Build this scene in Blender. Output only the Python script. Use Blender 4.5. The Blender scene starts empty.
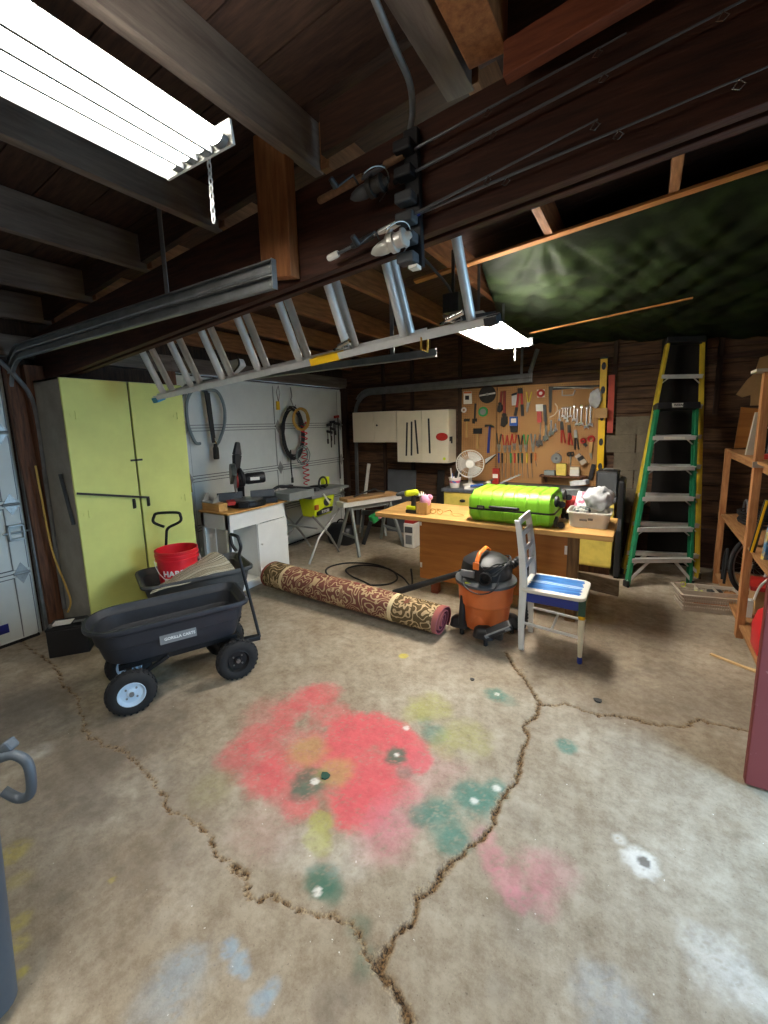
import bpy, math, random
import numpy as np
from mathutils import Matrix, Vector, Euler
PI=math.pi
SC=bpy.context.scene
COL=SC.collection
rnd=random.Random(7)
def R(a): return math.radians(a)
WM={}
TUBE=29.;FAR=100.;FILL=42.
class MB:
    """collects shapes; build() links them as ONE mesh object. local=True: coordinates are the parent's own."""
    def __init__(s,local=False): s.v=[];s.f=[];s.mi=[];s.m=0;s.local=local;s.T=None
    def add(s,vs,fs):
        o=len(s.v)
        if s.T is not None: vs=[s.T@Vector(v) for v in vs]
        s.v+= [tuple(v) for v in vs]
        for f in fs: s.f.append(tuple(i+o for i in f)); s.mi.append(s.m)
        return s
    def box(s,x0,x1,y0,y1,z0,z1):
        return s.add([(x0,y0,z0),(x1,y0,z0),(x1,y1,z0),(x0,y1,z0),(x0,y0,z1),(x1,y0,z1),(x1,y1,z1),(x0,y1,z1)],
          [(3,2,1,0),(4,5,6,7),(0,1,5,4),(1,2,6,5),(2,3,7,6),(3,0,4,7)])
    def hexa(s,p):  # 8 points ordered like box
        return s.add(p,[(3,2,1,0),(4,5,6,7),(0,1,5,4),(1,2,6,5),(2,3,7,6),(3,0,4,7)])
    def bar(s,p0,p1,w,h,up=(0,0,1),w1=None,h1=None):
        p0=Vector(p0);p1=Vector(p1);d=(p1-p0).normalized();u=Vector(up)
        a=d.cross(u)
        if a.length<1e-4: a=d.cross(Vector((0,1,0)))
        a.normalize();b=a.cross(d).normalized();w1=w1 or w;h1=h1 or h
        P=[]
        for p,ww,hh in((p0,w,h),(p1,w1,h1)): P+=[p-a*ww/2-b*hh/2,p+a*ww/2-b*hh/2,p+a*ww/2+b*hh/2,p-a*ww/2+b*hh/2]
        return s.add(P,[(0,1,2,3),(7,6,5,4),(4,5,1,0),(5,6,2,1),(6,7,3,2),(7,4,0,3)])
    def tube(s,pts,r,n=8,closed=False,caps=True,flat=1.0):
        pts=[Vector(p) for p in pts];N=len(pts)
        rs=r if isinstance(r,(list,tuple)) else [r]*N
        vs=[];fs=[];prev=None
        for i,p in enumerate(pts):
            if closed: t=pts[(i+1)%N]-pts[i-1]
            else: t=pts[min(i+1,N-1)]-pts[max(i-1,0)]
            t.normalize()
            if prev is None:
                a=t.orthogonal().normalized() if abs(t.z)>.9 else t.cross(Vector((0,0,1))).normalized()
            else:
                a=prev-t*prev.dot(t)
                a=a.normalized() if a.length>1e-5 else t.orthogonal().normalized()
            prev=a;b=t.cross(a)
            for k in range(n):
                g=2*PI*k/n; vs.append(p+a*math.cos(g)*rs[i]+b*math.sin(g)*rs[i]*flat)
        M=N if closed else N-1
        for i in range(M):
            j=(i+1)%N
            for k in range(n):
                l=(k+1)%n; fs.append((i*n+k,i*n+l,j*n+l,j*n+k))
        if caps and not closed:
            fs.append(tuple(range(n-1,-1,-1))); fs.append(tuple((N-1)*n+k for k in range(n)))
        return s.add(vs,fs)
    def cyl(s,p0,p1,r0,r1=None,n=20): return s.tube([p0,p1],[r0,r0 if r1 is None else r1],n)
    def lathe(s,prof,c=(0,0,0),axis=(0,0,1),n=28,sx=1,sy=1,caps=True):
        ax=Vector(axis).normalized();q=Vector((0,0,1)).rotation_difference(ax).to_matrix();c=Vector(c)
        vs=[];fs=[]
        for r,z in prof:
            for k in range(n):
                g=2*PI*k/n; vs.append(c+q@Vector((r*sx*math.cos(g),r*sy*math.sin(g),z)))
        for i in range(len(prof)-1):
            for k in range(n):
                l=(k+1)%n; fs.append((i*n+k,i*n+l,(i+1)*n+l,(i+1)*n+k))
        if caps and prof[0][0]>1e-4: fs.append(tuple(range(n-1,-1,-1)))
        if caps and prof[-1][0]>1e-4: fs.append(tuple((len(prof)-1)*n+k for k in range(n)))
        return s.add(vs,fs)
    def prism(s,poly,axis,a0,a1):
        """poly: 2D points in the plane across axis ('x': (y,z), 'y': (x,z), 'z': (x,y))"""
        def p3(q,a): return (a,q[0],q[1]) if axis=='x' else (q[0],a,q[1]) if axis=='y' else (q[0],q[1],a)
        n=len(poly);vs=[p3(q,a0) for q in poly]+[p3(q,a1) for q in poly]
        fs=[tuple(range(n-1,-1,-1)),tuple(range(n,2*n))]+[(i,(i+1)%n,n+(i+1)%n,n+i) for i in range(n)]
        return s.add(vs,fs)
    def ball(s,c,r,n=16,m=10):
        r=(r,r,r) if not isinstance(r,(tuple,list)) else r
        vs=[];fs=[]
        for i in range(m+1):
            th=PI*i/m
            for k in range(n):
                g=2*PI*k/n; vs.append((c[0]+r[0]*math.sin(th)*math.cos(g),c[1]+r[1]*math.sin(th)*math.sin(g),c[2]-r[2]*math.cos(th)))
        for i in range(m):
            for k in range(n):
                l=(k+1)%n; fs.append((i*n+k,i*n+l,(i+1)*n+l,(i+1)*n+k))
        return s.add(vs,fs)
    def loft(s,rings,caps=(True,True)):
        n=len(rings[0]);vs=[p for r in rings for p in r];fs=[]
        for i in range(len(rings)-1):
            for k in range(n):
                l=(k+1)%n; fs.append((i*n+k,i*n+l,(i+1)*n+l,(i+1)*n+k))
        if caps[0]: fs.append(tuple(range(n-1,-1,-1)))
        if caps[1]: fs.append(tuple((len(rings)-1)*n+k for k in range(n)))
        return s.add(vs,fs)
    def sheet(s,fn,nu,nv,th=0.0,closed=False):
        """grid surface fn(u,v) with optional thickness"""
        P=[[Vector(fn(i/nu,j/nv)) for j in range(nv+1)] for i in range(nu+1)]
        vs=[p for r in P for p in r];w=nv+1
        fs=[(i*w+j,(i+1)*w+j,(i+1)*w+j+1,i*w+j+1) for i in range(nu) for j in range(nv)]
        if th:
            N=[]
            for i in range(nu+1):
                for j in range(nv+1):
                    a=P[min(i+1,nu)][j]-P[max(i-1,0)][j];b=P[i][min(j+1,nv)]-P[i][max(j-1,0)]
                    q=a.cross(b); N.append(q.normalized() if q.length>1e-9 else Vector((0,0,1)))
            o=len(vs);vs=vs+[v-N[k]*th for k,v in enumerate(vs)]
            fs2=[tuple(o+q for q in reversed(f)) for f in fs]
            e=[]
            for i in range(nu): e+= [(i*w,o+i*w,o+(i+1)*w,(i+1)*w),((i+1)*w+nv,o+(i+1)*w+nv,o+i*w+nv,i*w+nv)]
            for j in range(nv): e+= [(j+1,o+j+1,o+j,j),(nu*w+j,o+nu*w+j,o+nu*w+j+1,nu*w+j+1)]
            fs=fs+fs2+e
        return s.add(vs,fs)
    def build(s,name,mat,parent=None,smooth=True,bev=0,seg=2,ang=40):
        me=bpy.data.meshes.new(name)
        vs=s.v
        o=bpy.data.objects.new(name,me)
        if parent is not None:
            if not s.local:
                inv=WM[parent.name].inverted(); vs=[inv@Vector(v) for v in vs]
            o.parent=parent; WM[o.name]=WM[parent.name]
        else:
            xs=[v[0] for v in vs];ys=[v[1] for v in vs];zs=[v[2] for v in vs]
            c=Vector(((min(xs)+max(xs))/2,(min(ys)+max(ys))/2,min(zs)))
            vs=[Vector(v)-c for v in vs]; o.location=c; WM[o.name]=Matrix.Translation(c)
        me.from_pydata([tuple(v) for v in vs],[],s.f); me.update()
        for m in (mat if isinstance(mat,(list,tuple)) else [mat]): me.materials.append(m)
        if isinstance(mat,(list,tuple)): me.polygons.foreach_set('material_index',s.mi)
        import bmesh
        bm=bmesh.new();bm.from_mesh(me);bmesh.ops.recalc_face_normals(bm,faces=bm.faces);bm.to_mesh(me);bm.free()
        if smooth:
            me.polygons.foreach_set('use_smooth',[True]*len(me.polygons)); me.set_sharp_from_angle(angle=R(ang))
        COL.objects.link(o)
        if bev:
            b=o.modifiers.new('bevel','BEVEL');b.width=bev;b.segments=seg;b.limit_method='ANGLE';b.angle_limit=R(35);b.harden_normals=False
        return o
def tag(o,label,cat,group=None,kind=None):
    if label:o['label']=label
    if cat:o['category']=cat
    if group:o['group']=group
    if kind:o['kind']=kind
    return o
def struct(o,label=None):
    o['kind']='structure'
    if label:o['label']=label
    return o
def thing(name,label,cat,loc=(0,0,0),rz=0,group=None,rot=None):
    o=bpy.data.objects.new(name,None);COL.objects.link(o);o.empty_display_size=.05
    o.location=loc;o.rotation_euler=rot or (0,0,rz)
    WM[o.name]=Matrix.Translation(Vector(loc))@Euler(rot or (0,0,rz)).to_matrix().to_4x4()
    tag(o,label,cat,group);return o
def dup(root,loc,rot,label=None,scale=None):
    r=root.copy();COL.objects.link(r);r.location=loc;r.rotation_euler=rot
    if scale:r.scale=scale
    if label:r['label']=label
    for ch in list(root.children):
        c=ch.copy();COL.objects.link(c);c.parent=r
        for g in list(ch.children):
            d=g.copy();COL.objects.link(d);d.parent=c
    return r
def text_geo(txt,size,bold=.0,depth=.0008):
    cu=bpy.data.curves.new('t','FONT');cu.body=txt;cu.size=size;cu.align_x='CENTER';cu.align_y='CENTER';cu.offset=bold;cu.extrude=depth;cu.resolution_u=2
    o=bpy.data.objects.new('t',cu);COL.objects.link(o)
    dg=bpy.context.evaluated_depsgraph_get();me=bpy.data.meshes.new_from_object(o.evaluated_get(dg))
    v=[tuple(x.co) for x in me.vertices];f=[tuple(p.vertices) for p in me.polygons]
    bpy.data.objects.remove(o);bpy.data.curves.remove(cu);bpy.data.meshes.remove(me)
    return v,f
def arc(c,r,a0,a1,n,plane='xz'):
    out=[]
    for i in range(n+1):
        a=R(a0+(a1-a0)*i/n);u=r*math.cos(a);v=r*math.sin(a)
        out.append((c[0]+u,c[1],c[2]+v) if plane=='xz' else (c[0],c[1]+u,c[2]+v) if plane=='yz' else (c[0]+u,c[1]+v,c[2]))
    return out
def spline(pts,n=8):
    P=[Vector(p) for p in pts];out=[]
    for i in range(len(P)-1):
        p0=P[max(i-1,0)];p1=P[i];p2=P[i+1];p3=P[min(i+2,len(P)-1)]
        for k in range(n):
            t=k/n
            out.append(.5*((2*p1)+(p2-p0)*t+(2*p0-5*p1+4*p2-p3)*t*t+(3*p1-p0-3*p2+p3)*t**3))
    out.append(P[-1]);return out
def rrect(w,d,r,n=5,cx=0,cy=0):
    o=[]
    for (sx,sy,a) in((1,1,0),(-1,1,90),(-1,-1,180),(1,-1,270)):
        for k in range(n+1):
            g=R(a+90*k/n);o.append((cx+sx*(w/2-r)+r*math.cos(g),cy+sy*(d/2-r)+r*math.sin(g)))
    return o
# the photographer's camera, measured from the room's own lines; at() turns a sight line into a point on a known plane
CF,CYAW,CPIT,CROL,CCX,CCY,CH=420.4,.55406,.15328,.02546,382.0,489.5,1.6
_f=Vector((-math.sin(CYAW)*math.cos(CPIT),math.cos(CYAW)*math.cos(CPIT),-math.sin(CPIT)))
_r=Vector((math.cos(CYAW),math.sin(CYAW),0));_d=_f.cross(_r)
_R=_r*math.cos(CROL)+_d*math.sin(CROL);_D=-_r*math.sin(CROL)+_d*math.cos(CROL)
def at(px,py,x=None,y=None,z=None):
    d=_R*((px-CCX)/CF)+_D*((py-CCY)/CF)+_f;c=Vector((0,0,CH))
    t=(x/d.x) if x is not None else (y/d.y) if y is not None else ((z-CH)/d.z)
    return c+d*t
# ------------------------------------------------------------------ materials (all procedural)
MATS={}
def srgb(c):
    if isinstance(c,str):
        c=c.lstrip('#');c=[int(c[i:i+2],16)/255 for i in(0,2,4)]
    return tuple((v/12.92 if v<=.04045 else ((v+.055)/1.055)**2.4) for v in c)
def mat(name,col,rough=.6,metal=0.,var=.15,scale=8.,bump=.0,bscale=60.,stretch=None,col2=None,spec=.5,coat=0.,contrast=(.35,.65),detail=5.):
    """principled surface; its colour wanders between col and col2 with a noise pattern"""
    m=bpy.data.materials.new(name);m.use_nodes=True;nt=m.node_tree;N=nt.nodes;L=nt.links
    b=N['Principled BSDF'];b.inputs['Roughness'].default_value=rough;b.inputs['Metallic'].default_value=metal
    b.inputs['Specular IOR Level'].default_value=spec
    if coat:b.inputs['Coat Weight'].default_value=coat
    c=srgb(col);c2=srgb(col2) if col2 else tuple(v*(1-var) for v in c)
    tc=N.new('ShaderNodeTexCoord');mp=N.new('ShaderNodeMapping');L.new(tc.outputs['Object'],mp.inputs['Vector'])
    if stretch:mp.inputs['Scale'].default_value=stretch
    nz=N.new('ShaderNodeTexNoise');nz.inputs['Scale'].default_value=scale;nz.inputs['Detail'].default_value=detail;nz.inputs['Roughness'].default_value=.62
    L.new(mp.outputs['Vector'],nz.inputs['Vector'])
    cr=N.new('ShaderNodeValToRGB');cr.color_ramp.elements[0].position=contrast[0];cr.color_ramp.elements[1].position=contrast[1]
    cr.color_ramp.elements[0].color=c2+(1,);cr.color_ramp.elements[1].color=c+(1,)
    L.new(nz.outputs['Fac'],cr.inputs['Fac']);L.new(cr.outputs['Color'],b.inputs['Base Color'])
    if bump:
        n2=N.new('ShaderNodeTexNoise');n2.inputs['Scale'].default_value=bscale;n2.inputs['Detail'].default_value=4
        L.new(mp.outputs['Vector'],n2.inputs['Vector'])
        bp=N.new('ShaderNodeBump');bp.inputs['Strength'].default_value=bump;bp.inputs['Distance'].default_value=.01
        L.new(n2.outputs['Fac'],bp.inputs['Height']);L.new(bp.outputs['Normal'],b.inputs['Normal'])
    MATS[name]=m;return m
def emis(name,col,s):
    m=bpy.data.materials.new(name);m.use_nodes=True;N=m.node_tree.nodes;b=N['Principled BSDF']
    b.inputs['Base Color'].default_value=srgb(col)+(1,);b.inputs['Emission Color'].default_value=srgb(col)+(1,);b.inputs['Emission Strength'].default_value=s
    return m
def wood(name,col,col2,axis='x',rough=.7,scale=5,bump=.25,contrast=(.3,.7)):
    st={'x':(.9,9,9),'y':(9,.9,9),'z':(9,9,.9)}[axis]
    return mat(name,col,rough,0,scale=scale,bump=bump,bscale=14,stretch=st,col2=col2,spec=.3,contrast=contrast)
M={}
TUBE=29.;FAR=100.;FILL=42.
M['concrete_block']=mat('concrete_block','#766c5c',.9,var=.3,scale=6,bump=.5)
M['dark_wood_x']=wood('dark_wood_x','#4a2f22','#241812','x')
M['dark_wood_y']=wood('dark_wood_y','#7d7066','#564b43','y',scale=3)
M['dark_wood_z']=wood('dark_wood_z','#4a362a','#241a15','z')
M['deck_wood']=wood('deck_wood','#4a352b','#241915','x')
M['beam_wood']=wood('beam_wood','#4c2c1f','#27160f','x')
M['old_board']=wood('old_board','#6e503a','#2e2017','x',scale=4)
M['red_wood']=wood('red_wood','#8a4a30','#5e2f1f','x')
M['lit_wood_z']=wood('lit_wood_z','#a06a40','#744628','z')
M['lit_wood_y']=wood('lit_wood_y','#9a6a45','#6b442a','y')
M['lath']=wood('lath','#b57b45','#8a5a30','x')
M['pine_z']=wood('pine_z','#c08a5a','#93603a','z')
M['pine_y']=wood('pine_y','#b98a5a','#8d5f38','y')
M['post_wood']=wood('post_wood','#7c5138','#3d281d','z')
M['galv']=mat('galvanised_steel','#b4b6b4',.42,.85,var=.25,scale=14,bump=.03)
M['galv_dull']=mat('dull_galvanised_steel','#8d8f90',.5,.75,var=.3,scale=10)
M['alu']=mat('aluminium','#d6d6d3',.42,.45,var=.12,scale=20)
M['reel_silver']=mat('reel_silver','#c9c6bd',.35,.3,var=.1)
M['chrome']=mat('chrome_steel','#d8d8d4',.22,1,var=.1)
M['steel']=mat('tool_steel','#9a9894',.35,.9,var=.3,scale=30)
M['iron']=mat('dark_iron','#3a3835',.55,.6,var=.3,scale=25)
M['black_metal']=mat('black_metal','#202123',.45,.4,var=.2)
M['black_plastic']=mat('black_plastic','#1c1d20',.5,var=.25,scale=10)
M['tub_plastic']=mat('tub_plastic','#2b2e35',.55,var=.3,scale=12,bump=.05)
M['gray_tub']=mat('gray_tub','#4a4a49',.6,var=.3,scale=10)
M['rubber']=mat('rubber','#1d1d1e',.85,var=.3,scale=20,bump=.1)
M['rim_pale']=mat('rim_pale','#c3d6e6',.5,var=.1)
M['white_paint']=mat('white_paint','#e4e4df',.5,var=.06,scale=6)
M['white_plastic']=mat('white_plastic','#dedbd2',.45,var=.08)
M['door_white']=mat('door_white','#dde1dc',.5,var=.08,scale=5)
M['lime']=mat('lime_paint','#d2d77a',.55,var=.12,scale=3)
M['cab_gray']=mat('cabinet_gray','#948f84',.7,var=.25,scale=6)
M['red_plastic']=mat('red_plastic','#d61f2c',.4,var=.08)
M['red']=mat('red_enamel','#b32a22',.45,var=.2)
M['orange']=mat('orange_plastic','#cc6830',.45,var=.12,scale=6)
M['bright_orange']=mat('bright_orange','#f07a2a',.4,var=.1)
M['yellow']=mat('yellow_plastic','#f2c21a',.4,var=.1)
M['dull_yellow']=mat('fibreglass_yellow','#d9bf3a',.5,var=.2,scale=10)
M['yellow_cab']=mat('yellow_cabinet_paint','#d9c25c',.55,var=.2,scale=8,contrast=(.3,.55))
M['ryobi']=mat('lime_yellow_plastic','#d4e021',.45,var=.1)
M['green_case']=mat('green_polycarbonate','#82c526',.42,var=.04,scale=3)
M['ladder_green']=mat('fibreglass_green','#1c7a52',.5,var=.2,scale=14)
M['blue']=mat('blue_plastic','#2a5fb8',.45,var=.2)
M['navy']=mat('navy_enamel','#26398f',.5,var=.15)
M['dark_green']=mat('dark_green_enamel','#1f4a3c',.5,var=.15)
M['green']=mat('green_plastic','#2f9a52',.45,var=.15)
M['cream']=mat('cream_paint','#e8dfc4',.55,var=.12,scale=10)
M['cab_cream']=mat('cabinet_cream','#e6ddc5',.5,var=.08,scale=4)
M['handle_wood']=mat('handle_wood','#c49a5c',.6,var=.3,scale=20,stretch=(6,6,1))
M['benchtop']=wood('benchtop','#d3a868','#b4854a','x',rough=.5,scale=3,bump=.05)
M['bench_side']=wood('bench_side','#b27538','#935a28','x',rough=.5,scale=2.5,bump=.04)
M['cardboard']=mat('cardboard','#b08a5c',.85,var=.15,scale=10)
M['tan']=mat('tan_plastic','#b9ad9c',.6,var=.12)
M['paper']=mat('paper','#e9e6dd',.7,var=.08,scale=30)
M['gray_paint']=mat('gray_paint','#8b9190',.5,.2,var=.15)
M['mid_gray']=mat('mid_gray','#77797a',.5,var=.15)
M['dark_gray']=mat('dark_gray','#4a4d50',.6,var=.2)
M['gray_door']=mat('gray_door','#5d6065',.6,var=.2,scale=5)
M['cloth_gray']=mat('cloth_gray','#cfd0d2',.9,var=.25,scale=12,bump=.3,bscale=30)
M['pink']=mat('pink_rubber','#e6a0c0',.6,var=.1)
M['fan_white']=mat('fan_white','#d8d3c8',.5,var=.1)
M['brass']=mat('brass','#b58a3c',.4,.8,var=.2)
M['counter_gray']=mat('counter_laminate','#5b6068',.45,var=.35,scale=40)
M['hose_gray']=mat('hose_gray','#7d8a8a',.5,var=.15)
M['cord_black']=mat('cord_black','#202022',.6,var=.2)
M['cord_yellow']=mat('cord_yellow','#c9a04a',.6,var=.2)
M['cork']=mat('cork','#8d6a4c',.85,var=.35,scale=60)
M['rod']=mat('rod_graphite','#5a5a5c',.35,.3,var=.2)
M['red_dusty']=mat('dusty_red_paint','#74302f',.6,col2='#b0857c',scale=22,contrast=(.27,.36),detail=9)
M['bin_blue']=mat('bin_plastic','#4a545e',.5,var=.15)
M['lid_gray']=mat('lid_plastic','#b9bcbc',.5,var=.2)
M['tube']=emis('lit_tube','#fffaf0',TUBE)
M['fill_tube']=emis('added_fill_tube','#fffaf0',FILL)
M['far_tube']=emis('far_lit_tube','#fff8ec',FAR)
M['reflector']=mat('white_reflector','#f4f4f0',.35,var=.03)
BLOBS=[(-1.218,1.605,0.143,'r',0.95,0.45),(-1.129,1.682,0.128,'r',0.9,0.5),(-1.018,1.662,0.123,'r',0.85,0.5),(-0.934,1.281,0.129,'r',0.95,0.4),(-0.935,1.361,0.116,'r',0.9,0.5),(-0.837,1.6,0.082,'r',0.95,0.35),(-0.915,1.666,0.1,'r',0.8,0.5),(-1.594,1.684,0.119,'r',0.7,0.6),(-1.558,1.769,0.109,'r',0.6,0.6),(-1.613,1.553,0.103,'r',0.6,0.6),(-1.621,1.208,0.1,'r',0.65,0.7),(-1.636,1.317,0.095,'r',0.5,0.7),(-1.397,1.157,0.103,'r',0.75,0.6),(-1.155,1.135,0.077,'r',0.7,0.6),(-1.345,1.239,0.114,'r',0.55,0.7),(-1.197,1.393,0.116,'r',0.6,0.7),(-0.935,1.475,0.112,'r',0.7,0.6),(-1.192,1.507,0.112,'r',0.8,0.5),(-1.302,1.444,0.133,'r',0.5,0.8),(-1.068,1.302,0.117,'r',0.55,0.8),(-1.004,1.469,0.114,'r',0.75,0.6),(-1.436,1.368,0.133,'r',0.4,0.9),(-1.494,1.222,0.127,'r',0.45,0.9),(-0.943,1.612,0.099,'r',0.7,0.6),(-0.841,1.404,0.097,'r',0.5,0.8),(-1.265,1.158,0.089,'r',0.5,0.8),(-1.694,1.478,0.137,'r',0.3,0.9),(-1.593,1.418,0.087,'r',0.45,0.8),(-1.398,1.646,0.112,'r',0.55,0.7),(-0.755,1.229,0.103,'p',0.4,0.9),(-0.745,1.32,0.108,'p',0.4,0.9),(-0.796,1.168,0.086,'p',0.3,0.9),(-0.433,1.389,0.046,'p',0.5,0.8),(-0.383,1.329,0.055,'p',0.55,0.7),(-0.323,1.284,0.053,'p',0.55,0.7),(-0.273,1.239,0.041,'p',0.7,0.6),(-0.254,1.363,0.071,'p',0.28,0.9),(-0.183,1.385,0.078,'p',0.3,0.9),(-0.185,1.267,0.046,'p',0.35,0.9),(-0.753,1.58,0.14,'p',0.25,0.9),(-1.211,0.973,0.121,'p',0.18,0.9),(-1.197,1.247,0.078,'g',0.75,0.6),(-1.189,1.173,0.044,'g',0.5,0.8),(-0.932,1.574,0.058,'g',0.85,0.6),(-0.853,1.509,0.037,'t',0.5,0.8),(-0.838,1.798,0.068,'t',0.6,0.7),(-0.913,1.858,0.043,'t',0.4,0.8),(-0.879,0.942,0.064,'g',0.85,0.6),(-0.835,0.938,0.049,'g',0.6,0.8),(-0.689,1.347,0.053,'t',0.7,0.6),(-0.597,1.37,0.089,'t',0.65,0.7),(-0.524,1.317,0.065,'t',0.7,0.6),(-0.546,1.545,0.078,'t',0.65,0.7),(-0.493,1.547,0.059,'t',0.5,0.8),(-0.648,2.272,0.07,'t',0.75,0.6),(-0.575,2.261,0.057,'t',0.4,0.8),(-0.227,2.045,0.048,'t',0.75,0.6),(-0.458,1.631,0.052,'t',0.7,0.6),(-0.527,1.517,0.076,'t',0.5,0.8),(-0.644,1.416,0.059,'t',0.6,0.7),(-0.686,0.905,0.045,'g',0.35,0.9),(-0.625,0.843,0.043,'g',0.35,0.9),(-1.031,1.118,0.05,'o',0.8,0.4),(-0.997,1.06,0.051,'o',0.8,0.4),(-0.955,1.039,0.039,'o',0.6,0.6),(-0.945,1.99,0.114,'o',0.55,0.7),(-0.997,1.903,0.079,'o',0.4,0.8),(-0.675,1.858,0.112,'o',0.45,0.8),(-1.333,1.388,0.09,'o',0.5,0.8),(-1.132,1.348,0.075,'o',0.5,0.8),(-1.551,0.993,0.091,'o',0.25,0.9),(-0.754,1.758,0.081,'o',0.35,0.9),(-1.001,0.649,0.028,'b',0.65,0.7),(-0.946,0.641,0.028,'b',0.6,0.7),(-0.912,0.635,0.018,'b',0.5,0.8),(-0.82,0.612,0.034,'b',0.55,0.7),(-0.818,0.648,0.027,'b',0.5,0.8),(-1.052,0.53,0.077,'b',0.24,0.9),(-1.064,0.461,0.08,'b',0.2,0.9),(-1.065,0.571,0.043,'b',0.2,0.9),(0.016,1.113,0.082,'b',0.2,0.9),(-1.974,0.421,0.048,'y',0.6,0.8),(-1.836,0.389,0.037,'y',0.3,0.9),(-1.664,0.339,0.03,'y',0.4,0.8),(-1.495,0.289,0.017,'y',0.6,0.7),(-1.591,0.31,0.029,'y',0.4,0.9),(-1.333,2.377,0.035,'y',0.8,0.4),(-1.537,0.564,0.011,'y',0.6,0.6),(0.084,1.59,0.054,'w',0.75,0.6),(-2.513,0.696,0.062,'w',0.4,0.8),(0.288,1.371,0.087,'w',0.35,0.9),(0.341,1.342,0.07,'w',0.3,0.9),(-1.18,1.262,0.018,'w',0.9,0.3),(-0.931,1.582,0.014,'w',0.9,0.3),(-0.87,0.91,0.017,'w',0.95,0.3),(-0.646,2.284,0.015,'w',0.9,0.3),(-0.521,1.525,0.017,'w',0.8,0.4),(-0.456,1.638,0.018,'w',0.8,0.4),(-0.981,1.767,0.016,'w',0.9,0.3),(0.018,1.643,0.023,'w',0.4,0.8),(-1.339,0.741,0.149,'w',0.12,0.9),(-1.86,0.755,0.222,'w',0.12,0.9),(-0.835,1.056,0.074,'w',0.25,0.9),(-1.023,0.99,0.093,'w',0.2,0.9),(0.097,1.593,0.021,'k',0.9,0.3),(-3.058,0.968,0.259,'k',0.45,0.8),(-3.045,0.811,0.277,'k',0.4,0.9),(-2.402,1.028,0.286,'k',0.25,0.9),(-1.598,0.966,0.204,'k',0.25,0.9),(-1.256,0.854,0.232,'k',0.2,0.9),(-2.155,0.644,0.277,'k',0.2,0.9),(-0.246,1.181,0.078,'k',0.25,0.9),(-0.651,0.706,0.051,'k',0.35,0.6),(-0.609,0.767,0.041,'k',0.3,0.6),(-0.253,0.978,0.034,'k',0.25,0.6),(-2.101,1.026,0.16,'k',0.3,0.8),(-2.107,0.767,0.144,'k',0.2,0.8),(-1.455,0.694,0.115,'k',0.2,0.9),(-1.029,2.488,0.15,'k',0.2,0.8),(-0.337,1.557,0.066,'k',0.2,0.9),(-2.229,0.8,0.352,'k',0.4,0.9),(-1.831,0.518,0.236,'k',0.3,0.9),(-1.606,0.743,0.246,'k',0.25,0.9),(-2.855,0.771,0.291,'k',0.35,0.9),(-2.32,1.273,0.244,'k',0.2,0.9),(-1.408,0.464,0.165,'k',0.2,0.9),(0.121,2.151,0.185,'k',0.15,0.9),(-0.02,2.575,0.336,'k',0.3,0.9),(0.33,2.877,0.286,'k',0.3,0.9),(-0.405,2.981,0.344,'k',0.25,0.9),(0.075,3.247,0.27,'k',0.25,0.9),(0.403,3.848,0.298,'k',0.3,0.9),(-3.452,3.647,0.49,'k',0.25,0.9),(-3.303,4.716,0.563,'k',0.3,0.9)]
CRACKS=[([(-4.305,1.133),(-3.439,1.096),(-3.039,1.015),(-2.815,0.995),(-2.451,0.878),(-2.282,0.889),(-2.119,0.922),(-1.972,0.894),(-1.817,0.881),(-1.699,0.87),(-1.627,0.838),(-1.495,0.847),(-1.353,0.841),(-1.299,0.813),(-1.215,0.817),(-1.121,0.81),(-1.065,0.78),(-0.975,0.818),(-0.876,0.84),(-0.776,0.881),(-0.712,0.894),(-0.666,0.872),(-0.592,0.848),(-0.556,0.828)],0.0032),([(-0.732,2.754),(-0.612,2.603),(-0.495,2.447),(-0.406,2.304),(-0.393,2.237),(-0.443,2.091),(-0.41,2.002),(-0.411,1.847),(-0.392,1.72),(-0.435,1.587),(-0.422,1.47),(-0.457,1.351),(-0.504,1.255),(-0.521,1.152),(-0.569,1.085),(-0.549,0.99),(-0.576,0.918),(-0.58,0.848),(-0.529,0.823),(-0.485,0.805),(-0.436,0.775)],0.0082),([(-0.406,2.304),(-0.279,2.376),(-0.121,2.381),(0.026,2.427),(0.168,2.448),(0.272,2.499),(0.357,2.592),(0.468,2.61),(0.561,2.607),(0.672,2.621)],0.0048)]
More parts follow.
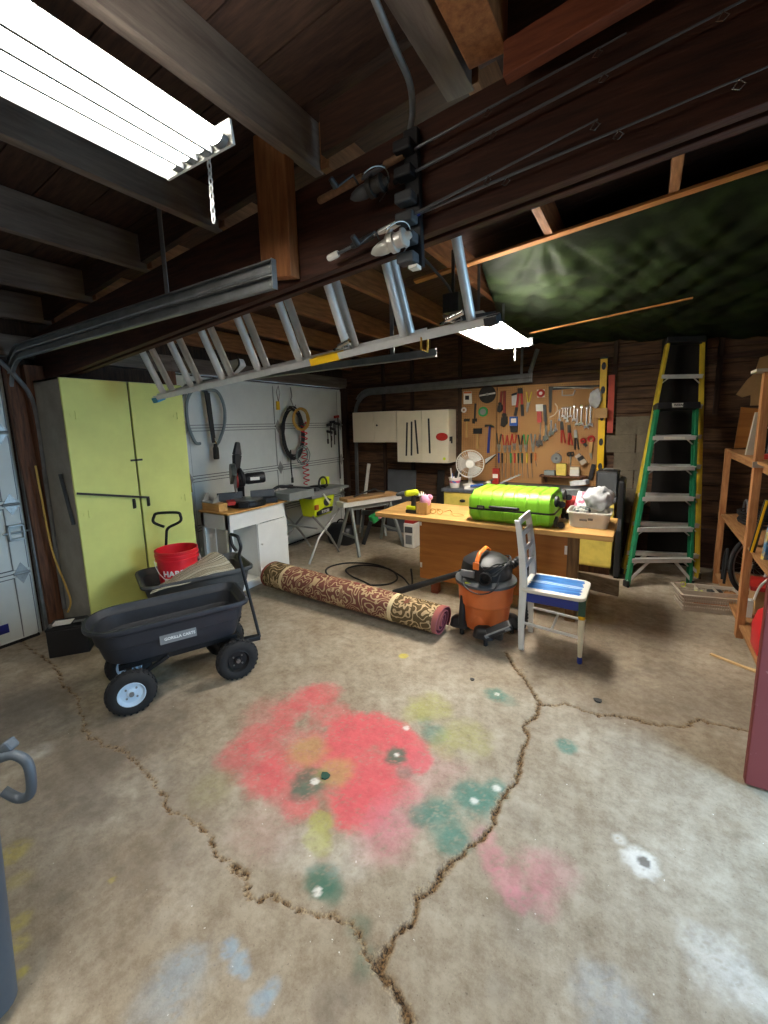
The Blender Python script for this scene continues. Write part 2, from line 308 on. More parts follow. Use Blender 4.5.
# ------------------------------------------------------------------ floor
XL,XR,YF,YB=-4.04,1.36,-2.2,5.5
rg=np.random.default_rng(3)
def vnoise(x,y,scale,seed):
    g=np.random.default_rng(seed).random((256,256))
    u=x*scale+100;v=y*scale+100;i=np.floor(u).astype(int);j=np.floor(v).astype(int);a=u-i;b=v-j
    a=a*a*(3-2*a);b=b*b*(3-2*b);i0=i%256;i1=(i+1)%256;j0=j%256;j1=(j+1)%256
    return (g[i0,j0]*(1-a)+g[i1,j0]*a)*(1-b)+(g[i0,j1]*(1-a)+g[i1,j1]*a)*b
def fbm(x,y,s,seed,o=4):
    t=0;w=1;W=0
    for k in range(o): t=t+w*vnoise(x,y,s*2**k,seed+k);W+=w;w*=.55
    return t/W
def make_floor():
    st=.0085
    xs=np.concatenate([np.linspace(-4.3,-2.9,50),np.arange(-2.88,1.0,st),np.linspace(1.02,1.5,10)])
    ys=np.concatenate([np.linspace(-2.3,.1,24),np.arange(.15,3.35,st),np.linspace(3.4,5.7,80)])
    X,Y=np.meshgrid(xs,ys,indexing='ij');nx,ny=X.shape
    x=X.ravel();y=Y.ravel()
    n1=fbm(x,y,9,11);n2=fbm(x,y,40,21);n3=fbm(x,y,2.2,31);n4=fbm(x,y,110,41,2)
    col=np.zeros((x.size,3));al=np.zeros(x.size)
    PAL={'r':'#d56064','p':'#cb828a','g':'#3f6a58','t':'#4f7f70','o':'#a9a55c','b':'#8da9c0','y':'#c9b63c','w':'#e2ded6','k':'#6b6157'}
    for bx,by,r,c,s,soft in BLOBS:
        d=np.hypot(x-bx,y-by)/r+(n1-.5)*1.1*soft+(n2-.5)*.55
        m=np.clip((1+soft*.55-d)/(soft*1.1),0,1);m=m*m*(3-2*m)*s
        sp=np.clip((n4*.6+n2*.4-.30)/.14,0,1); m*=(.35+.65*sp) if c!='k' else 1
        C=np.array(srgb(PAL[c]));a=m
        na=al+a*(1-al)
        w=np.where(na>1e-6,a/np.maximum(na,1e-6),0)
        col=col*(1-w[:,None])+C*w[:,None];al=na
    z=(n2-.5)*.0012
    ck=np.zeros(x.size);edge=np.zeros(x.size)
    jx=(fbm(x,y,18,51,3)-.5)*.05+(fbm(x,y,70,61,2)-.5)*.022;jy=(fbm(x,y,18,71,3)-.5)*.05+(fbm(x,y,70,81,2)-.5)*.022
    wv=.45+1.1*fbm(x,y,14,91,3)
    for pts,w in CRACKS:
        D=np.full(x.size,9.)
        for (ax,ay),(bx,by) in zip(pts[:-1],pts[1:]):
            m=(x>min(ax,bx)-.12)&(x<max(ax,bx)+.12)&(y>min(ay,by)-.12)&(y<max(ay,by)+.12)
            if not m.any():continue
            px=x[m]+jx[m]-ax;py=y[m]+jy[m]-ay;vx=bx-ax;vy=by-ay
            t=np.clip((px*vx+py*vy)/(vx*vx+vy*vy+1e-9),0,1)
            D[m]=np.minimum(D[m],np.hypot(px-t*vx,py-t*vy))
        hw=np.maximum(w*wv,.0028)
        k=np.clip(1.25-D/hw,0,1); e=np.clip(1.35-D/(hw*1.7+.003),0,1)
        ck=np.maximum(ck,k);edge=np.maximum(edge,e)
    z=z-ck*.016-edge*.002
    me=bpy.data.meshes.new('floor')
    me.vertices.add(x.size);me.vertices.foreach_set('co',np.stack([x,y,z],1).astype(np.float32).ravel())
    I=np.arange(nx*ny).reshape(nx,ny);q=np.stack([I[:-1,:-1],I[1:,:-1],I[1:,1:],I[:-1,1:]],-1).reshape(-1,4)
    me.loops.add(q.size);me.polygons.add(len(q))
    me.loops.foreach_set('vertex_index',q.ravel().astype(np.int32));me.polygons.foreach_set('loop_start',(np.arange(len(q))*4).astype(np.int32))
    me.polygons.foreach_set('use_smooth',np.ones(len(q),bool))
    me.update(calc_edges=True);me.validate()
    a=me.color_attributes.new('stain','FLOAT_COLOR','POINT');a.data.foreach_set('color',np.concatenate([col,al[:,None]],1).astype(np.float32).ravel())
    a=me.color_attributes.new('crack','FLOAT_COLOR','POINT');a.data.foreach_set('color',np.stack([ck,edge,n3,np.ones_like(ck)],1).astype(np.float32).ravel())
    o=bpy.data.objects.new('floor',me);COL.objects.link(o);struct(o)
    m=bpy.data.materials.new('stained_concrete');m.use_nodes=True;nt=m.node_tree;N=nt.nodes;L=nt.links;b=N['Principled BSDF']
    b.inputs['Roughness'].default_value=.72;b.inputs['Specular IOR Level'].default_value=.35
    tc=N.new('ShaderNodeTexCoord')
    def noise(sc,det=6,ro=.65):
        n=N.new('ShaderNodeTexNoise');n.inputs['Scale'].default_value=sc;n.inputs['Detail'].default_value=det;n.inputs['Roughness'].default_value=ro;L.new(tc.outputs['Object'],n.inputs['Vector']);return n
    def ramp(f,p0,c0,p1,c1):
        r=N.new('ShaderNodeValToRGB');e=r.color_ramp.elements;e[0].position=p0;e[1].position=p1;e[0].color=srgb(c0)+(1,);e[1].color=srgb(c1)+(1,);L.new(f,r.inputs['Fac']);return r
    def mix(f,a,b_,mode='MIX'):
        x_=N.new('ShaderNodeMix');x_.data_type='RGBA';x_.blend_type=mode
        if isinstance(f,float):x_.inputs[0].default_value=f
        else:L.new(f,x_.inputs[0])
        for i,v in((6,a),(7,b_)):
            if isinstance(v,tuple):x_.inputs[i].default_value=v
            else:L.new(v,x_.inputs[i])
        return x_.outputs[2]
    big=ramp(noise(1.7,8,.68).outputs['Fac'],.34,'#93836d',.66,'#b7ab98')
    fine=ramp(noise(14,12,.78).outputs['Fac'],.30,'#a2937e',.58,'#ffffff')
    base=mix(.45,big.outputs['Color'],fine.outputs['Color'],'MULTIPLY')
    sp=ramp(noise(95,3,.6).outputs['Fac'],.27,'#7a6f62',.36,'#ffffff')
    base=mix(.5,base,sp.outputs['Color'],'MULTIPLY')
    sw=noise(55,2,.5);sw2=N.new('ShaderNodeMath');sw2.operation='GREATER_THAN';L.new(sw.outputs['Fac'],sw2.inputs[0]);sw2.inputs[1].default_value=.765
    base=mix(sw2.outputs[0],base,srgb('#e6e0d6')+(1,))
    st_=N.new('ShaderNodeVertexColor');st_.layer_name='stain'
    c=mix(st_.outputs['Alpha'],base,st_.outputs['Color'])
    c=mix(.35,c,fine.outputs['Color'],'MULTIPLY')
    ckn=N.new('ShaderNodeVertexColor');ckn.layer_name='crack';se=N.new('ShaderNodeSeparateColor');L.new(ckn.outputs['Color'],se.inputs[0])
    sand=ramp(noise(140,3).outputs['Fac'],.4,'#5c4630',.6,'#b39a74')
    f1=N.new('ShaderNodeMath');f1.operation='MULTIPLY';L.new(se.outputs[1],f1.inputs[0]);f1.inputs[1].default_value=.8
    c=mix(f1.outputs[0],c,sand.outputs['Color'])
    dk=ramp(noise(120,3).outputs['Fac'],.4,'#21160e',.62,'#8a6c48')
    f2=N.new('ShaderNodeMath');f2.operation='MULTIPLY';f2.use_clamp=True;L.new(se.outputs[0],f2.inputs[0]);f2.inputs[1].default_value=1.6
    c=mix(f2.outputs[0],c,dk.outputs['Color'])
    L.new(c,b.inputs['Base Color'])
    bp=N.new('ShaderNodeBump');bp.inputs['Strength'].default_value=.5;bp.inputs['Distance'].default_value=.007
    L.new(noise(60,6,.7).outputs['Fac'],bp.inputs['Height']);L.new(bp.outputs['Normal'],b.inputs['Normal'])
    me.materials.append(m)
make_floor()
# ------------------------------------------------------------------ roof: low slope rising away from the door wall
def zj(x): return 2.80+.095*x      # underside of the joists
def zb(x): return 2.322+.0862*x    # underside of the tie beam
JX=[-3.95,-3.3,-2.62,-1.95,-1.27,-.62,.02,.62,1.25]
m=MB()
y=YF-.1
k=0
while y<YB+.1:
    w=.19+.02*((k*7)%3)
    m.hexa([(XL-.1,y,zj(XL)+.19),(XR+.1,y,zj(XR)+.19),(XR+.1,y+w-.006,zj(XR)+.19),(XL-.1,y+w-.006,zj(XL)+.19),
            (XL-.1,y,zj(XL)+.22),(XR+.1,y,zj(XR)+.22),(XR+.1,y+w-.006,zj(XR)+.22),(XL-.1,y+w-.006,zj(XL)+.22)])
    y+=w;k+=1
m.hexa([(XL-.1,YF-.1,zj(XL)+.222),(XR+.1,YF-.1,zj(XR)+.222),(XR+.1,YB+.1,zj(XR)+.222),(XL-.1,YB+.1,zj(XL)+.222),
        (XL-.1,YF-.1,zj(XL)+.26),(XR+.1,YF-.1,zj(XR)+.26),(XR+.1,YB+.1,zj(XR)+.26),(XL-.1,YB+.1,zj(XL)+.26)])
struct(m.build('ceiling',M['deck_wood'],smooth=False))
TN=[0]
def trim(mb,mt,label=None,bev=.003):
    TN[0]+=1
    return struct(mb.build('trim_%d'%TN[0],mt,smooth=False,bev=bev),label)
for i,x in enumerate(JX):      # joists, lapped over the tie beam
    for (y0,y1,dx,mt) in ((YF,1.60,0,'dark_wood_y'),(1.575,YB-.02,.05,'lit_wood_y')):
        xx=x+dx;z=zj(xx);hw=.05 if x==-.62 and dx==0 else .024
        m=MB();m.hexa([(xx-hw,y0,z),(xx+hw,y0,z),(xx+hw,y1,z),(xx-hw,y1,z),(xx-hw,y0,z+.185),(xx+hw,y0,z+.19),(xx+hw,y1,z+.19),(xx-hw,y1,z+.185)])
        trim(m,M[mt])
for a,b in zip(JX[:-1],JX[1:]):     # blocking between the joists above the beam
    m=MB();m.hexa([(a+.09,1.50,zj(a)+.01),(b-.03,1.50,zj(b)+.01),(b-.03,1.54,zj(b)+.01),(a+.09,1.54,zj(a)+.01),(a+.09,1.50,zj(a)+.17),(b-.03,1.50,zj(b)+.17),(b-.03,1.54,zj(b)+.17),(a+.09,1.54,zj(a)+.17)])
    trim(m,M['dark_wood_x'])
def plank(x0,x1,y0,y1,z0f,z1f,mt):
    m=MB();m.hexa([(x0,y0,z0f(x0)),(x1,y0,z0f(x1)),(x1,y1,z0f(x1)),(x0,y1,z0f(x0)),(x0,y0,z1f(x0)),(x1,y0,z1f(x1)),(x1,y1,z1f(x1)),(x0,y1,z1f(x0))])
    return trim(m,M[mt])
plank(XL+.02,XR-.01,1.462,1.502,zb,lambda x:zb(x)+.36,'beam_wood')
plank(XL+.02,XR-.01,1.518,1.558,lambda x:zb(x)-.004,lambda x:zb(x)+.30,'beam_wood')
plank(-.40,XR-.01,1.36,1.40,lambda x:2.575+.125*(x+.385),lambda x:2.665+.125*(x+.385),'red_wood')
m=MB();m.hexa([(-1.455,1.40,2.245),(-1.285,1.40,2.222),(-1.285,1.455,2.222),(-1.455,1.455,2.245),(-1.455,1.40,2.80),(-1.285,1.40,2.80),(-1.285,1.455,2.80),(-1.455,1.455,2.80)])
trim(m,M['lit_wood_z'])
m=MB();m.box(-.515,-.40,YF,1.40,2.66,2.90)
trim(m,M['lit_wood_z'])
# ------------------------------------------------------------------ left wall with its two sectional garage doors
D1=(-1.6,1.235);D2=(2.62,5.36);DT=2.15
m=MB()
zt=2.66
m.box(XL-.16,XL-.05,YF,D1[0],0,zt);m.box(XL-.16,XL-.05,D1[1],D2[0],0,zt);m.box(XL-.16,XL-.05,D2[1],YB+.1,0,zt)
m.box(XL-.16,XL-.05,D1[0],D1[1],DT,zt);m.box(XL-.16,XL-.05,D2[0],D2[1],DT,zt)
struct(m.build('wall_left',M['dark_wood_z'],smooth=False))
trim(MB().box(XL-.05,XL+.05,D1[0]-.2,D2[0]-.05,DT+.02,DT+.17),M['dark_wood_y'])
trim(MB().box(XL-.05,XL+.05,D2[0]-.05,YB-.02,DT+.02,DT+.17),M['dark_wood_y'])
for (y0,y1) in ((1.27,1.32),(1.335,1.375)): pass
m=MB();m.bar((XL+.06,1.34,0),(XL+.06,1.30,2.12),.05,.10,up=(0,1,0));trim(m,M['post_wood'])
m=MB();m.bar((XL+.10,1.455,0),(XL+.10,1.40,2.1),.12,.12,up=(0,1,0));trim(m,M['post_wood'])
trim(MB().box(XL-.04,XL+.06,2.50,2.60,0,2.17),M['post_wood'])
trim(MB().box(XL-.04,XL+.06,5.40,5.48,0,2.17),M['dark_wood_z'])
def garage_door(n,y0,y1,label):
    root=bpy.data.objects.new('door_%d'%n,None);COL.objects.link(root);root.location=(XL,(y0+y1)/2,0);WM[root.name]=Matrix.Translation(root.location);struct(root)
    h=DT/4
    for k in range(4):
        m=MB();z0=k*h+.0035;z1=(k+1)*h-.0035
        m.box(XL-.045,XL-.03,y0-.03,y1+.03,z0-.0035,z1+.0035);m.box(XL-.03,XL-.006,y0+.004,y1-.004,z0,z1)
        m.box(XL-.006,XL+.004,y0+.01,y1-.01,z1-.028,z1);m.box(XL-.006,XL+.004,y0+.01,y1-.01,z0,z0+.028)   # folded panel lips
        m.build('panel',M['door_white'],root,smooth=False,bev=.002)
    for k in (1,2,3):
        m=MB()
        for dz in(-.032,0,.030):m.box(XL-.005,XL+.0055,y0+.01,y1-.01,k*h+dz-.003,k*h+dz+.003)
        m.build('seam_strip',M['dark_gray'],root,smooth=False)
    sts=[y0+.05,y0+.05+(y1-y0-.1)/2,y1-.05] if n==2 else [y1-.05,(y0+y1)/2]
    for s in sts:
        for k in range(4):
            MB().box(XL-.004,XL+.012,s-.045,s+.045,k*h+.03,(k+1)*h-.03).build('stile',M['door_white'],root,smooth=False,bev=.003)
            MB().box(XL+.003,XL+.006,s-.051,s+.051,k*h+.03,(k+1)*h-.03).build('stile_edge_strip',M['mid_gray'],root,smooth=False)  # grey strip showing as a thin line along both stile edges
        for k in (1,2,3):
            m=MB();z=k*h
            m.prism([(s-.042,z+.012),(s,z+.085),(s+.042,z+.012)],'x',XL+.012,XL+.017)
            m.prism([(s-.042,z-.012),(s+.042,z-.012),(s,z-.085)],'x',XL+.012,XL+.017)
            m.cyl((XL+.016,s-.05,z),(XL+.016,s+.05,z),.011,n=10)
            for dz in(-.035,.035,.06,-.06):m.cyl((XL+.016,s,z+dz),(XL+.022,s,z+dz),.006,n=8)
            m.build('hinge',M['galv'],root,smooth=False)
    return root
d1=garage_door(1,*D1,'')
d2=garage_door(2,*D2,'')
# near door fittings
m=MB();yy=D1[1]-.05
m.box(XL+.012,XL+.05,yy-.05,yy+.05,.80,.815);m.box(XL+.012,XL+.05,yy-.05,yy+.05,.905,.92);m.box(XL+.012,XL+.05,yy-.05,yy-.038,.80,.92);m.box(XL+.012,XL+.05,yy+.038,yy+.05,.80,.92)
m.cyl((XL+.03,yy-.08,.86),(XL+.03,yy+.09,.86),.008,n=10)
m.build('latch_bracket',M['galv'],d1,smooth=False,bev=.002)
MB().box(XL-.006,XL-.003,.93,1.06,.10,.17).build('blue_sticker',mat('navy_sticker','#2a2f86',.4,var=.3,scale=40),d1,smooth=False)
m=MB();v,f=text_geo('HE',.05,.002);m.T=Matrix.Translation((XL-.004,1.0,.66))@Matrix.Rotation(PI/2,4,'Z')@Matrix.Rotation(PI/2,4,'X');m.add(v,f);m.build('lettering',M['dark_gray'],d1,smooth=False)
MB().box(XL-.04,XL+.015,D1[0],D1[1],-.004,.02).build('bottom_seal',M['rubber'],d1,smooth=False)
MB().box(XL-.04,XL+.015,D2[0],D2[1],-.004,.02).build('bottom_seal',M['rubber'],d2,smooth=False)
m=MB();yc=(D2[0]+D2[1])/2+.02;m.box(XL+.014,XL+.03,yc-.035,yc+.02,1.82,1.93);m.build('release_tag',M['yellow'],d2,smooth=False,bev=.004)
m=MB();m.tube([(XL+.03,yc-.005,1.93),(XL+.03,yc-.03,2.05),(XL+.03,yc+.01,2.13),(XL+.03,yc+.03,2.03),(XL+.03,yc,1.93)],.004,n=6);m.build('pull_cord',M['steel'],d2)
# ------------------------------------------------------------------ other walls
m=MB();k=0;z=.42
m2=MB()
while z<2.75:
    h=.135+.02*((k*5)%3)
    m.box(XL-.1,XR+.1,YB,YB+.04,z,z+h-.008);z+=h;k+=1
struct(m.build('wall_back',M['old_board'],smooth=False,bev=.004))
m=MB();m.box(XL-.1,XR+.1,YB+.045,YB+.12,0,3.1);m.box(XL-.1,XR+.1,YB-.04,YB+.045,0,.42);m.box(XL-.1,XR+.1,YB,YB+.05,2.72,3.1)
struct(m.build('wall_back',M['dark_wood_x'],smooth=False))
for r in range(3):
    for c in range(1): pass
m=MB()
for r in range(6):
    z0=.42+r*.2
    for c in range(2):
        x0=-.36+c*.41+(.2 if r%2 else 0)-.1
        x0b=max(x0,-.38);x1b=min(x0+.4,.06)
        if x1b-x0b>.04:m.box(x0b,x1b-.002,YB-.045,YB+.01,z0,z0+.1985)
struct(m.build('trim_101',M['concrete_block'],smooth=False,bev=.002))
for x in (-3.32,-2.84,-2.12,-.30,.20,.62,1.0):
    trim(MB().box(x-.022,x+.022,YB-.045,YB,.42 if x<-.5 else 1.62,2.75),M['dark_wood_z'])
trim(MB().box(XL,XR,YB-.045,YB,2.16,2.20),M['dark_wood_x'])
trim(MB().box(.12,.50,YB-.06,YB-.048,.0,2.42),mat('black_board','#15120f',.9,var=.3))  # flat near-black board on the wall behind the step ladders
m=MB();OY=(1.46,2.24)
m.box(XR,XR+.12,OY[1],YB+.1,0,3.15);m.box(XR,XR+.12,YF-.1,OY[0],0,3.15);m.box(XR,XR+.12,OY[0],OY[1],2.1,3.15)
struct(m.build('wall_right',M['dark_wood_z'],smooth=False))
struct(MB().box(XL-.1,XR+.1,YF-.12,YF,0,3.1).build('wall_front',M['dark_wood_x'],smooth=False))
struct(MB().box(XR+.0,9,-6,9,-.06,-.02).build('trim_102',mat('driveway_concrete','#a7a49d',.9,var=.1),smooth=False))
# the dusty red door leaf standing open into the room
rd=bpy.data.objects.new('door_3',None);COL.objects.link(rd);rd.location=(XR,2.2,0);WM[rd.name]=Matrix.Translation(rd.location);struct(rd)
m=MB();m.box(.47,XR-.01,2.185,2.225,.012,2.03);m.build('leaf',M['red_dusty'],rd,smooth=False,bev=.004)
for z in(.3,1.0,1.75):MB().box(XR-.03,XR-.005,2.17,2.19,z,z+.09).build('hinge',M['iron'],rd,smooth=False)
m=MB();m.cyl((.53,2.185,.98),(.53,2.15,.98),.012);m.ball((.53,2.13,.98),.028);m.build('door_knob',M['brass'],rd)
# ------------------------------------------------------------------ shop lights
def shop_light(label,x0,x1,y0,y1,z,tube,near):
    t=thing('shop_light',label,'light',((x0+x1)/2,(y0+y1)/2,z),group='four-tube shop lights under the roof')
    m=MB()
    m.prism([(x0,z-.006),(x0+.045,z+.028),(x1-(.078 if near else .05),z+.028),(x1-(.078 if near else .05),z+.05),(x0+.045,z+.05),(x0-.004,z)],'y',y0,y1)
    m.build('reflector',M['reflector'],t,smooth=False)
    MB().box((x0+x1)/2-.06,(x0+x1)/2+.06,y0+.02,y1-.02,z+.05,z+.085).build('housing',M['white_paint'],t,smooth=False,bev=.004)
    for yy,n in((y0,-1),(y1,1)):
        m=MB();m.prism([(x0,z-.008),(x0+.035,z+.06),(x1-.01,z+.06),(x1,z-.008)],'y',min(yy,yy+n*.008),max(yy,yy+n*.008));m.build('end_plate',M['white_paint'] if near else M['dark_gray'],t,smooth=False)
    xa=x0+.047;w=(x1-.004-xa)/4
    for k in range(4):
        x=xa+w*(k+.5)
        tb=MB().tube([(x,y0+.03,z+.004),(x,y1-.03,z+.004)],w*.43,16,flat=.55).build('tube',tube,t)
        for ya,yb in((y0+.006,y0+.03),(y1-.03,y1-.006)):MB().tube([(x,ya,z+.004),(x,yb,z+.004)],w*.40,16,flat=.6).build('tube_cap',M['mid_gray'],tb)
    for k in range(1,4):
        x=xa+w*k
        fw=.0045 if near else .008;MB().box(x-fw,x+fw,y0+.02,y1-.02,z-.021,z+.028).build('divider_fin',M['mid_gray'],t,smooth=False)
    if not near:
        MB().box(x1-.06,x1-.02,y0-.013,y0-.008,z+.012,z+.04).build('red_sticker',M['red'],t,smooth=False)
    for yy in(() if near else (y0+.2,y1-.25)):
        m=MB();m.bar(((x0+x1)/2-.03,yy,z+.085),((x0+x1)/2-.03,yy,zj((x0+x1)/2)+.02),.02,.004,up=(0,1,0));m.build('hanger',M['dark_gray'],t,smooth=False)
    return t
def chain(name,label,x,y,z0,z1,mt,r=.006):
    m=MB();n=int((z1-z0)/.022)
    for k in range(n):
        z=z1-.011-.022*k;a=(k%2)*PI/2
        pts=[]
        for i in range(10):
            g=2*PI*i/10;u=math.cos(g)*r;w=math.sin(g)*.0145
            pts.append((x+u*math.cos(a),y+u*math.sin(a),z+w))
        m.tube(pts,.0026,n=5,closed=True)
    return tag(m.build(name,mt),label,'pull chain')
shop_light('large glowing four-tube shop light under the joists at upper left',-1.355,-1.035,-.30,.92,2.405,M['tube'],True)
shop_light('smaller-looking lit shop light beyond the right end of the hanging ladder',-1.21,-.87,2.93,4.02,2.27,M['far_tube'],False)
shop_light('added fill light, out of view at the near end, built as a shop light',-.46,-.14,-1.95,-.75,2.47,M['fill_tube'],True)  # unseen lamp added to brighten the fronts of things
chain('pull_chain','bright metal pull chain dangling at the end of the nearest shop light',-1.225,.985,2.25,2.46,M['alu'])
chain('pull_chain','short pull chain dangling under the far shop light',-1.0,3.9,2.13,2.262,M['alu'])
# ------------------------------------------------------------------ garage door tracks
CP=[(-.026,-.022),(-.026,0),(.026,0),(.026,-.022),(.019,-.026),(.019,-.022),(.0215,-.004),(-.0215,-.004),(-.019,-.022),(-.019,-.026)]
def sweep_track(m,path,y,sgn=1):
    """channel profile swept along a path in the XZ plane; open side towards -Y"""
    P=[Vector((p[0],0,p[1])) for p in path];rings=[]
    for i,p in enumerate(P):
        t=(P[min(i+1,len(P)-1)]-P[max(i-1,0)]).normalized();n=Vector((-t.z,0,t.x))
        rings.append([tuple(p+n*a+Vector((0,y+b*sgn,0))) for a,b in CP])
    m.loft(rings)
def trackpath(xe,ze,xv,zs,xw,r):
    """horizontal run at ze from xe to the bend, then down to the floor at xw"""
    pts=[(xe,ze)]
    c=(xv+r,zs-r)
    for k in range(9):
        a=R(90+90*k/8);pts.append((c[0]+r*math.cos(a),c[1]+r*math.sin(a)))
    pts.append((xw,.02));return pts
def garage_track(name,label,y,xe,ze,xv,double,hang):
    t=thing(name,label,'door track',(xe,y,0),group='garage door tracks')
    m=MB();sweep_track(m,trackpath(xe,ze,xv,ze-.02,xv-.02,.30),y);m.build('lower_rail',M['galv_dull'],t,smooth=True,ang=30)
    if double:
        m=MB();p=[(xe,ze+.056)]+[(xv+.28+.28*math.cos(R(90+90*k/6)),ze+.03-.28+.28*math.sin(R(90+90*k/6))) for k in range(5)];sweep_track(m,p,y);m.build('upper_rail',M['galv_dull'],t,ang=30)
        m=MB()
        for k in range(6):
            for dx in(.012,.03):m.cyl((xe-dx,y-.0045,ze-.02+.016*k),(xe-dx,y-.0065,ze-.02+.016*k),.004,n=8)
        m.box(xe-.002,xe+.001,y-.024,y+.002,ze-.027,ze+.083)
        m.build('splice_plate',M['galv'],t,smooth=False)
    for hx in hang:
        m=MB();zt=zj(hx)+.03;m.bar((hx,y+.006,ze+.02),(hx,y+.006,zt),.03,.004,up=(0,1,0));m.build('hanger',M['galv_dull'],t,smooth=False)
    return t
garage_track('garage_door_track','double steel door track at upper left ending beside the wood stub',1.29,-1.26,2.163,-4.0,True,(-1.99,))
garage_track('garage_door_track','short length of steel track seen just under the hanging ladder',2.60,-1.165,2.05,-4.0,False,(-1.5,))
garage_track('garage_door_track','double steel door track along the back wall above the white cabinets',5.40,-1.17,2.085,-3.78,True,(-1.30,))
# angle brace at the far track's end
m=MB();m.bar((-1.2,5.40,2.17),(-1.12,5.40,2.44),.05,.006,up=(0,1,0));m.bar((-1.2,5.385,2.17),(-1.12,5.385,2.44),.006,.04,up=(0,1,0))
tag(m.build('angle_bracket',M['galv_dull'],smooth=False),'slanted steel angle holding up the end of the back track','bracket')
# ------------------------------------------------------------------ extension ladder slung along the beam
lx0,lx1=-2.88,-.51
def lz(x): return 1.815+.0745*(x-lx0)
la=math.atan(.0745);tl=R(22)
ux=Vector((math.cos(la),0,math.sin(la)))
un=Vector((0,1,0))*math.cos(tl)+Vector((-math.sin(la),0,math.cos(la)))*math.sin(tl)   # across the two sections
uz=Vector((-math.sin(la),0,math.cos(la)))*math.cos(tl)-Vector((0,1,0))*math.sin(tl)  # along the rungs
lad=thing('extension_ladder','aluminium extension ladder hanging on edge along the roof beam','ladder',(lx0,1.735,lz(lx0)))
def lp(s,h,d=0): return Vector((lx0,1.735,lz(lx0)))+ux*s+uz*h+un*d
def rail(d,h,s0,s1,nm='rail'):
    m=MB();sg=1 if h>.2 else -1
    m.bar(lp(s0,h,d),lp(s1,h,d),.062,.005,up=uz)
    for e in(-.029,.029):m.bar(lp(s0,h-sg*.014,d+e),lp(s1,h-sg*.014,d+e),.004,.03,up=uz)
    return m.build(nm,M['alu'],lad,smooth=False)
L_=(lx1-lx0)/math.cos(la)
for (d,s0,s1) in ((0,0,L_),(.072,-.06,L_-.35)):
    for h in(.0,.40):rail(d,h,s0,s1)
def rung(s,d):
    m=MB();m.tube([lp(s,.005,d),lp(s,.395,d)],.0205,n=14,flat=.8)
    m.build('rung',M['alu'],lad)
for k in range(8): rung(.085+.312*k,0)
for k in range(7): rung(.085+.312*k,.072)
m=MB();m.bar(lp(-.03,0),lp(.03,0),.066,.036,up=uz);m.build('end_cap',mat('teal_plastic','#2f86a6',.5),lad,smooth=False,bev=.004)
m=MB();m.bar(lp(1.42,.012),lp(1.60,.012),.067,.034,up=uz);m.build('yellow_tape',M['yellow'],lad,smooth=False)
m=MB();m.bar(lp(L_-.05,.01),lp(L_+.003,.01),.068,.036,up=uz);m.build('rubber_foot',M['black_plastic'],lad,smooth=False,bev=.003)
for s in(1.62,2.18):
    m=MB()
    p=lp(s,.03);m.tube([p+Vector((-.03,-.035,.0)),p+Vector((0,-.04,.012)),p+Vector((.03,-.035,.0)),p+Vector((.035,0,.02)),p+Vector((0,.03,.03))],.007,n=8,closed=True)
    m.cyl(p+Vector((.0,-.04,.012)),p+Vector((.07,-.045,.03)),.011,n=10);m.build('rung_lock',M['chrome'],lad)
m=MB();p=lp(2.05,.0);m.tube([p+Vector((0,-.03,0)),p+Vector((0,-.034,-.05)),p+Vector((0,.03,-.052)),p+Vector((0,.034,.0))],.005,n=6);m.build('hook',M['brass'],lad)
# what lies on the joist ends behind the ladder
# ------------------------------------------------------------------ fishing rods in a wall rack
t=thing('rod_rack','black notched fishing rod rack screwed upright to the roof beam','rod rack',(-.725,1.44,2.15))
def slant(z): return -.725+(z-2.15)*-.02
m=MB();m.hexa([(-.757,1.435,2.15),(-.697,1.435,2.15),(-.697,1.46,2.15),(-.757,1.46,2.15),(-.767,1.435,2.60),(-.712,1.435,2.60),(-.712,1.46,2.60),(-.767,1.46,2.60)])
m.build('back_plate',M['black_plastic'],t,smooth=False,bev=.004)
for k,z in enumerate((2.175,2.24,2.305,2.37,2.45,2.53)):
    m=MB();x=slant(z)-.008
    m.box(x-.042,x+.026,1.385,1.435,z-.018,z+.018);m.build('foam_block',M['dark_gray'] if k<4 else M['black_plastic'],t,smooth=False,bev=.007,seg=3)
m=MB();m.box(-.735,-.70,1.40,1.436,2.137,2.15);m.build('end_clip',M['white_plastic'],t,smooth=False,bev=.003)
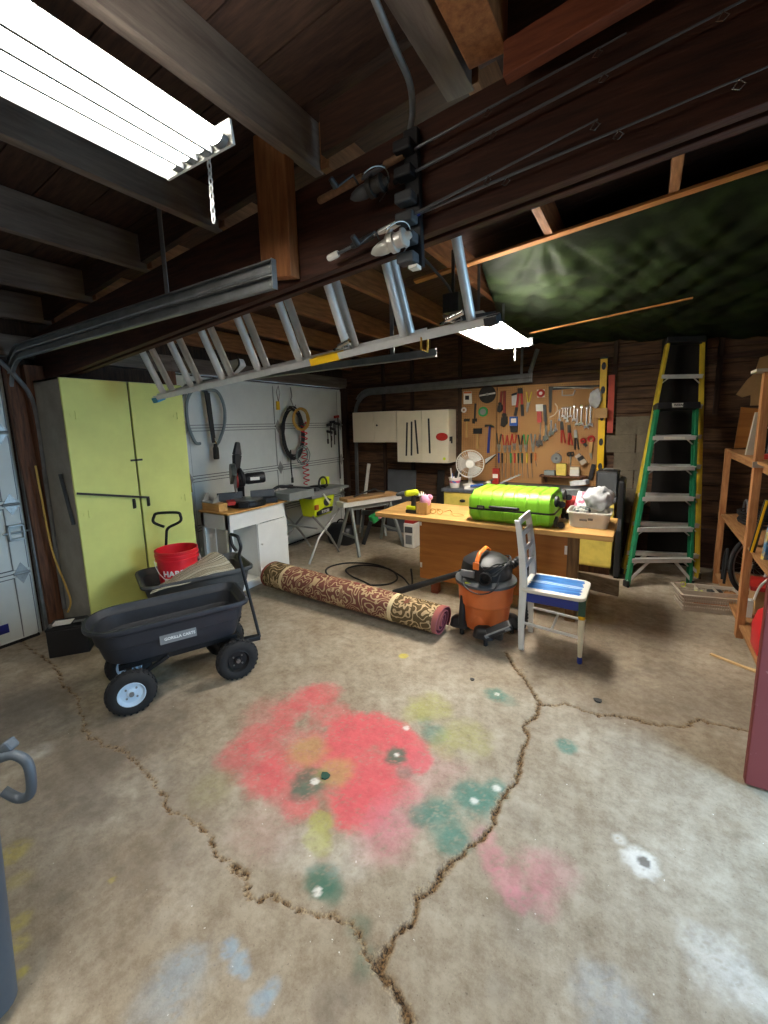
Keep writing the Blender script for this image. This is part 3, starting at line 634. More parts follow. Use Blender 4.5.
def reel(t,c,u,s,body,spool,name='reel'):
    """spinning reel hung below its rod: foot, stem, gear body, rotor and spool, bail and crank"""
    c=Vector(c);u=Vector(u).normalized();dn=Vector((.15,-.55,-.82));dn=(dn-u*dn.dot(u)).normalized();sd=u.cross(dn)
    b=c+dn*.072*s-u*.014*s
    r=MB();r.tube([c-u*.034*s+dn*.008*s,c+u*.0*s+dn*.010*s,c+u*.034*s+dn*.008*s],[.003*s,.005*s,.003*s],8)
    r.tube(spline([c+dn*.008*s,c+dn*.025*s-u*.012*s,c+dn*.052*s-u*.016*s,b],4),.0045*s,n=8)
    r.lathe([(.002*s,-.036*s),(.009*s,-.028*s),(.014*s,-.012*s),(.016*s,.004*s),(.014*s,.014*s),(.008*s,.02*s)],b,u,18)
    ro=r.build(name,body,t)
    q=MB();q.lathe([(.010*s,.012*s),(.021*s,.018*s),(.022*s,.03*s),(.017*s,.032*s),(.017*s,.048*s),(.021*s,.051*s),(.020*s,.056*s),(.010*s,.060*s),(.006*s,.070*s),(.002*s,.071*s)],b,u,26);q.build('spool',spool,ro)
    q=MB();pts=[b+u*.026*s+(sd*math.cos(R(a))*.034-dn*math.sin(R(a))*.036)*s+u*.034*s*math.sin(R(a)) for a in range(0,181,12)];q.tube(pts,.0014*s,n=6);q.build('bail',M['steel'],ro)
    q=MB();k=b-sd*.02*s;e=k-sd*.028*s+dn*.03*s-u*.035*s;q.tube([k,k-sd*.022*s,e],.003*s,n=6);q.tube([e,e-sd*.022*s],[.008*s,.006*s],10);q.build('crank',M['black_plastic'],ro)
def fishing_rod(label,butt,d,grip,L,reels=None,front=None):
    butt=Vector(butt);d=Vector(d).normalized();t=thing('fishing_rod',label,'fishing rod',butt,group='fishing rods in the rack')
    for a,b,r,mt,nm in grip:
        MB().lathe([(r*.8,0),(r,.008),(r,b-a-.008),(r*.85,b-a)],butt+d*a,d,16).build(nm,M[mt],t)
    m=MB();g1=grip[-1][1];m.cyl(butt+d*grip[0][0],butt+d*g1,.006,n=10);m.cyl(butt+d*g1,butt+d*L,.0055,.0022,n=8);m.build('blank',M['rod'],t)
    for s in (g1+.3,g1+.6,g1+.85):
        if s<L:
            m=MB();p=butt+d*s;m.tube([p+Vector((0,-.004,-.004)),p+d*.012+Vector((0,-.012,-.022)),p+d*.0+Vector((0,-.02,-.035)),p-d*.012+Vector((0,-.012,-.024))],.0018,n=5,closed=True);m.build('line_guide',M['chrome'],t)
    if reels:reel(t,butt+d*reels[0],d,*reels[1:])
    return t
fishing_rod('fishing rod with a long dull cork butt and the upper dark reel',(-1.14,1.425,2.476),(1,-.01,.105),[(0,.215,.0135,'cork','grip'),(.305,.385,.0125,'cork','fore_grip')],1.05,(.262,1.5,M['dark_gray'],M['iron']))
fishing_rod('fishing rod with the thick pale shaft running up to the right',(-.80,1.425,2.443),(1,-.005,.115),[(0,.06,.009,'black_metal','butt_cap')],1.15)
fishing_rod('fishing rod with black foam grip, white butt cap and silver reel',(-1.09,1.405,2.248),(1,.01,.17),[(0,.05,.0125,'white_plastic','butt_cap'),(.115,.215,.0115,'black_plastic','grip'),(.235,.345,.009,'alu','reel_seat')],.95,(.30,1.5,M['reel_silver'],M['reel_silver']))
fishing_rod('thin blue-tinged rod resting in the middle of the rack',(-.76,1.43,2.315),(1,-.005,.085),[(0,.06,.007,'navy','butt_cap')],.98)
# ------------------------------------------------------------------ cables and laths
tag(MB().tube(spline([(-.69,.9,2.86),(-.68,1.1,2.74),(-.69,1.25,2.70),(-.70,1.36,2.68),(-.735,1.45,2.66),(-.75,1.455,2.60)],6),.011,n=10).build('conduit',M['galv_dull']),'grey flexible conduit coming down from the roof to the beam','conduit')
tag(MB().tube(spline([(-1.33,2.0,2.62),(-1.2,2.3,2.60),(-1.12,2.62,2.48),(-1.13,2.8,2.42),(-1.10,2.92,2.355)],6),.009,n=8).build('power_cable',M['cord_black']),'black cable drooping from the joists to the far shop light','cable')
m=MB();m.bar((-1.52,3.0,2.652),(1.3,3.0,2.908),.045,.018,up=(0,.2,1))
tag(m.build('wood_lath',M['lath'],smooth=False,bev=.002),'long orange-brown lath across the joists holding the tarp edge','lath')
m=MB();m.bar((-.94,4.17,2.395),(.27,4.17,2.50),.03,.012)
tag(m.build('wood_lath',M['lath'],smooth=False,bev=.002),'short brown lath pressed against the underside of the dark tarp','lath')
# ------------------------------------------------------------------ black plastic tarp under the roof
def tarp(u,v):
    y=3.0+2.46*v
    xl=-1.02-.42*v; xr=1.32
    x=xl+(xr-xl)*u
    z0=2.672+(x+1.52)*.0908; z1=2.44-.09*(x+.2)
    z=z0+(z1-z0)*min(1,v**.74*1.02)
    z-=.035*math.sin(PI*v)*math.sin(PI*min(1,u*1.1))
    def rd(q):return 1-abs(math.sin(q))*2
    w=rd(x*9+y*4+1.6*math.sin(y*3+x))*.012+rd(x*17-y*12+2.4*math.sin(x*4))*.009+math.sin(x*31+y*23+2*math.sin(y*7))*.004
    fan=math.exp(-((x+.60)/.34)**2)*math.exp(-v*2.2)*rd(math.atan2(x+.60,max(.02,y-2.94))*7)*.022*min(1,v*12)
    e=math.exp(-u*14)
    return (x,y,z+w*min(1,v*6)+fan-e*.06*v)
tm=bpy.data.materials.new('tarp_plastic');tm.use_nodes=True;nt=tm.node_tree;b=nt.nodes['Principled BSDF'];b.inputs['Roughness'].default_value=.6;b.inputs['Specular IOR Level'].default_value=.06
tc=nt.nodes.new('ShaderNodeTexCoord');sp=nt.nodes.new('ShaderNodeSeparateXYZ');nt.links.new(tc.outputs['Object'],sp.inputs[0])
nz=nt.nodes.new('ShaderNodeTexNoise');nz.inputs['Scale'].default_value=5;nz.inputs['Detail'].default_value=6;nt.links.new(tc.outputs['Object'],nz.inputs['Vector'])
cr=nt.nodes.new('ShaderNodeValToRGB');e=cr.color_ramp.elements;e[0].position=.42;e[1].position=.72;e[0].color=srgb('#1a1f16')+(1,);e[1].color=srgb('#2c3820')+(1,)
nt.links.new(nz.outputs['Fac'],cr.inputs['Fac']);nt.links.new(cr.outputs['Color'],b.inputs['Base Color'])
n2=nt.nodes.new('ShaderNodeTexNoise');n2.inputs['Scale'].default_value=5;n2.inputs['Detail'].default_value=5;nt.links.new(tc.outputs['Object'],n2.inputs['Vector'])
bp=nt.nodes.new('ShaderNodeBump');bp.inputs['Strength'].default_value=.35;bp.inputs['Distance'].default_value=.03;nt.links.new(n2.outputs['Fac'],bp.inputs['Height']);nt.links.new(bp.outputs['Normal'],b.inputs['Normal'])
tag(MB().sheet(tarp,90,70,.0015).build('plastic_tarp',tm,ang=180),'crumpled dark green-black plastic tarp slung under the roof at right','tarp')

q=at(236,367,y=2.60)
t=thing('white_cloth','small white cloth bundle resting on the short track behind the hanging ladder','cloth',(q.x,2.60,q.z))
m=MB();m.prism([(q.x-.10,q.z+.05),(q.x+.09,q.z+.06),(q.x+.12,q.z+.0),(q.x+.02,q.z-.05),(q.x-.06,q.z-.06)],'y',2.55,2.62);m.build('folded_cloth',M['cloth_gray'],t,bev=.015,seg=3)
m=MB();m.tube(spline([(q.x+.10,2.545,q.z+.06),(q.x+.11,2.54,q.z+.0),(q.x+.03,2.54,q.z-.055)],5),.008,n=6);m.build('dark_trim',M['iron'],t)
q=at(452,305,y=2.75)
t=thing('junction_box','dark electrical box with dangling silver wires behind the ladder end','electrical box',q)
m=MB();m.box(q.x-.055,q.x+.055,2.72,2.80,q.z-.05,q.z+.07);m.bar((q.x,2.77,q.z+.07),(q.x,2.77,zj(q.x)+.02),.02,.02,up=(0,1,0));m.build('case_body',M['iron'],t,smooth=False,bev=.004)
rr=random.Random(4);m=MB();m.tube(spline([(q.x+rr.uniform(-.05,.09),2.70+rr.uniform(-.02,.02),q.z-.06-rr.uniform(0,.07)) for k in range(12)],5),.005,n=6);m.build('wires',M['steel'],t)
# ------------------------------------------------------------------ lime cabinet
cx=-3.46
t=thing('storage_cabinet','tall lime-yellow double-door cabinet against the garage door wall','cabinet',(-3.72,1.845,0))
m=MB()
m.box(XL+.02,cx-.02,1.385,1.40,0,1.985);m.box(XL+.02,cx-.02,2.285,2.305,0,1.985);m.box(XL+.02,cx-.02,1.385,2.305,1.965,1.985);m.box(XL+.02,cx-.02,1.40,2.285,.0,.05);m.box(XL+.02,XL+.03,1.385,2.305,0,1.98)
m.build('carcass',M['cab_gray'],t,smooth=False,bev=.003)
for (y0,y1) in((1.386,1.838),(1.852,2.304)):
    d=MB().box(cx-.02,cx,y0,y1,.03,1.98).build('door',M['lime'],t,smooth=False,bev=.004)
    hy=y0+.07 if y0<1.5 else y1-.07
    for z in(.25,1.0,1.72):
        m=MB();m.box(cx,cx+.003,hy-.035,hy+.035,z-.012,z+.012);m.cyl((cx+.004,hy,z-.03),(cx+.004,hy,z+.03),.005,n=8);m.build('hinge',M['lime'],d,smooth=False)
    m=MB();yy=y1-.05 if y0<1.5 else y0+.05
    m.box(cx,cx+.004,yy-.012,yy+.012,.98,1.06);m.box(cx+.004,cx+.02,yy-.006,yy+.006,.99,1.05);m.build('hasp',M['iron'],d,smooth=False,bev=.001)
m=MB();m.bar((cx+.022,1.39,1.165),(cx+.022,1.9,1.055),.016,.022,up=(1,0,0));m.build('lock_bar',M['iron'],t,smooth=False,bev=.002)
m=MB();m.box(cx,cx+.01,1.80,1.89,1.36,1.375);m.build('latch',M['iron'],t,smooth=False)
# rusty latch hardware hanging on the cabinet side and a conduit down the post
m=MB();m.bar((-3.62,1.378,1.30),(-3.52,1.378,.93),.012,.03,up=(0,1,0));m.build('trim_120',M['iron'],smooth=False);struct(bpy.data.objects['trim_120'])
tag(MB().tube(spline([(-3.93,1.22,2.12),(-3.90,1.3,2.0),(-3.885,1.37,1.80),(-3.885,1.375,1.2),(-3.885,1.375,.2)],6),.016,n=8).build('water_pipe',M['galv_dull']),'old grey pipe running down beside the wooden post','pipe')
tag(MB().tube(spline([(-3.86,1.315,1.36),(-3.865,1.325,1.1),(-3.86,1.34,.7),(-3.80,1.37,.42),(-3.72,1.36,.30),(-3.66,1.31,.245)],8),.007,n=8).build('electric_cable',M['cord_yellow']),'tan cord running down the post to the black battery','cord')
# battery
t=thing('car_battery','black lead battery on the floor beside the lime cabinet','battery',(-3.52,1.265,0),rz=R(52))
m=MB(local=True);m.box(-.125,.125,-.09,.09,.0,.20);m.build('case',M['black_plastic'],t,smooth=False,bev=.006)
m=MB(local=True);m.box(-.127,.127,-.092,.092,.20,.218);m.box(-.12,.12,-.03,.03,.215,.225);m.build('lid',M['black_metal'],t,smooth=False,bev=.004)
for s in(-1,1):
    MB(local=True).lathe([(.012,.215),(.01,.24),(.008,.245)],(s*.10,-.06,0)).build('terminal',M['steel'],t)
m=MB(local=True);m.box(-.10,.02,-.06,.035,.2255,.2275);m.build('label_sticker',M['paper'],t,smooth=False)
m=MB(local=True);m.box(.03,.10,-.045,.0,.2255,.2275);m.build('label_sticker',M['mid_gray'],t,smooth=False)
# ------------------------------------------------------------------ garden dump carts
def ring(L,W,rl,rr,z,cx=0,cy=0,n=9):
    """rounded outline: left corners rl, right corners rr"""
    o=[]
    for (sx,sy,a,r) in((1,1,0,rr),(-1,1,90,rl),(-1,-1,180,rl),(1,-1,270,rr)):
        for k in range(n):
            g=R(a+90*k/(n-1));o.append((cx+sx*(L/2-r)+r*math.cos(g),cy+sy*(W/2-r)+r*math.sin(g),z))
    return o
def tub(zb_,zr,L,W,cx,cy,rl,rr,mt,par,lip=.022,step=True):
    m=MB(local=True);H=zr-zb_;rs=[]
    def rg(f,z,d=0): return ring(L*f-2*d,W*(1-(1-f)*1.5)-2*d,max(.02,rl*f-d),max(.02,rr*f-d),z,cx,cy)
    prof=[(.80,zb_,0),(.82,zb_+.012,0),(.875,zb_+H*.45,0),(.893,zb_+H*.47,0),(.93,zb_+H*.80,0),(.95,zb_+H*.82,0),(.965,zr-.03,0),(1.0,zr-.028,0),(1.01,zr-.012,0),(1.0,zr,0),(.965,zr,0),(.95,zr-.012,0),(.93,zb_+H*.83,.004),(.905,zb_+H*.80,.004),(.872,zb_+H*.48,.004),(.852,zb_+H*.45,.004),(.80,zb_+.03,.004),(.74,zb_+.014,.004)]
    m.loft([rg(*p) for p in prof])
    return m.build('tub',mt,par,ang=32)
def wheel(par,c,r,w,rim,ax=(0,1,0),sgn=-1):
    c=Vector(c);A=Vector(ax)
    t=MB(local=True);k=w/2
    t.lathe([(r*.52,-k*.75),(r*.60,-k*.95),(r*.80,-k),(r*.93,-k*.72),(r,-k*.35),(r*1.0,0),(r,k*.35),(r*.93,k*.72),(r*.80,k),(r*.60,k*.95),(r*.52,k*.75)],c,A,32,caps=False)
    for i in range(26):
        g=2*PI*i/26;q=Vector((math.cos(g),0,math.sin(g)))
        t.bar(c+q*r*.96-A*k*.55,c+q*r*.995+A*k*.1,.012,.012,up=q)
        g+=PI/26;q=Vector((math.cos(g),0,math.sin(g)));t.bar(c+q*r*.995-A*k*.1,c+q*r*.96+A*k*.55,.012,.012,up=q)
    w_=t.build('wheel',M['rubber'],par)
    m=MB(local=True);s=sgn
    m.lathe([(r*.57,-k*.6*1),(r*.57,-k*.85),(r*.53,-k*.88),(r*.49,-k*.6),(r*.44,-k*.35),(r*.2,-k*.35),(r*.17,-k*.62),(r*.05,-k*.64)],c,A*(1 if s<0 else -1)*1,28,caps=False);m.cyl(c-A*k*.3,c+A*k*.3,r*.54,n=24)
    m.build('rim',rim,w_)
    m=MB(local=True);f=A*s
    m.cyl(c+f*k*.3,c+f*(k*.9),r*.10,n=14)
    for i in range(4):
        g=PI/4+PI/2*i;q=Vector((math.cos(g),0,math.sin(g)));m.cyl(c+q*r*.29+f*k*.33,c+q*r*.29+f*k*.48,r*.045,n=8)
    m.build('hub',M['steel'] if rim is not M['rim_pale'] else M['mid_gray'],w_)
    return w_
def d_handle(par,p0,p1,side,w,mt,grip=True):
    p0=Vector(p0);p1=Vector(p1);d=(p1-p0).normalized();sd=Vector(side)
    m=MB(local=True);a=p1-d*.15
    m.tube([p0,a],.011,n=10);m.build('shaft',mt,par)
    m=MB(local=True)
    pts=spline([a,a+d*.03+sd*.02,a+d*.075+sd*w*.5,a+d*.125+sd*w*.5,p1+sd*w*.36,p1-sd*w*.36,a+d*.125-sd*w*.5,a+d*.075-sd*w*.5,a+d*.035-sd*.02],5)
    m.tube(pts,.0115,n=10);m.build('grip',M['black_plastic'] if grip else mt,par)
def dump_cart(label,loc,rz,tubmat,front_rim,rear_rim,lettering=True,L=.90,W=.43,rl=.19,uf=.30):
    t=thing('garden_cart',label,'cart',loc,rz,group='dump carts in front of the lime cabinet')
    tb=tub(.27,.505,L,W,-.04,.0,rl,.07,tubmat,t)
    if lettering:
        m=MB(local=True);y=-.172
        m.T=Matrix.Translation((-.02,-.1865,.375))@Matrix.Rotation(R(90-13),4,'X');m.box(-.10,.10,-.026,.026,-.002,.003);m.build('name_plate',M['mid_gray'],tb,smooth=False)
        m=MB(local=True);v,f=text_geo('GORILLA CARTS',.023,.0006);m.T=Matrix.Translation((-.012,-.1895,.375))@Matrix.Rotation(R(90-13),4,'X');m.add(v,f)
        m.add([(-.095,-.012,0),(-.083,-.012,0),(-.079,.012,0),(-.089,.008,0)],[(0,1,2,3)]);m.build('lettering',M['white_paint'],tb,smooth=False)
    m=MB(local=True)
    m.bar((-.34,-.10,.235),(uf+.03,-.10,.235),.03,.03);m.bar((-.34,.06,.235),(uf+.03,.06,.235),.03,.03)
    for u in(-.29,uf):m.bar((u,-.15,.21),(u,.10,.21),.03,.04)
    m.bar((-.29,-.13,.22),(-.29,-.15,.13),.03,.03);m.bar((-.29,.07,.22),(-.29,.08,.13),.03,.03)
    m.bar((-.29,-.12,.14),(-.08,-.12,.235),.02,.02);m.bar((-.29,.08,.14),(-.08,.08,.235),.02,.02)
    m.build('frame',M['black_metal'],t,smooth=False,bev=.002)
    for u in(-.29,uf):
        MB(local=True).cyl((u,-.205,.128),(u,.125,.128),.012,n=10).build('axle',M['black_metal'],t)
    m=MB(local=True);m.box(uf-.06,uf+.06,-.10,.04,.12,.21);m.bar((uf,-.03,.155),(uf+.20,-.03,.14),.05,.03);m.build('steering_bracket',M['black_metal'],t,smooth=False,bev=.004)
    for u,rm in((-.29,rear_rim),(uf,front_rim)):
        wheel(t,(u,-.212,.128),.128,.082,rm,sgn=-1);wheel(t,(u,.135,.128),.128,.082,rm,sgn=-1 if rm is M['rim_pale'] else 1)
    return t
c1=dump_cart('black dump cart with pale blue-grey left wheels, empty, nearest the viewer',(-2.465,1.458,0),R(64.3),M['tub_plastic'],M['black_metal'],M['rim_pale'])
d_handle(c1,(.50,-.03,.14),(.41,.10,.865),(.3,-.95,0),.11,M['black_metal'])
c2=dump_cart('grey dump cart behind the black one, holding a red bucket and striped mat',(-2.97,1.99,0),R(67),M['gray_tub'],M['black_metal'],M['black_metal'],lettering=False,L=.80,W=.50,rl=.09,uf=.10)
d_handle(c2,(-.24,.29,.28),(-.16,.26,.93),(.85,-.52,0),.21,M['black_metal'],grip=False)
# bucket
bc=Vector((-3.075,1.87,.298))
t=thing('bucket','red plastic bucket with white lettering standing in the grey cart','bucket',bc)
m=MB();m.lathe([(.125,0),(.13,.004),(.147,.30),(.156,.302),(.156,.318),(.149,.32),(.150,.335),(.158,.337),(.158,.352),(.151,.354),(.152,.372),(.157,.374),(.157,.382),(.147,.382),(.143,.30),(.122,.012),(.0,.01)],bc,n=40)
m.build('pail',M['red_plastic'],t)
m=MB()
va=math.atan2(-bc.y,-bc.x)+R(4)
for ln,zz in(('HARBOR',.215),('FREIGHT',.155)):
    v,f=text_geo(ln,.062,.0022)
    o=[]
    for x,y,z in v:
        a=va+x/.139;r=.1385+.017*((zz+y)/.3-.5)+.002+z
        o.append((bc.x+r*math.cos(a),bc.y+r*math.sin(a),bc.z+zz+y))
    m.add(o,f)
m.build('lettering',M['white_paint'],t,smooth=False)
m=MB();pts=[]
for k in range(13):
    g=R(180*k/12);a=va-R(52)+0
    e=Vector((math.cos(va-PI/2),math.sin(va-PI/2),0));n=Vector((math.cos(va),math.sin(va),0))
    pts.append(bc+Vector((0,0,.315-.17*math.sin(g)))+e*.162*math.cos(g)+n*(.03+.135*math.sin(g)))
m.tube(pts,.0028,n=6);m.build('bail_handle',M['white_plastic'],t)
# striped mat leaning over the cart
sm=bpy.data.materials.new('striped_cotton');sm.use_nodes=True;nt=sm.node_tree;b=nt.nodes['Principled BSDF'];b.inputs['Roughness'].default_value=.95
tc=nt.nodes.new('ShaderNodeTexCoord');wv=nt.nodes.new('ShaderNodeTexNoise');wv.noise_dimensions='1D';sx=nt.nodes.new('ShaderNodeSeparateXYZ');nt.links.new(tc.outputs['UV'],sx.inputs[0]);nt.links.new(sx.outputs[1],wv.inputs['W']);wv.inputs['Scale'].default_value=26;wv.inputs['Detail'].default_value=3
cr=nt.nodes.new('ShaderNodeValToRGB');cr.color_ramp.interpolation='CONSTANT';e=cr.color_ramp.elements
for p,c in((0,'#544c3a'),(.40,'#9a907a'),(.45,'#6f644e'),(.50,'#b9b19a'),(.56,'#82775f'),(.60,'#cbc4b0')):
    q=e[0] if p==0 else e.new(p);q.position=p;q.color=srgb(c)+(1,)
e[-1].color=srgb('#d6d0be')+(1,)
nt.links.new(wv.outputs['Fac'],cr.inputs['Fac']);nt.links.new(cr.outputs['Color'],b.inputs['Base Color'])
A=Vector((-2.90,1.50,.44));
Lc=Vector((-2.87,1.52,.475));Rc=Vector((-2.68,2.10,.505));Tc=Vector((-2.93,2.10,.60));Uc=Vector((-2.98,1.70,.485))
def matf(u,v):
    # u along the cart, v from its near rim to the far side; creased with one corner lifted
    p=Lc.lerp(Rc,u).lerp(Uc.lerp(Tc,u),v)
    h=.03*math.sin(PI*u)*(.3+v)*(1-v*.4)*u+.008*math.sin(u*11+v*4)+.03*math.sin(PI*v)*u
    return (p.x,p.y,p.z+h)
mo=MB().sheet(matf,36,24,.008).build('striped_mat',sm)
me=mo.data;uv=me.uv_layers.new(name='UVMap')
n_=(37*25)
for lp_ in me.loops:
    i=lp_.vertex_index%n_;uv.data[lp_.index].uv=((i%25)/24,(i//25)/36) if True else 0
for d_ in uv.data: d_.uv=(d_.uv[1],d_.uv[0])
tag(mo,'beige and brown striped woven mat draped over the grey cart','mat')
tag(MB().hexa([(-3.06,1.66,.31),(-2.99,1.64,.31),(-2.97,1.68,.31),(-3.04,1.70,.31),(-3.06,1.66,.36),(-2.99,1.64,.355),(-2.97,1.68,.36),(-3.04,1.70,.365)]).build('rag',M['bright_orange'],smooth=False,bev=.008),'small orange scrap lying in the grey cart','rag')
# ------------------------------------------------------------------ white saw cabinet
t=thing('saw_cabinet','white cupboard with one door open and a wooden top carrying the mitre saw','cabinet',(-3.45,2.9,0))
x0,x1,y0,y1,H=-3.69,-3.28,2.53,3.28,.81
m=MB();m.box(x0,x1,y1-.018,y1,.0,H-.02);m.box(x0,x0+.012,y0,y1,0,H-.02);m.box(x0,x1,y0,y1,.06,.078);m.box(x0,x1,y0,y1,H-.03,H-.018)
m.box(x0,x1-.0,2.86,2.872,.078,H-.03)
m.box(x1-.02,x1,y0,y1,H-.175,H-.02);m.box(x1-.02,x1,y0,y0+.05,0,H-.17);m.box(x1-.02,x1,y0,y1,0,.06)
m.box(x0,x0+.05,y0,y0+.018,0,H-.02);m.box(x1-.05,x1,y0,y0+.018,0,H-.02);m.box(x0,x1,y0,y0+.018,H-.17,H-.02);m.box(x0,x1,y0,y0+.018,0,.07)
m.build('carcass',M['white_paint'],t,smooth=False,bev=.002)
d=MB().box(x1,x1+.016,2.865,y1-.002,.065,H-.18).build('door',M['white_paint'],t,smooth=False,bev=.003)
MB().lathe([(.006,0),(.006,.012),(.012,.018),(.010,.024)],(x1+.016,2.90,.42),(1,0,0),12).build('knob',M['white_plastic'],d)
m=MB();m.bar((x1-.05,2.555,.36),(x1-.36,2.66,.36),.014,.56,up=(0,0,1));m.build('open_door',M['white_plastic'],t,smooth=False,bev=.002)
MB().box(x0-.01,x1+.02,y0-.015,y1+.015,H-.018,H).build('worktop',M['benchtop'],t,smooth=False,bev=.003)
tag(MB().box(-3.66,-3.40,2.535,2.63,H,H+.075).build('wood_block',M['benchtop'],smooth=False,bev=.003),'squared block of pale timber on the white cabinet beside the mitre saw','wood')
m=MB();m.prism([(2.54,H+.075),(2.63,H+.075),(2.63,H+.16),(2.60,H+.16)],'x',-3.68,-3.672);m.box(-3.68,-3.50,2.54,2.63,H+.0755,H+.083);m.prism([(2.545,H+.083),(2.625,H+.083),(2.625,H+.15)],'x',-3.52,-3.515)
tag(m.build('fence_plate',M['galv'],smooth=False),'bent grey metal plate on the timber block beside the mitre saw','metal plate')
# mitre saw
H0=.81;sx_=-3.47;sy=2.93
t=thing('mitre_saw','black mitre saw with a red-trimmed blade guard on the white cabinet','saw',(sx_,sy,H0))
m=MB();m.lathe([(.16,0),(.165,.02),(.16,.05),(.12,.055)],(sx_+.03,sy,H0),n=36);m.box(sx_-.16,sx_+.05,sy-.24,sy+.27,H0,H0+.05);m.bar((sx_+.05,sy-.03,H0+.03),(sx_+.22,sy-.06,H0+.03),.08,.045);m.build('base',M['black_metal'],t,smooth=False,bev=.006)
m=MB();m.lathe([(.02,.056),(.14,.056),(.14,.06),(.02,.06)],(sx_+.03,sy,H0),n=36);m.build('turntable',M['steel'],t)
m=MB();m.box(sx_-.05,sx_-.035,sy-.25,sy-.03,H0+.05,H0+.12);m.box(sx_-.05,sx_-.035,sy+.04,sy+.26,H0+.05,H0+.12);m.build('fence',M['dark_gray'],t,smooth=False,bev=.004)
m=MB();m.box(sx_+.02,sx_+.14,sy-.18,sy-.11,H0+.03,H0+.062);m.build('red_insert',M['red'],t,smooth=False,bev=.004)
bp0=Vector((sx_-.03,sy-.09,H0+.235))
m=MB();m.cyl(bp0-Vector((0,.001,0)),bp0+Vector((0,.002,0)),.125,n=40);m.build('blade',M['steel'],t)
m=MB();pts=[]
for s,rr in((0,.132),):
    poly=[(bp0.x+.145*math.cos(R(a)),bp0.z+.145*math.sin(R(a))) for a in range(20,206,8)]+[(bp0.x-.06,bp0.z-.02),(bp0.x+.06,bp0.z+.03)]
    m.prism(poly,'y',bp0.y-.03,bp0.y+.012)
m.build('blade_guard',mat('smoky_plastic','#4d5350',.3,var=.2),t,bev=.004)
m=MB();m.lathe([(.02,-.0),(.07,.0),(.075,.03),(.07,.07),(.045,.08)],bp0+Vector((.0,.012,0)),(0,1,0),26);m.bar(bp0+Vector((0,.05,-.02)),bp0+Vector((-.12,.06,-.15)),.06,.08);m.build('gear_head',M['black_plastic'],t,bev=.004)
m=MB();m.lathe([(.078,.012),(.078,.025),(.060,.03)],bp0+Vector((.0,.0,0)),(0,1,0),26);m.build('red_ring',M['red'],t)
m=MB();m.lathe([(.046,0),(.052,.02),(.052,.16),(.046,.175),(.02,.178)],bp0+Vector((0.01,.09,.0)),(0,1,.04),26);m.build('motor',M['black_plastic'],t)
m=MB();m.box(bp0.x+.062,bp0.x+.0625,bp0.y+.13,bp0.y+.21,bp0.z-.012,bp0.z+.016);m.build('label_plate',M['white_plastic'],t,smooth=False)
m=MB();m.bar(bp0+Vector((-.02,.02,.06)),bp0+Vector((-.03,.04,.22)),.045,.05,w1=.055,h1=.075);m.bar(bp0+Vector((-.03,.04,.22)),bp0+Vector((-.035,.055,.335)),.055,.075,w1=.03,h1=.04);m.build('dust_bag_port',M['black_plastic'],t,smooth=True,bev=.01)
m=MB();m.tube(spline([bp0+Vector((.02,.03,.06)),bp0+Vector((.10,.04,.10)),bp0+Vector((.15,.05,.05)),bp0+Vector((.10,.06,-.02))],6),.014,n=10);m.build('handle',M['black_plastic'],t)
t.scale=(1.14,1.14,1.14);t.rotation_euler=(0,0,R(-33))
# ------------------------------------------------------------------ things hung on the far garage door
def loops(label,name,c,r0,r1,n,mt,rad,x,cat,jit=.012,sq=1.0):
    m=MB();pts=[];N=n*28
    q=random.Random(len(label))
    for i in range(N):
        a=2*PI*i/28+PI/2;k=i/28
        rr=r0+(r1-r0)*(.5+.5*math.sin(k*2.1))+q.uniform(-.004,.004)
        pts.append((x+.012*math.sin(k*1.7)+.012*(k/n),c[0]+rr*math.cos(a)+jit*math.sin(k*3.1),c[1]+rr*sq*math.sin(a)))
    m.tube(pts,rad,n=7);return tag(m.build(name,mt),label,cat)
xw=XL+.035
m=MB();m.tube(spline([(xw+.02,2.86,2.02),(xw+.03,2.72,1.9),(xw+.03,2.70,1.7),(xw+.02,2.76,1.52),(xw+.02,2.80,1.47)],8),.017,n=10)
t=thing('water_hose','grey hose looped over a hook at the left edge of the far door','hose',(xw+.02,2.88,1.3))
MB().tube(spline([(xw+.02,2.95,1.98),(xw+.03,2.80,2.02),(xw+.03,2.69,1.88),(xw+.03,2.68,1.65),(xw+.03,2.74,1.47),(xw+.03,2.80,1.45)],8),.017,n=10).build('hose',M['hose_gray'],t)
MB().tube(spline([(xw+.045,2.88,2.0),(xw+.05,3.04,2.0),(xw+.05,3.12,1.85),(xw+.05,3.11,1.65),(xw+.05,3.03,1.48),(xw+.05,2.985,1.43)],8),.017,n=10).build('hose',M['hose_gray'],t)
m=MB();m.bar((xw+.06,2.90,2.0),(xw+.06,2.94,1.45),.035,.02,up=(1,0,0));m.bar((xw+.055,2.93,1.98),(xw+.06,2.95,1.5),.03,.02,up=(1,0,0));m.build('strap',M['black_plastic'],t,smooth=False,bev=.004)
m=MB();m.lathe([(.028,0),(.032,.02),(.03,.12),(.022,.14),(.018,.17)],(xw+.055,2.965,1.27),n=16);m.build('nozzle',M['iron'],t)
m=MB();m.tube(spline([(xw+.055,2.93,1.45),(xw+.055,2.95,1.48),(xw+.055,2.98,1.44)],4),.006,n=6);m.build('wire_hook',M['brass'],t)
# cord by the cabinet corner
tag(MB().tube(spline([(XL+.03,2.60,1.45),(XL+.05,2.615,1.42),(XL+.05,2.64,1.25),(XL+.05,2.66,.95)],6),.007,n=7).build('electric_cable',M['cord_yellow']),'tan cord hanging down between the lime cabinet and the far door','cord')
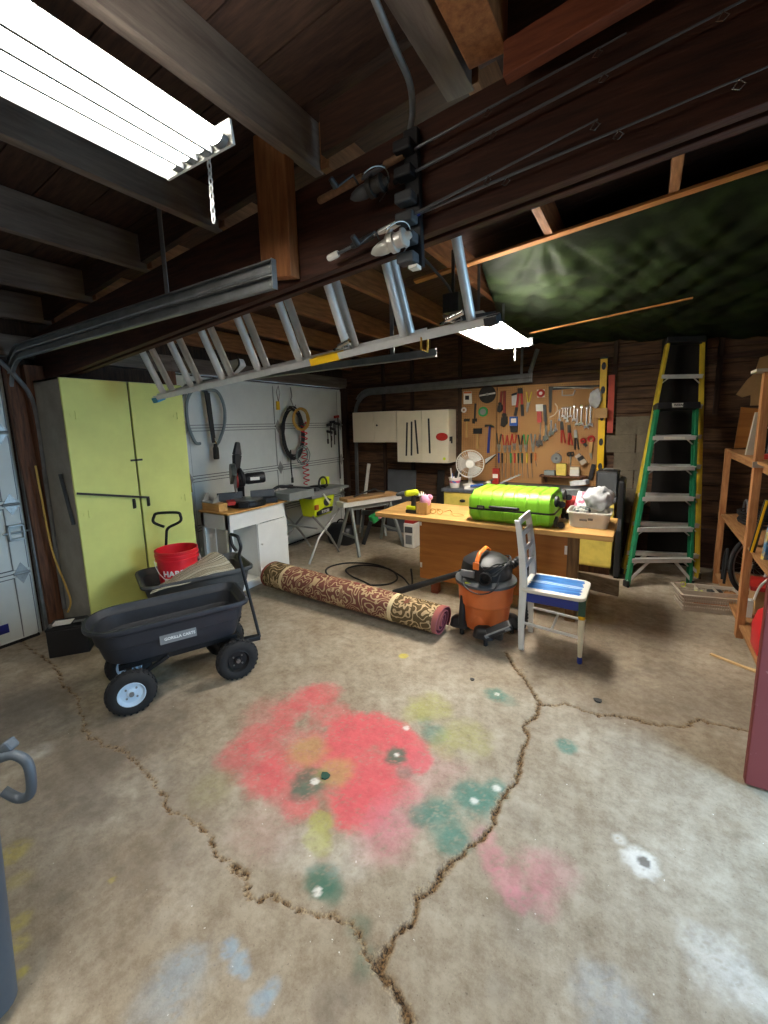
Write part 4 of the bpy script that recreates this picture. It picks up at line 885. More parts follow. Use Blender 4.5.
# coiled cables and hoses on one hook
yc_=4.24
tag(MB().tube([(xw+.0,yc_-.005,2.12),(xw+.02,yc_-.005,2.0),(xw+.02,yc_-.03,1.96),(xw+.03,yc_,1.87),(xw+.055,yc_+.01,1.86),(xw+.06,yc_+.01,1.89)],.007,n=7).build('wire_hook',M['galv']),'long wire hook holding coiled cables on the far garage door','hook')
loops('black cable wound in a long oval hanging on the far door','cable_coil',(yc_-.06,1.52),.17,.20,7,M['cord_black'],.009,xw+.05,'cable',sq=1.75)
loops('yellow air hose coiled in a ring over the black cables','air_hose',(yc_+.05,1.70),.125,.15,4,M['cord_yellow'],.008,xw+.10,'hose')
m=MB();pts=[]
for i in range(15*12):
    a=2*PI*i/15;pts.append((xw+.07+.035*math.cos(a),yc_+.13+.045*math.sin(a)+.01*math.sin(i/20),1.66-.86*i/180))
m.tube(pts,.007,n=7)
tag(m.build('coiled_air_hose',M['red_plastic']),'red spiral air hose dangling below the yellow ring','hose')
loops('white tangled cord at the foot of the black cable coil','cord_coil',(yc_+.03,1.22),.10,.13,3,M['hose_gray'],.006,xw+.11,'cord')
m=MB();m.tube(spline([(xw+.05,yc_-.12,1.3),(xw+.05,yc_-.13,1.1),(xw+.05,yc_-.12,.93)],5),.009,n=7);m.cyl((xw+.05,yc_-.12,.93),(xw+.05,yc_-.12,.86),.016,n=10)
tag(m.build('plug_cord',M['cord_black']),'straight black lead with a plug hanging left of the red spiral hose','cord')
# clamps at the door's right stile
def bar_clamp(label,y,z0,z1,x,mt):
    t=thing('bar_clamp',label,'clamp',(x,y,z0),group='clamps hung at the right stile of the far door')
    MB().box(x-.004,x+.004,y-.009,y+.009,z0,z1).build('bar',M['iron'],t,smooth=False)
    MB().prism([(y-.02,z1-.02),(y+.02,z1-.02),(y+.02,z1+.02),(y-.09,z1+.01),(y-.09,z1-.03),(y-.06,z1-.03)],'x',x-.012,x+.012).build('fixed_jaw',mt,t,smooth=False,bev=.003)
    z=z1-.11;MB().prism([(y-.09,z+.03),(y-.09,z-.005),(y+.03,z-.03),(y+.03,z+.01)],'x',x-.012,x+.012).build('sliding_jaw',M['black_plastic'],t,smooth=False,bev=.003)
    m=MB();m.cyl((x,y-.075,z+.02),(x,y-.075,z-.10),.005,n=8);m.cyl((x,y-.075,z-.10),(x,y-.075,z-.17),.012,n=10);m.build('screw',M['iron'],t)
bar_clamp('red-jawed bar clamp with the longest bar, rightmost at the door stile',5.20,.78,1.74,xw+.03,M['red'])
bar_clamp('black bar clamp left of the red one on the far door',5.08,1.32,1.66,xw+.04,M['black_plastic'])
bar_clamp('smallest black clamp, leftmost of those on the far door',4.98,1.28,1.62,xw+.055,M['black_plastic'])
# ------------------------------------------------------------------ table saw
X0=-3.36
t=thing('table_saw','portable table saw with a lime-yellow body on folding grey legs','saw',(X0,3.9,0))
m=MB();m.box(-3.66,-3.22,3.66,4.20,.80,.835);m.box(-3.66,-3.22,3.66,4.20,.76,.80);m.build('table',M['mid_gray'],t,smooth=False,bev=.005)
m=MB();m.box(-3.50,-3.20,3.26,3.65,.815,.885);m.box(-3.20,-3.185,3.26,3.66,.805,.895);m.build('extension_wing',M['gray_paint'],t,smooth=False,bev=.004)
m=MB();m.box(-3.6,-3.23,4.21,4.40,.80,.83);m.build('extension_wing',M['gray_paint'],t,smooth=False,bev=.004)
m=MB();m.hexa([(-3.46,3.74,.52),(-3.26,3.74,.52),(-3.26,4.06,.52),(-3.46,4.06,.52),(-3.48,3.70,.76),(-3.225,3.70,.76),(-3.225,4.10,.76),(-3.48,4.10,.76)]);m.build('body',M['ryobi'],t,smooth=False,bev=.02,seg=3)
m=MB();m.prism([(3.76,.545),(4.03,.56),(4.05,.61),(3.90,.62),(3.76,.59)],'x',-3.255,-3.225);m.build('front_panel',M['black_plastic'],t,smooth=False,bev=.004)
m=MB();v,f=text_geo('RYOBI',.05,.001);m.T=Matrix.Translation((-3.222,3.895,.58))@Matrix.Rotation(PI/2,4,'Z')@Matrix.Rotation(PI/2,4,'X');m.add(v,f);m.build('lettering',M['white_paint'],t,smooth=False)
MB().box(-3.25,-3.215,3.72,3.77,.62,.68).build('power_switch',M['orange'],t,smooth=False,bev=.006)
m=MB();m.lathe([(.05,0),(.052,.012),(.02,.02),(.018,.04)],(-3.235,3.93,.69),(1,0,0),24);m.cyl((-3.2,3.93,.72),(-3.16,3.93,.72),.012,n=10);m.build('hand_wheel',M['dark_gray'],t)
m=MB();m.bar((-3.20,3.84,.80),(-3.18,3.93,.67),.02,.02);m.build('white_lever',M['white_plastic'],t,smooth=False,bev=.003)
m=MB();m.bar((-3.72,3.80,.855),(-3.25,3.80,.855),.05,.045);m.build('rip_fence',M['dark_gray'],t,smooth=False,bev=.004)
m=MB();m.tube(arc((-3.35,4.02,.90),.075,0,360,20,'yz')[:-1],.013,n=8,closed=True);m.bar((-3.5,3.98,.85),(-3.30,4.03,.87),.10,.03);m.build('blade_cover',M['black_plastic'],t,bev=.003)
m=MB();m.box(-3.62,-3.56,3.56,3.72,.885,.91);m.tube(spline([(-3.5,3.30,.89),(-3.5,3.42,.93),(-3.48,3.55,.91),(-3.46,3.66,.88)],5),.018,n=8);m.build('push_stick',M['black_plastic'],t,smooth=False,bev=.004)
MB().box(-3.62,-3.55,4.30,4.40,.83,.93).build('yellow_box',M['ryobi'],t,smooth=False,bev=.006)
for xs in(-3.24,-3.70):
    for a,b in(((xs,3.66,.56),(xs+.0,4.30,.0)),((xs,4.16,.56),(xs,3.44,.0))):
        m=MB()
        if a[1]<4:pts=[a,(xs,3.80,.40),b]
        else:pts=[a,(xs,3.74,.28),(xs,3.55,.012)]
        m.tube([Vector(p)+Vector((.02 if xs>-3.5 else 0,0,0)) for p in ([a,(xs,3.95,.26),(xs,4.12,.012)] if a[1]<4 else pts)],.014,n=10);m.build('leg',M['galv'],t)
m=MB();m.tube([(-3.70,3.72,.40),(-3.22,3.72,.40)],.011,n=8);m.build('cross_bar',M['galv'],t)
# black folding stand behind the white cabinet
t=thing('folding_stand','thin black folding stand in the gap beside the white cabinet','stand',(-3.76,3.38,0))
for (a,b) in(((-3.62,3.28,.46),(-3.62,3.5,.0)),((-3.62,3.5,.46),(-3.62,3.28,.0)),((-3.86,3.28,.46),(-3.86,3.5,.0)),((-3.86,3.5,.46),(-3.86,3.28,.0))):
    MB().tube([a,b],.010,n=8).build('leg',M['black_metal'],t)
m=MB();m.tube([(-3.62,3.28,.46),(-3.86,3.28,.46),(-3.86,3.5,.46),(-3.62,3.5,.46)],.010,n=8,closed=True);m.build('top_frame',M['black_metal'],t)
for y in(3.28,3.5):MB().tube([(-3.62,y,.03),(-3.86,y,.03)],.008,n=8).build('foot_bar',M['black_metal'],t)
# ------------------------------------------------------------------ saw horses
def sawhorse(label,a,b,h,sp,mt):
    a=Vector(a);b=Vector(b);t=thing('sawhorse',label,'sawhorse',((a+b)/2).to_3d(),group='grey metal sawhorses')
    d=(b-a).normalized();n=d.cross(Vector((0,0,1)))
    Z=Vector((0,0,h))
    MB().bar(a+Z-Vector((0,0,.03)),b+Z-Vector((0,0,.03)),.07,.06).build('beam',mt,t,smooth=False,bev=.004)
    for e,s in((a+d*.04,-1),(b-d*.04,1)):
        for q in(-1,1):
            MB().bar(e+Z-Vector((0,0,.02))+n*q*.03,e+d*s*.05+n*q*sp,.04,.03,up=d).build('leg',mt,t,smooth=False,bev=.003)
        MB().bar(e+d*s*.025+n*sp*.62+Vector((0,0,h*.36)),e+d*s*.025-n*sp*.62+Vector((0,0,h*.36)),.025,.03,up=d).build('brace',mt,t,smooth=False)
    return t
sawhorse('grey sawhorse carrying a stained board beside the table saw',(-3.10,4.17,0),(-2.84,4.80,0),.60,.26,M['gray_paint'])
sawhorse('small low grey sawhorse in the back corner behind the first one',(-3.45,4.98,0),(-3.18,5.18,0),.36,.14,M['gray_paint'])
def slab(p0,p1,w,h,mt,name,label,cat,bev=.004):
    return tag(MB().bar(p0,p1,w,h).build(name,mt,smooth=False,bev=bev),label,cat)
slab((-3.15,4.08,.632),(-2.80,4.92,.632),.19,.064,M['white_paint'],'board','thick white-edged board lying on the sawhorse','board')
slab((-3.12,4.12,.685),(-2.82,4.84,.685),.20,.04,M['cardboard'],'board','stained brown board on top of the white one on the sawhorse','board')
tag(MB().tube(spline([(-3.05,4.25,.712),(-2.98,4.4,.75),(-2.9,4.5,.78),(-2.92,4.62,.74),(-2.88,4.72,.713)],6),.011,n=8).build('power_cable',M['cord_black']),'black cable looped on the board over the sawhorse','cable')
m=MB();m.cyl((-3.52,5.05,.0),(-3.50,5.30,1.02),.026,n=14)
tag(m.build('plastic_pipe',M['white_plastic']),'white plastic pipe leaning in the corner behind the sawhorse','pipe')
# hedge trimmer lying under the sawhorse
t=thing('hedge_trimmer','green and pink-red hedge trimmer propped up under the sawhorse','hedge trimmer',(-3.05,4.6,.0))
m=MB();m.bar((-3.02,4.58,.34),(-2.98,4.76,.40),.09,.11);m.build('motor_body',M['green'],t,smooth=False,bev=.02)
m=MB();m.box(-3.0,-2.93,4.66,4.72,.35,.41);m.build('trigger',M['pink'],t,smooth=False,bev=.006)
m=MB();m.bar((-2.98,4.76,.40),(-2.55,5.15,.62),.05,.02);m.build('blade',M['black_metal'],t,smooth=False)
m=MB();m.bar((-3.02,4.58,.33),(-3.1,4.5,.02),.04,.05);m.build('rear_handle',M['black_plastic'],t,smooth=False,bev=.008)
t=thing("tool_bag",'black rounded bag on the floor behind the table saw','bag',(-3.45,4.55,0))
m=MB();m.loft([ring(.34,.24,.08,.08,0,-3.45,4.5),ring(.40,.28,.1,.1,.06,-3.45,4.5),ring(.40,.28,.1,.1,.20,-3.45,4.5),ring(.30,.18,.08,.08,.27,-3.45,4.5)]);m.build('bag_body',M['black_plastic'],t,ang=60)
m=MB();m.tube(arc((-3.45,4.5,.25),.08,0,180,10),.01,n=8);m.build('handle',M['black_metal'],t)
# ------------------------------------------------------------------ work bench
t=thing('workbench','long workbench with a pale wooden top and brown panelled front','workbench',(-1.17,3.74,0))
m=MB();m.box(-2.19,-.135,3.40,4.075,.708,.75);m.build('worktop',M['benchtop'],t,smooth=False,bev=.004)
m=MB();m.box(-1.745,-.40,3.475,3.49,.135,.708);m.build('front_panel',M['bench_side'],t,smooth=False,bev=.003)
m=MB();m.box(-1.745,-1.73,3.49,4.02,.135,.708);m.build('side_panel',M['bench_side'],t,smooth=False,bev=.003)
m=MB();m.box(-.45,-.37,3.47,3.55,0,.708);m.build('post',wood('bench_post','#8b6a45','#5f452a','z'),t,smooth=False,bev=.003)
for x,y in((-1.60,3.52),(-1.60,3.96),(-.50,3.96)):MB().box(x-.035,x+.035,y-.035,y+.035,0,.14).build('foot',M['red_wood'],t,smooth=False,bev=.003)
for p in((-1.74,.65,.012,.035),(-1.74,.24,.012,.05),(-.47,.55,.014,.07)):
    MB().box(p[0],p[0]+p[2]*1.6,3.4725,3.476,p[1],p[1]+p[3]).build('masking_tape',M['paper'],t,smooth=False)
# ------------------------------------------------------------------ green suitcase
t=thing('suitcase','bright green ribbed hard-shell suitcase lying on the workbench','suitcase',(-.88,3.72,.752))
sx0,sx1,sy0,sy1=-1.255,-.55,3.42,3.93
def shell(z0,z1,round_top):
    rs=[];cx=(sx0+sx1)/2;cy=(sy0+sy1)/2;w=sx1-sx0;d=sy1-sy0
    pr=[(.0,.0),(.0,.5),(.012,.72),(.035,.9),(.075,1.0)]
    pr=[(i,z0+(z1-z0)*k) for i,k in pr]
    return pr,cx,cy,w,d
def ribbed(z0,z1,flip,nm):
    m=MB();pr,cx,cy,w,d=shell(0,1,1);rs=[]
    for i,(ins,k) in enumerate(pr):
        z=(z0+(z1-z0)*k) if not flip else (z1-(z1-z0)*k)
        rs.append([(x,y,z) for x,y in rrect(w-2*ins*1.25,d-2*ins,max(.02,.055-ins*.3),6,cx,cy)])
    if flip: rs=rs[::-1]
    m.loft(rs)
    # raised ribs wrapping front, top and back
    xs=[sx0+.075+.094*k for k in range(7)]
    for x in xs:
        prof=[]
        for ins,k in (pr if not flip else pr):
            z=(z0+(z1-z0)*k) if not flip else (z1-(z1-z0)*k);prof.append((sy0+ins-.0055,z,sy1-ins+.0055))
        P=[(x,a,z) for a,z,b in prof];Q=[(x,b,z) for a,z,b in prof][::-1]
        pts=P+Q if not flip else P+Q
        hw=.036
        ring_=[]
        zoff=.006*(1 if not flip else -1)
        for (xx,yy,zz) in pts:
            top=abs(zz-(z1 if not flip else z0))<.004
            ring_.append((yy,zz+(zoff if top else 0)))
        m.prism(ring_,'x',x-hw,x+hw)
    return m.build(nm,M['green_case'],t,bev=.004)
ribbed(.756,.862,True,'lower_shell');ribbed(.878,1.018,False,'upper_shell')
m=MB();m.loft([[(x,y,z) for x,y in rrect(sx1-sx0+.004,sy1-sy0+.004,.055,6,(sx0+sx1)/2,(sy0+sy1)/2)] for z in(.862,.878)]);m.build('zip_band',M['black_plastic'],t)
m=MB();m.tube(spline([(-1.05,sy0-.006,.895),(-1.04,sy0-.022,.897),(-.92,sy0-.026,.897),(-.83,sy0-.022,.897),(-.82,sy0-.006,.895)],5),.010,n=10,flat=1.3);m.build('carry_handle',M['black_plastic'],t)
m=MB();m.box(-1.165,-1.10,sy0-.014,sy0+.004,.868,.902);m.build('lock',M['black_plastic'],t,smooth=False,bev=.004)
m=MB();m.box(-1.155,-1.11,sy0-.0155,sy0-.012,.878,.892);m.build('lock_plate',M['steel'],t,smooth=False)
for y in(sy0+.075,sy1-.075):
    for z,h in((.80,.0),(.965,.0)):
        w_=t
        m=MB();m.lathe([(.045,0),(.045,.02),(.03,.03)],(sx1-.006,y,z),(1,0,0),18);m.build('wheel_mount',M['black_plastic'],t)
        m=MB();m.cyl((sx1+.045,y-.012,z-.022),(sx1+.045,y+.012,z-.022),.025,n=18);m.bar((sx1+.01,y,z),(sx1+.045,y,z-.02),.03,.012);m.build('caster_wheel',M['rubber'],t)
# ------------------------------------------------------------------ drill, box and toy on the bench
t=thing('cordless_drill','lime-yellow cordless drill standing on its battery near the bench corner','drill',(-1.86,3.62,.75))
dx,dy=-1.845,3.545
m=MB();m.bar((dx-.075,dy-.03,.935),(dx+.05,dy+.02,.95),.055,.06);m.build('body',M['ryobi'],t,smooth=True,bev=.02)
m=MB();m.lathe([(.028,0),(.027,.03),(.018,.045),(.016,.075),(.006,.085)],(dx-.075,dy-.03,.935),(-.125,-.05,-.015),18);m.build('chuck',M['dark_gray'],t)
m=MB();m.bar((dx+.01,dy+.0,.93),(dx+.005,dy+.0,.81),.035,.045);m.build('handle',M['black_plastic'],t,smooth=False,bev=.01)
m=MB();m.box(dx-.055,dx+.05,dy-.045,dy+.035,.785,.82);m.build('foot',M['ryobi'],t,smooth=False,bev=.008)
m=MB();m.box(dx-.06,dx+.055,dy-.05,dy+.04,.751,.785);m.build('battery_pack',M['black_plastic'],t,smooth=False,bev=.008)
t=thing('wooden_box','small square open wooden box holding a pink toy on the bench','box',(-1.72,3.56,.75))
m=MB();a=.055;bx,by=-1.735,3.55
for (q0,q1,q2,q3) in((-a,a,-a,-a+.008),(-a,a,a-.008,a),(-a,-a+.008,-a,a),(a-.008,a,-a,a)):m.box(bx+q0,bx+q1,by+q2,by+q3,.751,.865)
m.box(bx-a,bx+a,by-a,by+a,.751,.758);m.build('carcass',M['handle_wood'],t,smooth=False,bev=.002)
m=MB();m.bar((bx-.045,by+.045,.865),(bx-.055,by+.05,.955),.012,.04);m.build('upright',M['handle_wood'],t,smooth=False)
t=thing('toy_figure','pink spiky rubber toy sitting in the small wooden box','toy',(bx,by,.80))
m=MB();m.ball((bx+.02,by,.875),(.055,.04,.06));m.ball((bx+.06,by+.01,.91),(.03,.025,.03));m.build('body',M['pink'],t)
for k in range(6):
    MB().lathe([(.013,0),(.001,.04)],(bx-.04+.02*k,by,.905+.028*math.sin(k*.6+.5)-.006*k),(-.3+.12*k,0,1),8).build('spike',M['paper'],t)
m=MB();m.lathe([(.016,0),(.002,.05)],(bx-.02,by-.035,.865),(-.2,-.2,-1),8);m.build('tail',M['iron'],t)
t=thing('safety_glasses','wire-armed safety glasses lying on the bench beside the wooden box','glasses',(-1.60,3.56,.75))
m=MB();
for o_ in(0,.07):m.tube([Vector((-1.63+o_,3.53,.756))+Vector((.028*math.cos(R(a)),.004*math.sin(R(a)),.03+.022*math.sin(R(a)))) for a in range(0,360,24)],.0025,n=6,closed=True)
m.build('lens_frame',M['brass'],t)
for o_ in(-.03,.10):MB().tube([(-1.63+o_,3.53,.785),(-1.60+o_,3.63,.79),(-1.59+o_,3.66,.76)],.0025,n=6).build('temple_arm',M['brass'],t)
# marks left in the bench top (wire offcut)
tag(MB().tube(spline([(-1.50,3.62,.753),(-1.42,3.66,.753),(-1.36,3.62,.753),(-1.42,3.56,.753),(-1.47,3.60,.755)],6),.0022,n=5).build('wire_offcut',M['brass']),'thin curl of wire on the bare part of the bench top','wire')
# ------------------------------------------------------------------ white bin of clothes
t=thing('storage_bin','off-white plastic tub with small printed mark at the right end of the bench','tub',(-.32,3.72,.75))
bx,by=-.325,3.72
m=MB()
def rb(w,d,z):return [(x,y,z) for x,y in rrect(w,d,.05,6,bx,by)]
m.loft([rb(.27,.25,.752),rb(.285,.265,.80),rb(.30,.28,.862),rb(.325,.305,.865),rb(.325,.305,.877),rb(.30,.28,.877),rb(.275,.255,.80),rb(.26,.24,.762)]);m.build('tub',M['white_plastic'],t)
m=MB();m.box(bx-.06,bx-.005,by-.142,by-.137,.808,.822);m.box(bx+.0,bx+.035,by-.142,by-.137,.815,.832);m.build('printed_mark',M['mid_gray'],t,smooth=False)
def crumple(c,r,seed,name,mt,label,cat,amp=.22,n=40):
    q=np.random.default_rng(seed);ph=q.random(12)*6
    m=MB();m.ball(c,1,n,n//2)
    o=[]
    for v in m.v:
        d=Vector(v)-Vector(c)
        w=amp*(math.sin(d.x*5+ph[0]+2*math.sin(d.y*4+ph[1]))*.5+math.sin(d.z*8+ph[2]+2*math.sin(d.x*6+ph[3]))*.35+abs(math.sin(d.y*9+ph[4]+d.x*5))*.3)
        d=d*(1+w);o.append((c[0]+d.x*r[0],c[1]+d.y*r[1],c[2]+d.z*r[2]))
    m.v=o;return tag(m.build(name,mt,ang=180),label,cat)
crumple((-.27,3.76,.965),(.10,.09,.09),4,'t_shirt',M['cloth_gray'],'crumpled light grey shirt heaped on top of the white tub','clothing')
crumple((-.38,3.69,.87),(.06,.08,.035),9,'cloth',mat('camo_cloth','#b7b7ae',.9,col2='#3f4a48',scale=22,contrast=(.45,.55)),'patterned grey-green cloth in the left of the white tub','cloth')
m=MB();m.bar((-.43,3.86,.905),(-.28,3.84,.99),.16,.02,up=(0,-.9,.4))
tag(MB().hexa([(-.455,3.80,.885),(-.32,3.79,.875),(-.32,3.83,.875),(-.455,3.84,.885),(-.435,3.86,1.0),(-.305,3.85,.985),(-.305,3.89,.985),(-.435,3.90,1.0)]).build('gift_box',mat('floral_paper','#f0ece8',.6,col2='#c96a86',scale=16,contrast=(.42,.5),detail=1),smooth=False,bev=.003),'white floral patterned box tilted behind the grey shirt','box')
crumple((-.47,3.93,.85),(.07,.05,.09),12,'cloth',M['red'],'dark red cloth between the suitcase and the floral box','cloth',amp=.15)
# ------------------------------------------------------------------ back counter
t=thing('base_cabinet','yellow base cabinets with grey laminate top along the back wall','cabinet',(-1.1,5.1,0))
m=MB();m.box(-2.02,-.195,4.70,5.44,.09,.775);m.build('carcass',M['yellow_cab'],t,smooth=False,bev=.003)
MB().box(-2.0,-.21,4.76,5.44,0,.09).build('plinth',M['post_wood'],t,smooth=False)
m=MB();m.box(-2.05,-.18,4.68,5.45,.775,.815);m.build('worktop',M['counter_gray'],t,smooth=False,bev=.005)
for k in range(4):
    x0=-2.0+.455*k
    d=MB().box(x0+.01,x0+.44,4.682,4.70,.60,.76).build('drawer',M['yellow_cab'],t,smooth=False,bev=.003)
    m=MB();m.lathe([(.036,-.0),(.034,.012),(.02,.02)],(x0+.225,4.682,.68),(0,-1,0),18,sy=.5);m.build('cup_pull',M['iron'],d)
    d=MB().box(x0+.01,x0+.44,4.682,4.70,.11,.585).build('door',M['yellow_cab'],t,smooth=False,bev=.003)
# things standing on the back counter
t=thing('desk_fan','cream desk fan with round wire cage on the back counter','fan',(-1.80,4.95,.815))
fc=Vector((-1.765,4.90,1.10));fn=Vector((.32,-.93,.05)).normalized()
m=MB();m.lathe([(.09,0),(.09,.02),(.03,.035),(.022,.05),(.02,.16)],(-1.79,4.98,.816));m.build('base',M['fan_white'],t)
fu=fn.cross(Vector((0,0,1))).normalized();fv=fu.cross(fn).normalized()
def fcirc(r,o,n=40):return [fc+fn*o+fu*r*math.cos(2*PI*k/n)+fv*r*math.sin(2*PI*k/n) for k in range(n)]
m=MB()
for r,o in((.165,.0),(.165,-.05),(.05,.045),(.11,.034)):m.tube(fcirc(r,o),.0055 if r>.16 else .0025,n=6,closed=True)
for k in range(32):
    g=2*PI*k/32;q=fu*math.cos(g)+fv*math.sin(g);m.tube([fc+fn*.045+q*.045,fc+fn*.036+q*.10,fc+q*.165,fc-fn*.05+q*.165,fc-fn*.085+q*.05],.0016,n=5)
m.build('cage',M['fan_white'],t)
m=MB();m.lathe([(.05,0),(.045,.008),(.01,.012)],fc+fn*.042,fn,24);m.build('badge',M['paper'],t)
for k in range(3):
    def bl(u,v,k=k):
        g=2*PI*k/3+(u-.5)*1.4;r=.03+.12*v;q=fu*math.cos(g)+fv*math.sin(g);return fc+q*r+fn*(.03*(u-.5)-.012)
    MB().sheet(bl,10,8,.002).build('blade',mat('fan_blade','#b9b6ae',.35),t)
m=MB();m.lathe([(.03,0),(.055,.02),(.06,.10),(.04,.13)],fc-fn*.05,-fn,20);m.bar(fc-fn*.10,(-1.79,4.98,.97),.03,.03);m.build('motor',M['fan_white'],t)
t=thing('pen_tub','white printed tub of tools and markers at the counter corner','tub',(-1.92,4.80,.815))
m=MB();c_=(-1.92,4.80,.816);m.lathe([(.055,0),(.072,.115),(.076,.117),(.076,.125),(.068,.125),(.05,.01),(0,.008)],c_,n=26);m.build('tub',M['paper'],t)
m=MB();m.lathe([(.0600,.035),(.0685,.09)],c_,(0,0,1),26,caps=False);m.build('print_band',mat('print_blue','#3a78b4',.5,col2='#d85a7c',scale=18,contrast=(.45,.55)),t)
m=MB();
for k,(a,h) in enumerate(((0,.20),(1.5,.22),(2.6,.17),(4,.24),(5.2,.19))):m.cyl((c_[0]+.03*math.cos(a),c_[1]+.03*math.sin(a),c_[2]+.03),(c_[0]+.055*math.cos(a),c_[1]+.055*math.sin(a),c_[2]+h),.009,n=8)
for k,(a,h,mt) in enumerate(((0,.20,'white_plastic'),(1.5,.22,'black_plastic'),(2.6,.17,'blue'),(4,.24,'white_plastic'),(5.2,.19,'black_plastic'))):
    x=MB().cyl((c_[0]+.03*math.cos(a),c_[1]+.03*math.sin(a),c_[2]+.02),(c_[0]+.055*math.cos(a),c_[1]+.055*math.sin(a),c_[2]+h),.009,n=8).build('marker',M[mt],smooth=True)
    tag(x,('white marker leaning left','black-handled brush','blue marker','tallest white stick','short black marker')[k]+' standing in the printed tub','marker',group='markers in the printed tub')
tag(MB().box(-1.58,-1.50,5.20,5.26,.816,1.02).build('red_carton',M['red'],smooth=False,bev=.004),'red carton standing behind the desk fan against the pegboard','box')
m=MB();m.box(-1.575,-1.51,5.1985,5.2,.90,.95);tag(m.build('paper_note',M['paper'],smooth=False),'white slip of paper on the front of the red carton','paper')
for k,(p0,p1,w,h,mt,nm,lb) in enumerate([
 ((-1.78,4.76,.82),(-1.60,4.82,.85),.10,.035,'paper','paper_pack','white flat packet on the counter in front of the fan'),
 ((-1.70,4.74,.855),(-1.56,4.78,.875),.06,.02,'blue','paper_pack','small blue packet lying over the white one'),
 ((-1.66,4.92,.84),(-1.46,4.85,.93),.02,.02,'steel','metal_bar','grey metal bar leaning over the clutter by the fan'),
 ((-1.60,4.95,.84),(-1.50,4.80,.90),.05,.03,'tan','hand_plane','brown tool lying among the clutter by the fan'),
 ((-1.48,4.84,.82),(-1.30,4.92,.87),.06,.045,'dark_gray','tool_tray','dark tray on the counter behind the suitcase'),
 ((-1.36,4.78,.90),(-1.18,4.98,.985),.03,.012,'alu','steel_blade','bright flat blade sticking up behind the suitcase'),
 ((-.98,4.90,.82),(-.80,4.92,.83),.12,.05,'red','tool_case','red flat case lying on the counter behind the suitcase'),
 ((-.70,4.86,.82),(-.52,4.86,.83),.14,.09,'galv_dull','parts_bin','grey parts bin on the counter right of the suitcase'),
 ((-.62,4.9,.92),(-.46,4.86,.95),.10,.05,'cloth_gray','glove','grey work glove on the parts bin'),
 ((-.46,4.78,.82),(-.38,4.78,.83),.10,.08,'white_plastic','plastic_box','white plastic box near the right end of the counter')]):
    tag(MB().bar(p0,p1,w,h).build(nm,M[mt],smooth=False,bev=.006),lb,'clutter' if 'packet' in lb else nm.split('_')[-1])
t=thing('speaker','black boxy speaker case standing on the right end of the counter','speaker',(-.26,4.9,.815))
m=MB();m.box(-.375,-.175,4.76,5.06,.816,1.075);m.build('cabinet',M['black_plastic'],t,smooth=False,bev=.012)
MB().box(-.36,-.19,4.752,4.761,.83,1.06).build('grille',M['dark_gray'],t,smooth=False,bev=.003)
m=MB();m.tube([(-.32,4.9,1.075),(-.31,4.9,1.09),(-.24,4.9,1.09),(-.23,4.9,1.075)],.007,n=8);m.build('handle',M['mid_gray'],t)
t=thing('hard_case','tall black hard case standing on the floor at the counter end','case',(-.14,4.9,0))
m=MB();m.box(-.172,-.112,4.66,5.06,.02,1.0);m.build('case_body',M['black_plastic'],t,smooth=False,bev=.02,seg=3)
m=MB();m.box(-.16,-.125,4.655,4.661,.5,.62);m.build('handle',M['dark_gray'],t,smooth=False,bev=.002)
for y in(4.72,5.0):MB().box(-.165,-.12,y-.03,y+.03,0,.02).build('foot',M['rubber'],t,smooth=False)
tag(MB().bar((-.58,4.33,.075),(-.10,4.20,.075),.022,.15).build('board',wood('grey_board','#7a6a55','#54452f','x'),smooth=False,bev=.003),'weathered plank standing on edge on the floor in front of the yellow cabinets','board')
# ------------------------------------------------------------------ upper cabinets
def upper(name,label,x0,x1,z0,z1,slots):
    t=thing(name,label,'cabinet',((x0+x1)/2,5.34,z0),group='cream wall cabinets')
    MB().box(x0,x1,5.20,5.455,z0,z1).build('carcass',M['cab_cream'],t,smooth=False,bev=.003)
    xm=(x0+x1)/2
    ds=[]
    for a,b in((x0+.002,xm-.003),(xm+.003,x1-.002)):
        ds.append(MB().box(a,b,5.18,5.199,z0+.003,z1-.003).build('door',M['cab_cream'],t,smooth=False,bev=.003))
    return t,ds
t,ds=upper('wall_cabinet','shorter cream wall cabinet, left of the two on the back wall',-3.69,-2.945,1.345,1.785,0)
MB().lathe([(.012,0),(.014,.012),(.006,.016)],(-3.26,5.18,1.59),(0,-1,0),14).build('knob',M['iron'],ds[1])
t,ds=upper('wall_cabinet','taller cream wall cabinet with slots, a red oval mark and side latch',-2.935,-2.165,1.07,1.775,1)
for (xa,xb,za,zb2,d) in((-2.79,-2.77,1.16,1.62,0),(-2.71,-2.70,1.165,1.63,0),(-2.61,-2.645,1.19,1.65,0),(-2.43,-2.445,1.20,1.665,1)):
    m=MB();m.bar((xa,5.178,za),(xb,5.178,zb2),.024,.006,up=(0,1,0));m.build('slot',M['black_plastic'],ds[d],smooth=False)
m=MB();m.lathe([(.085,0),(.085,.003)],(-2.255,5.18,1.42),(0,-1,0),30,sy=.62);m.build('red_mark',M['red'],ds[1])
m=MB();m.lathe([(.02,0),(.02,.003)],(-2.22,5.18,1.13),(0,-1,0),16);m.build('yellow_mark',M['ryobi'],ds[1])
m=MB();m.box(-2.165,-2.155,5.22,5.30,1.36,1.42);m.box(-2.155,-2.14,5.24,5.27,1.33,1.42);m.build('latch',M['iron'],t,smooth=False,bev=.002)
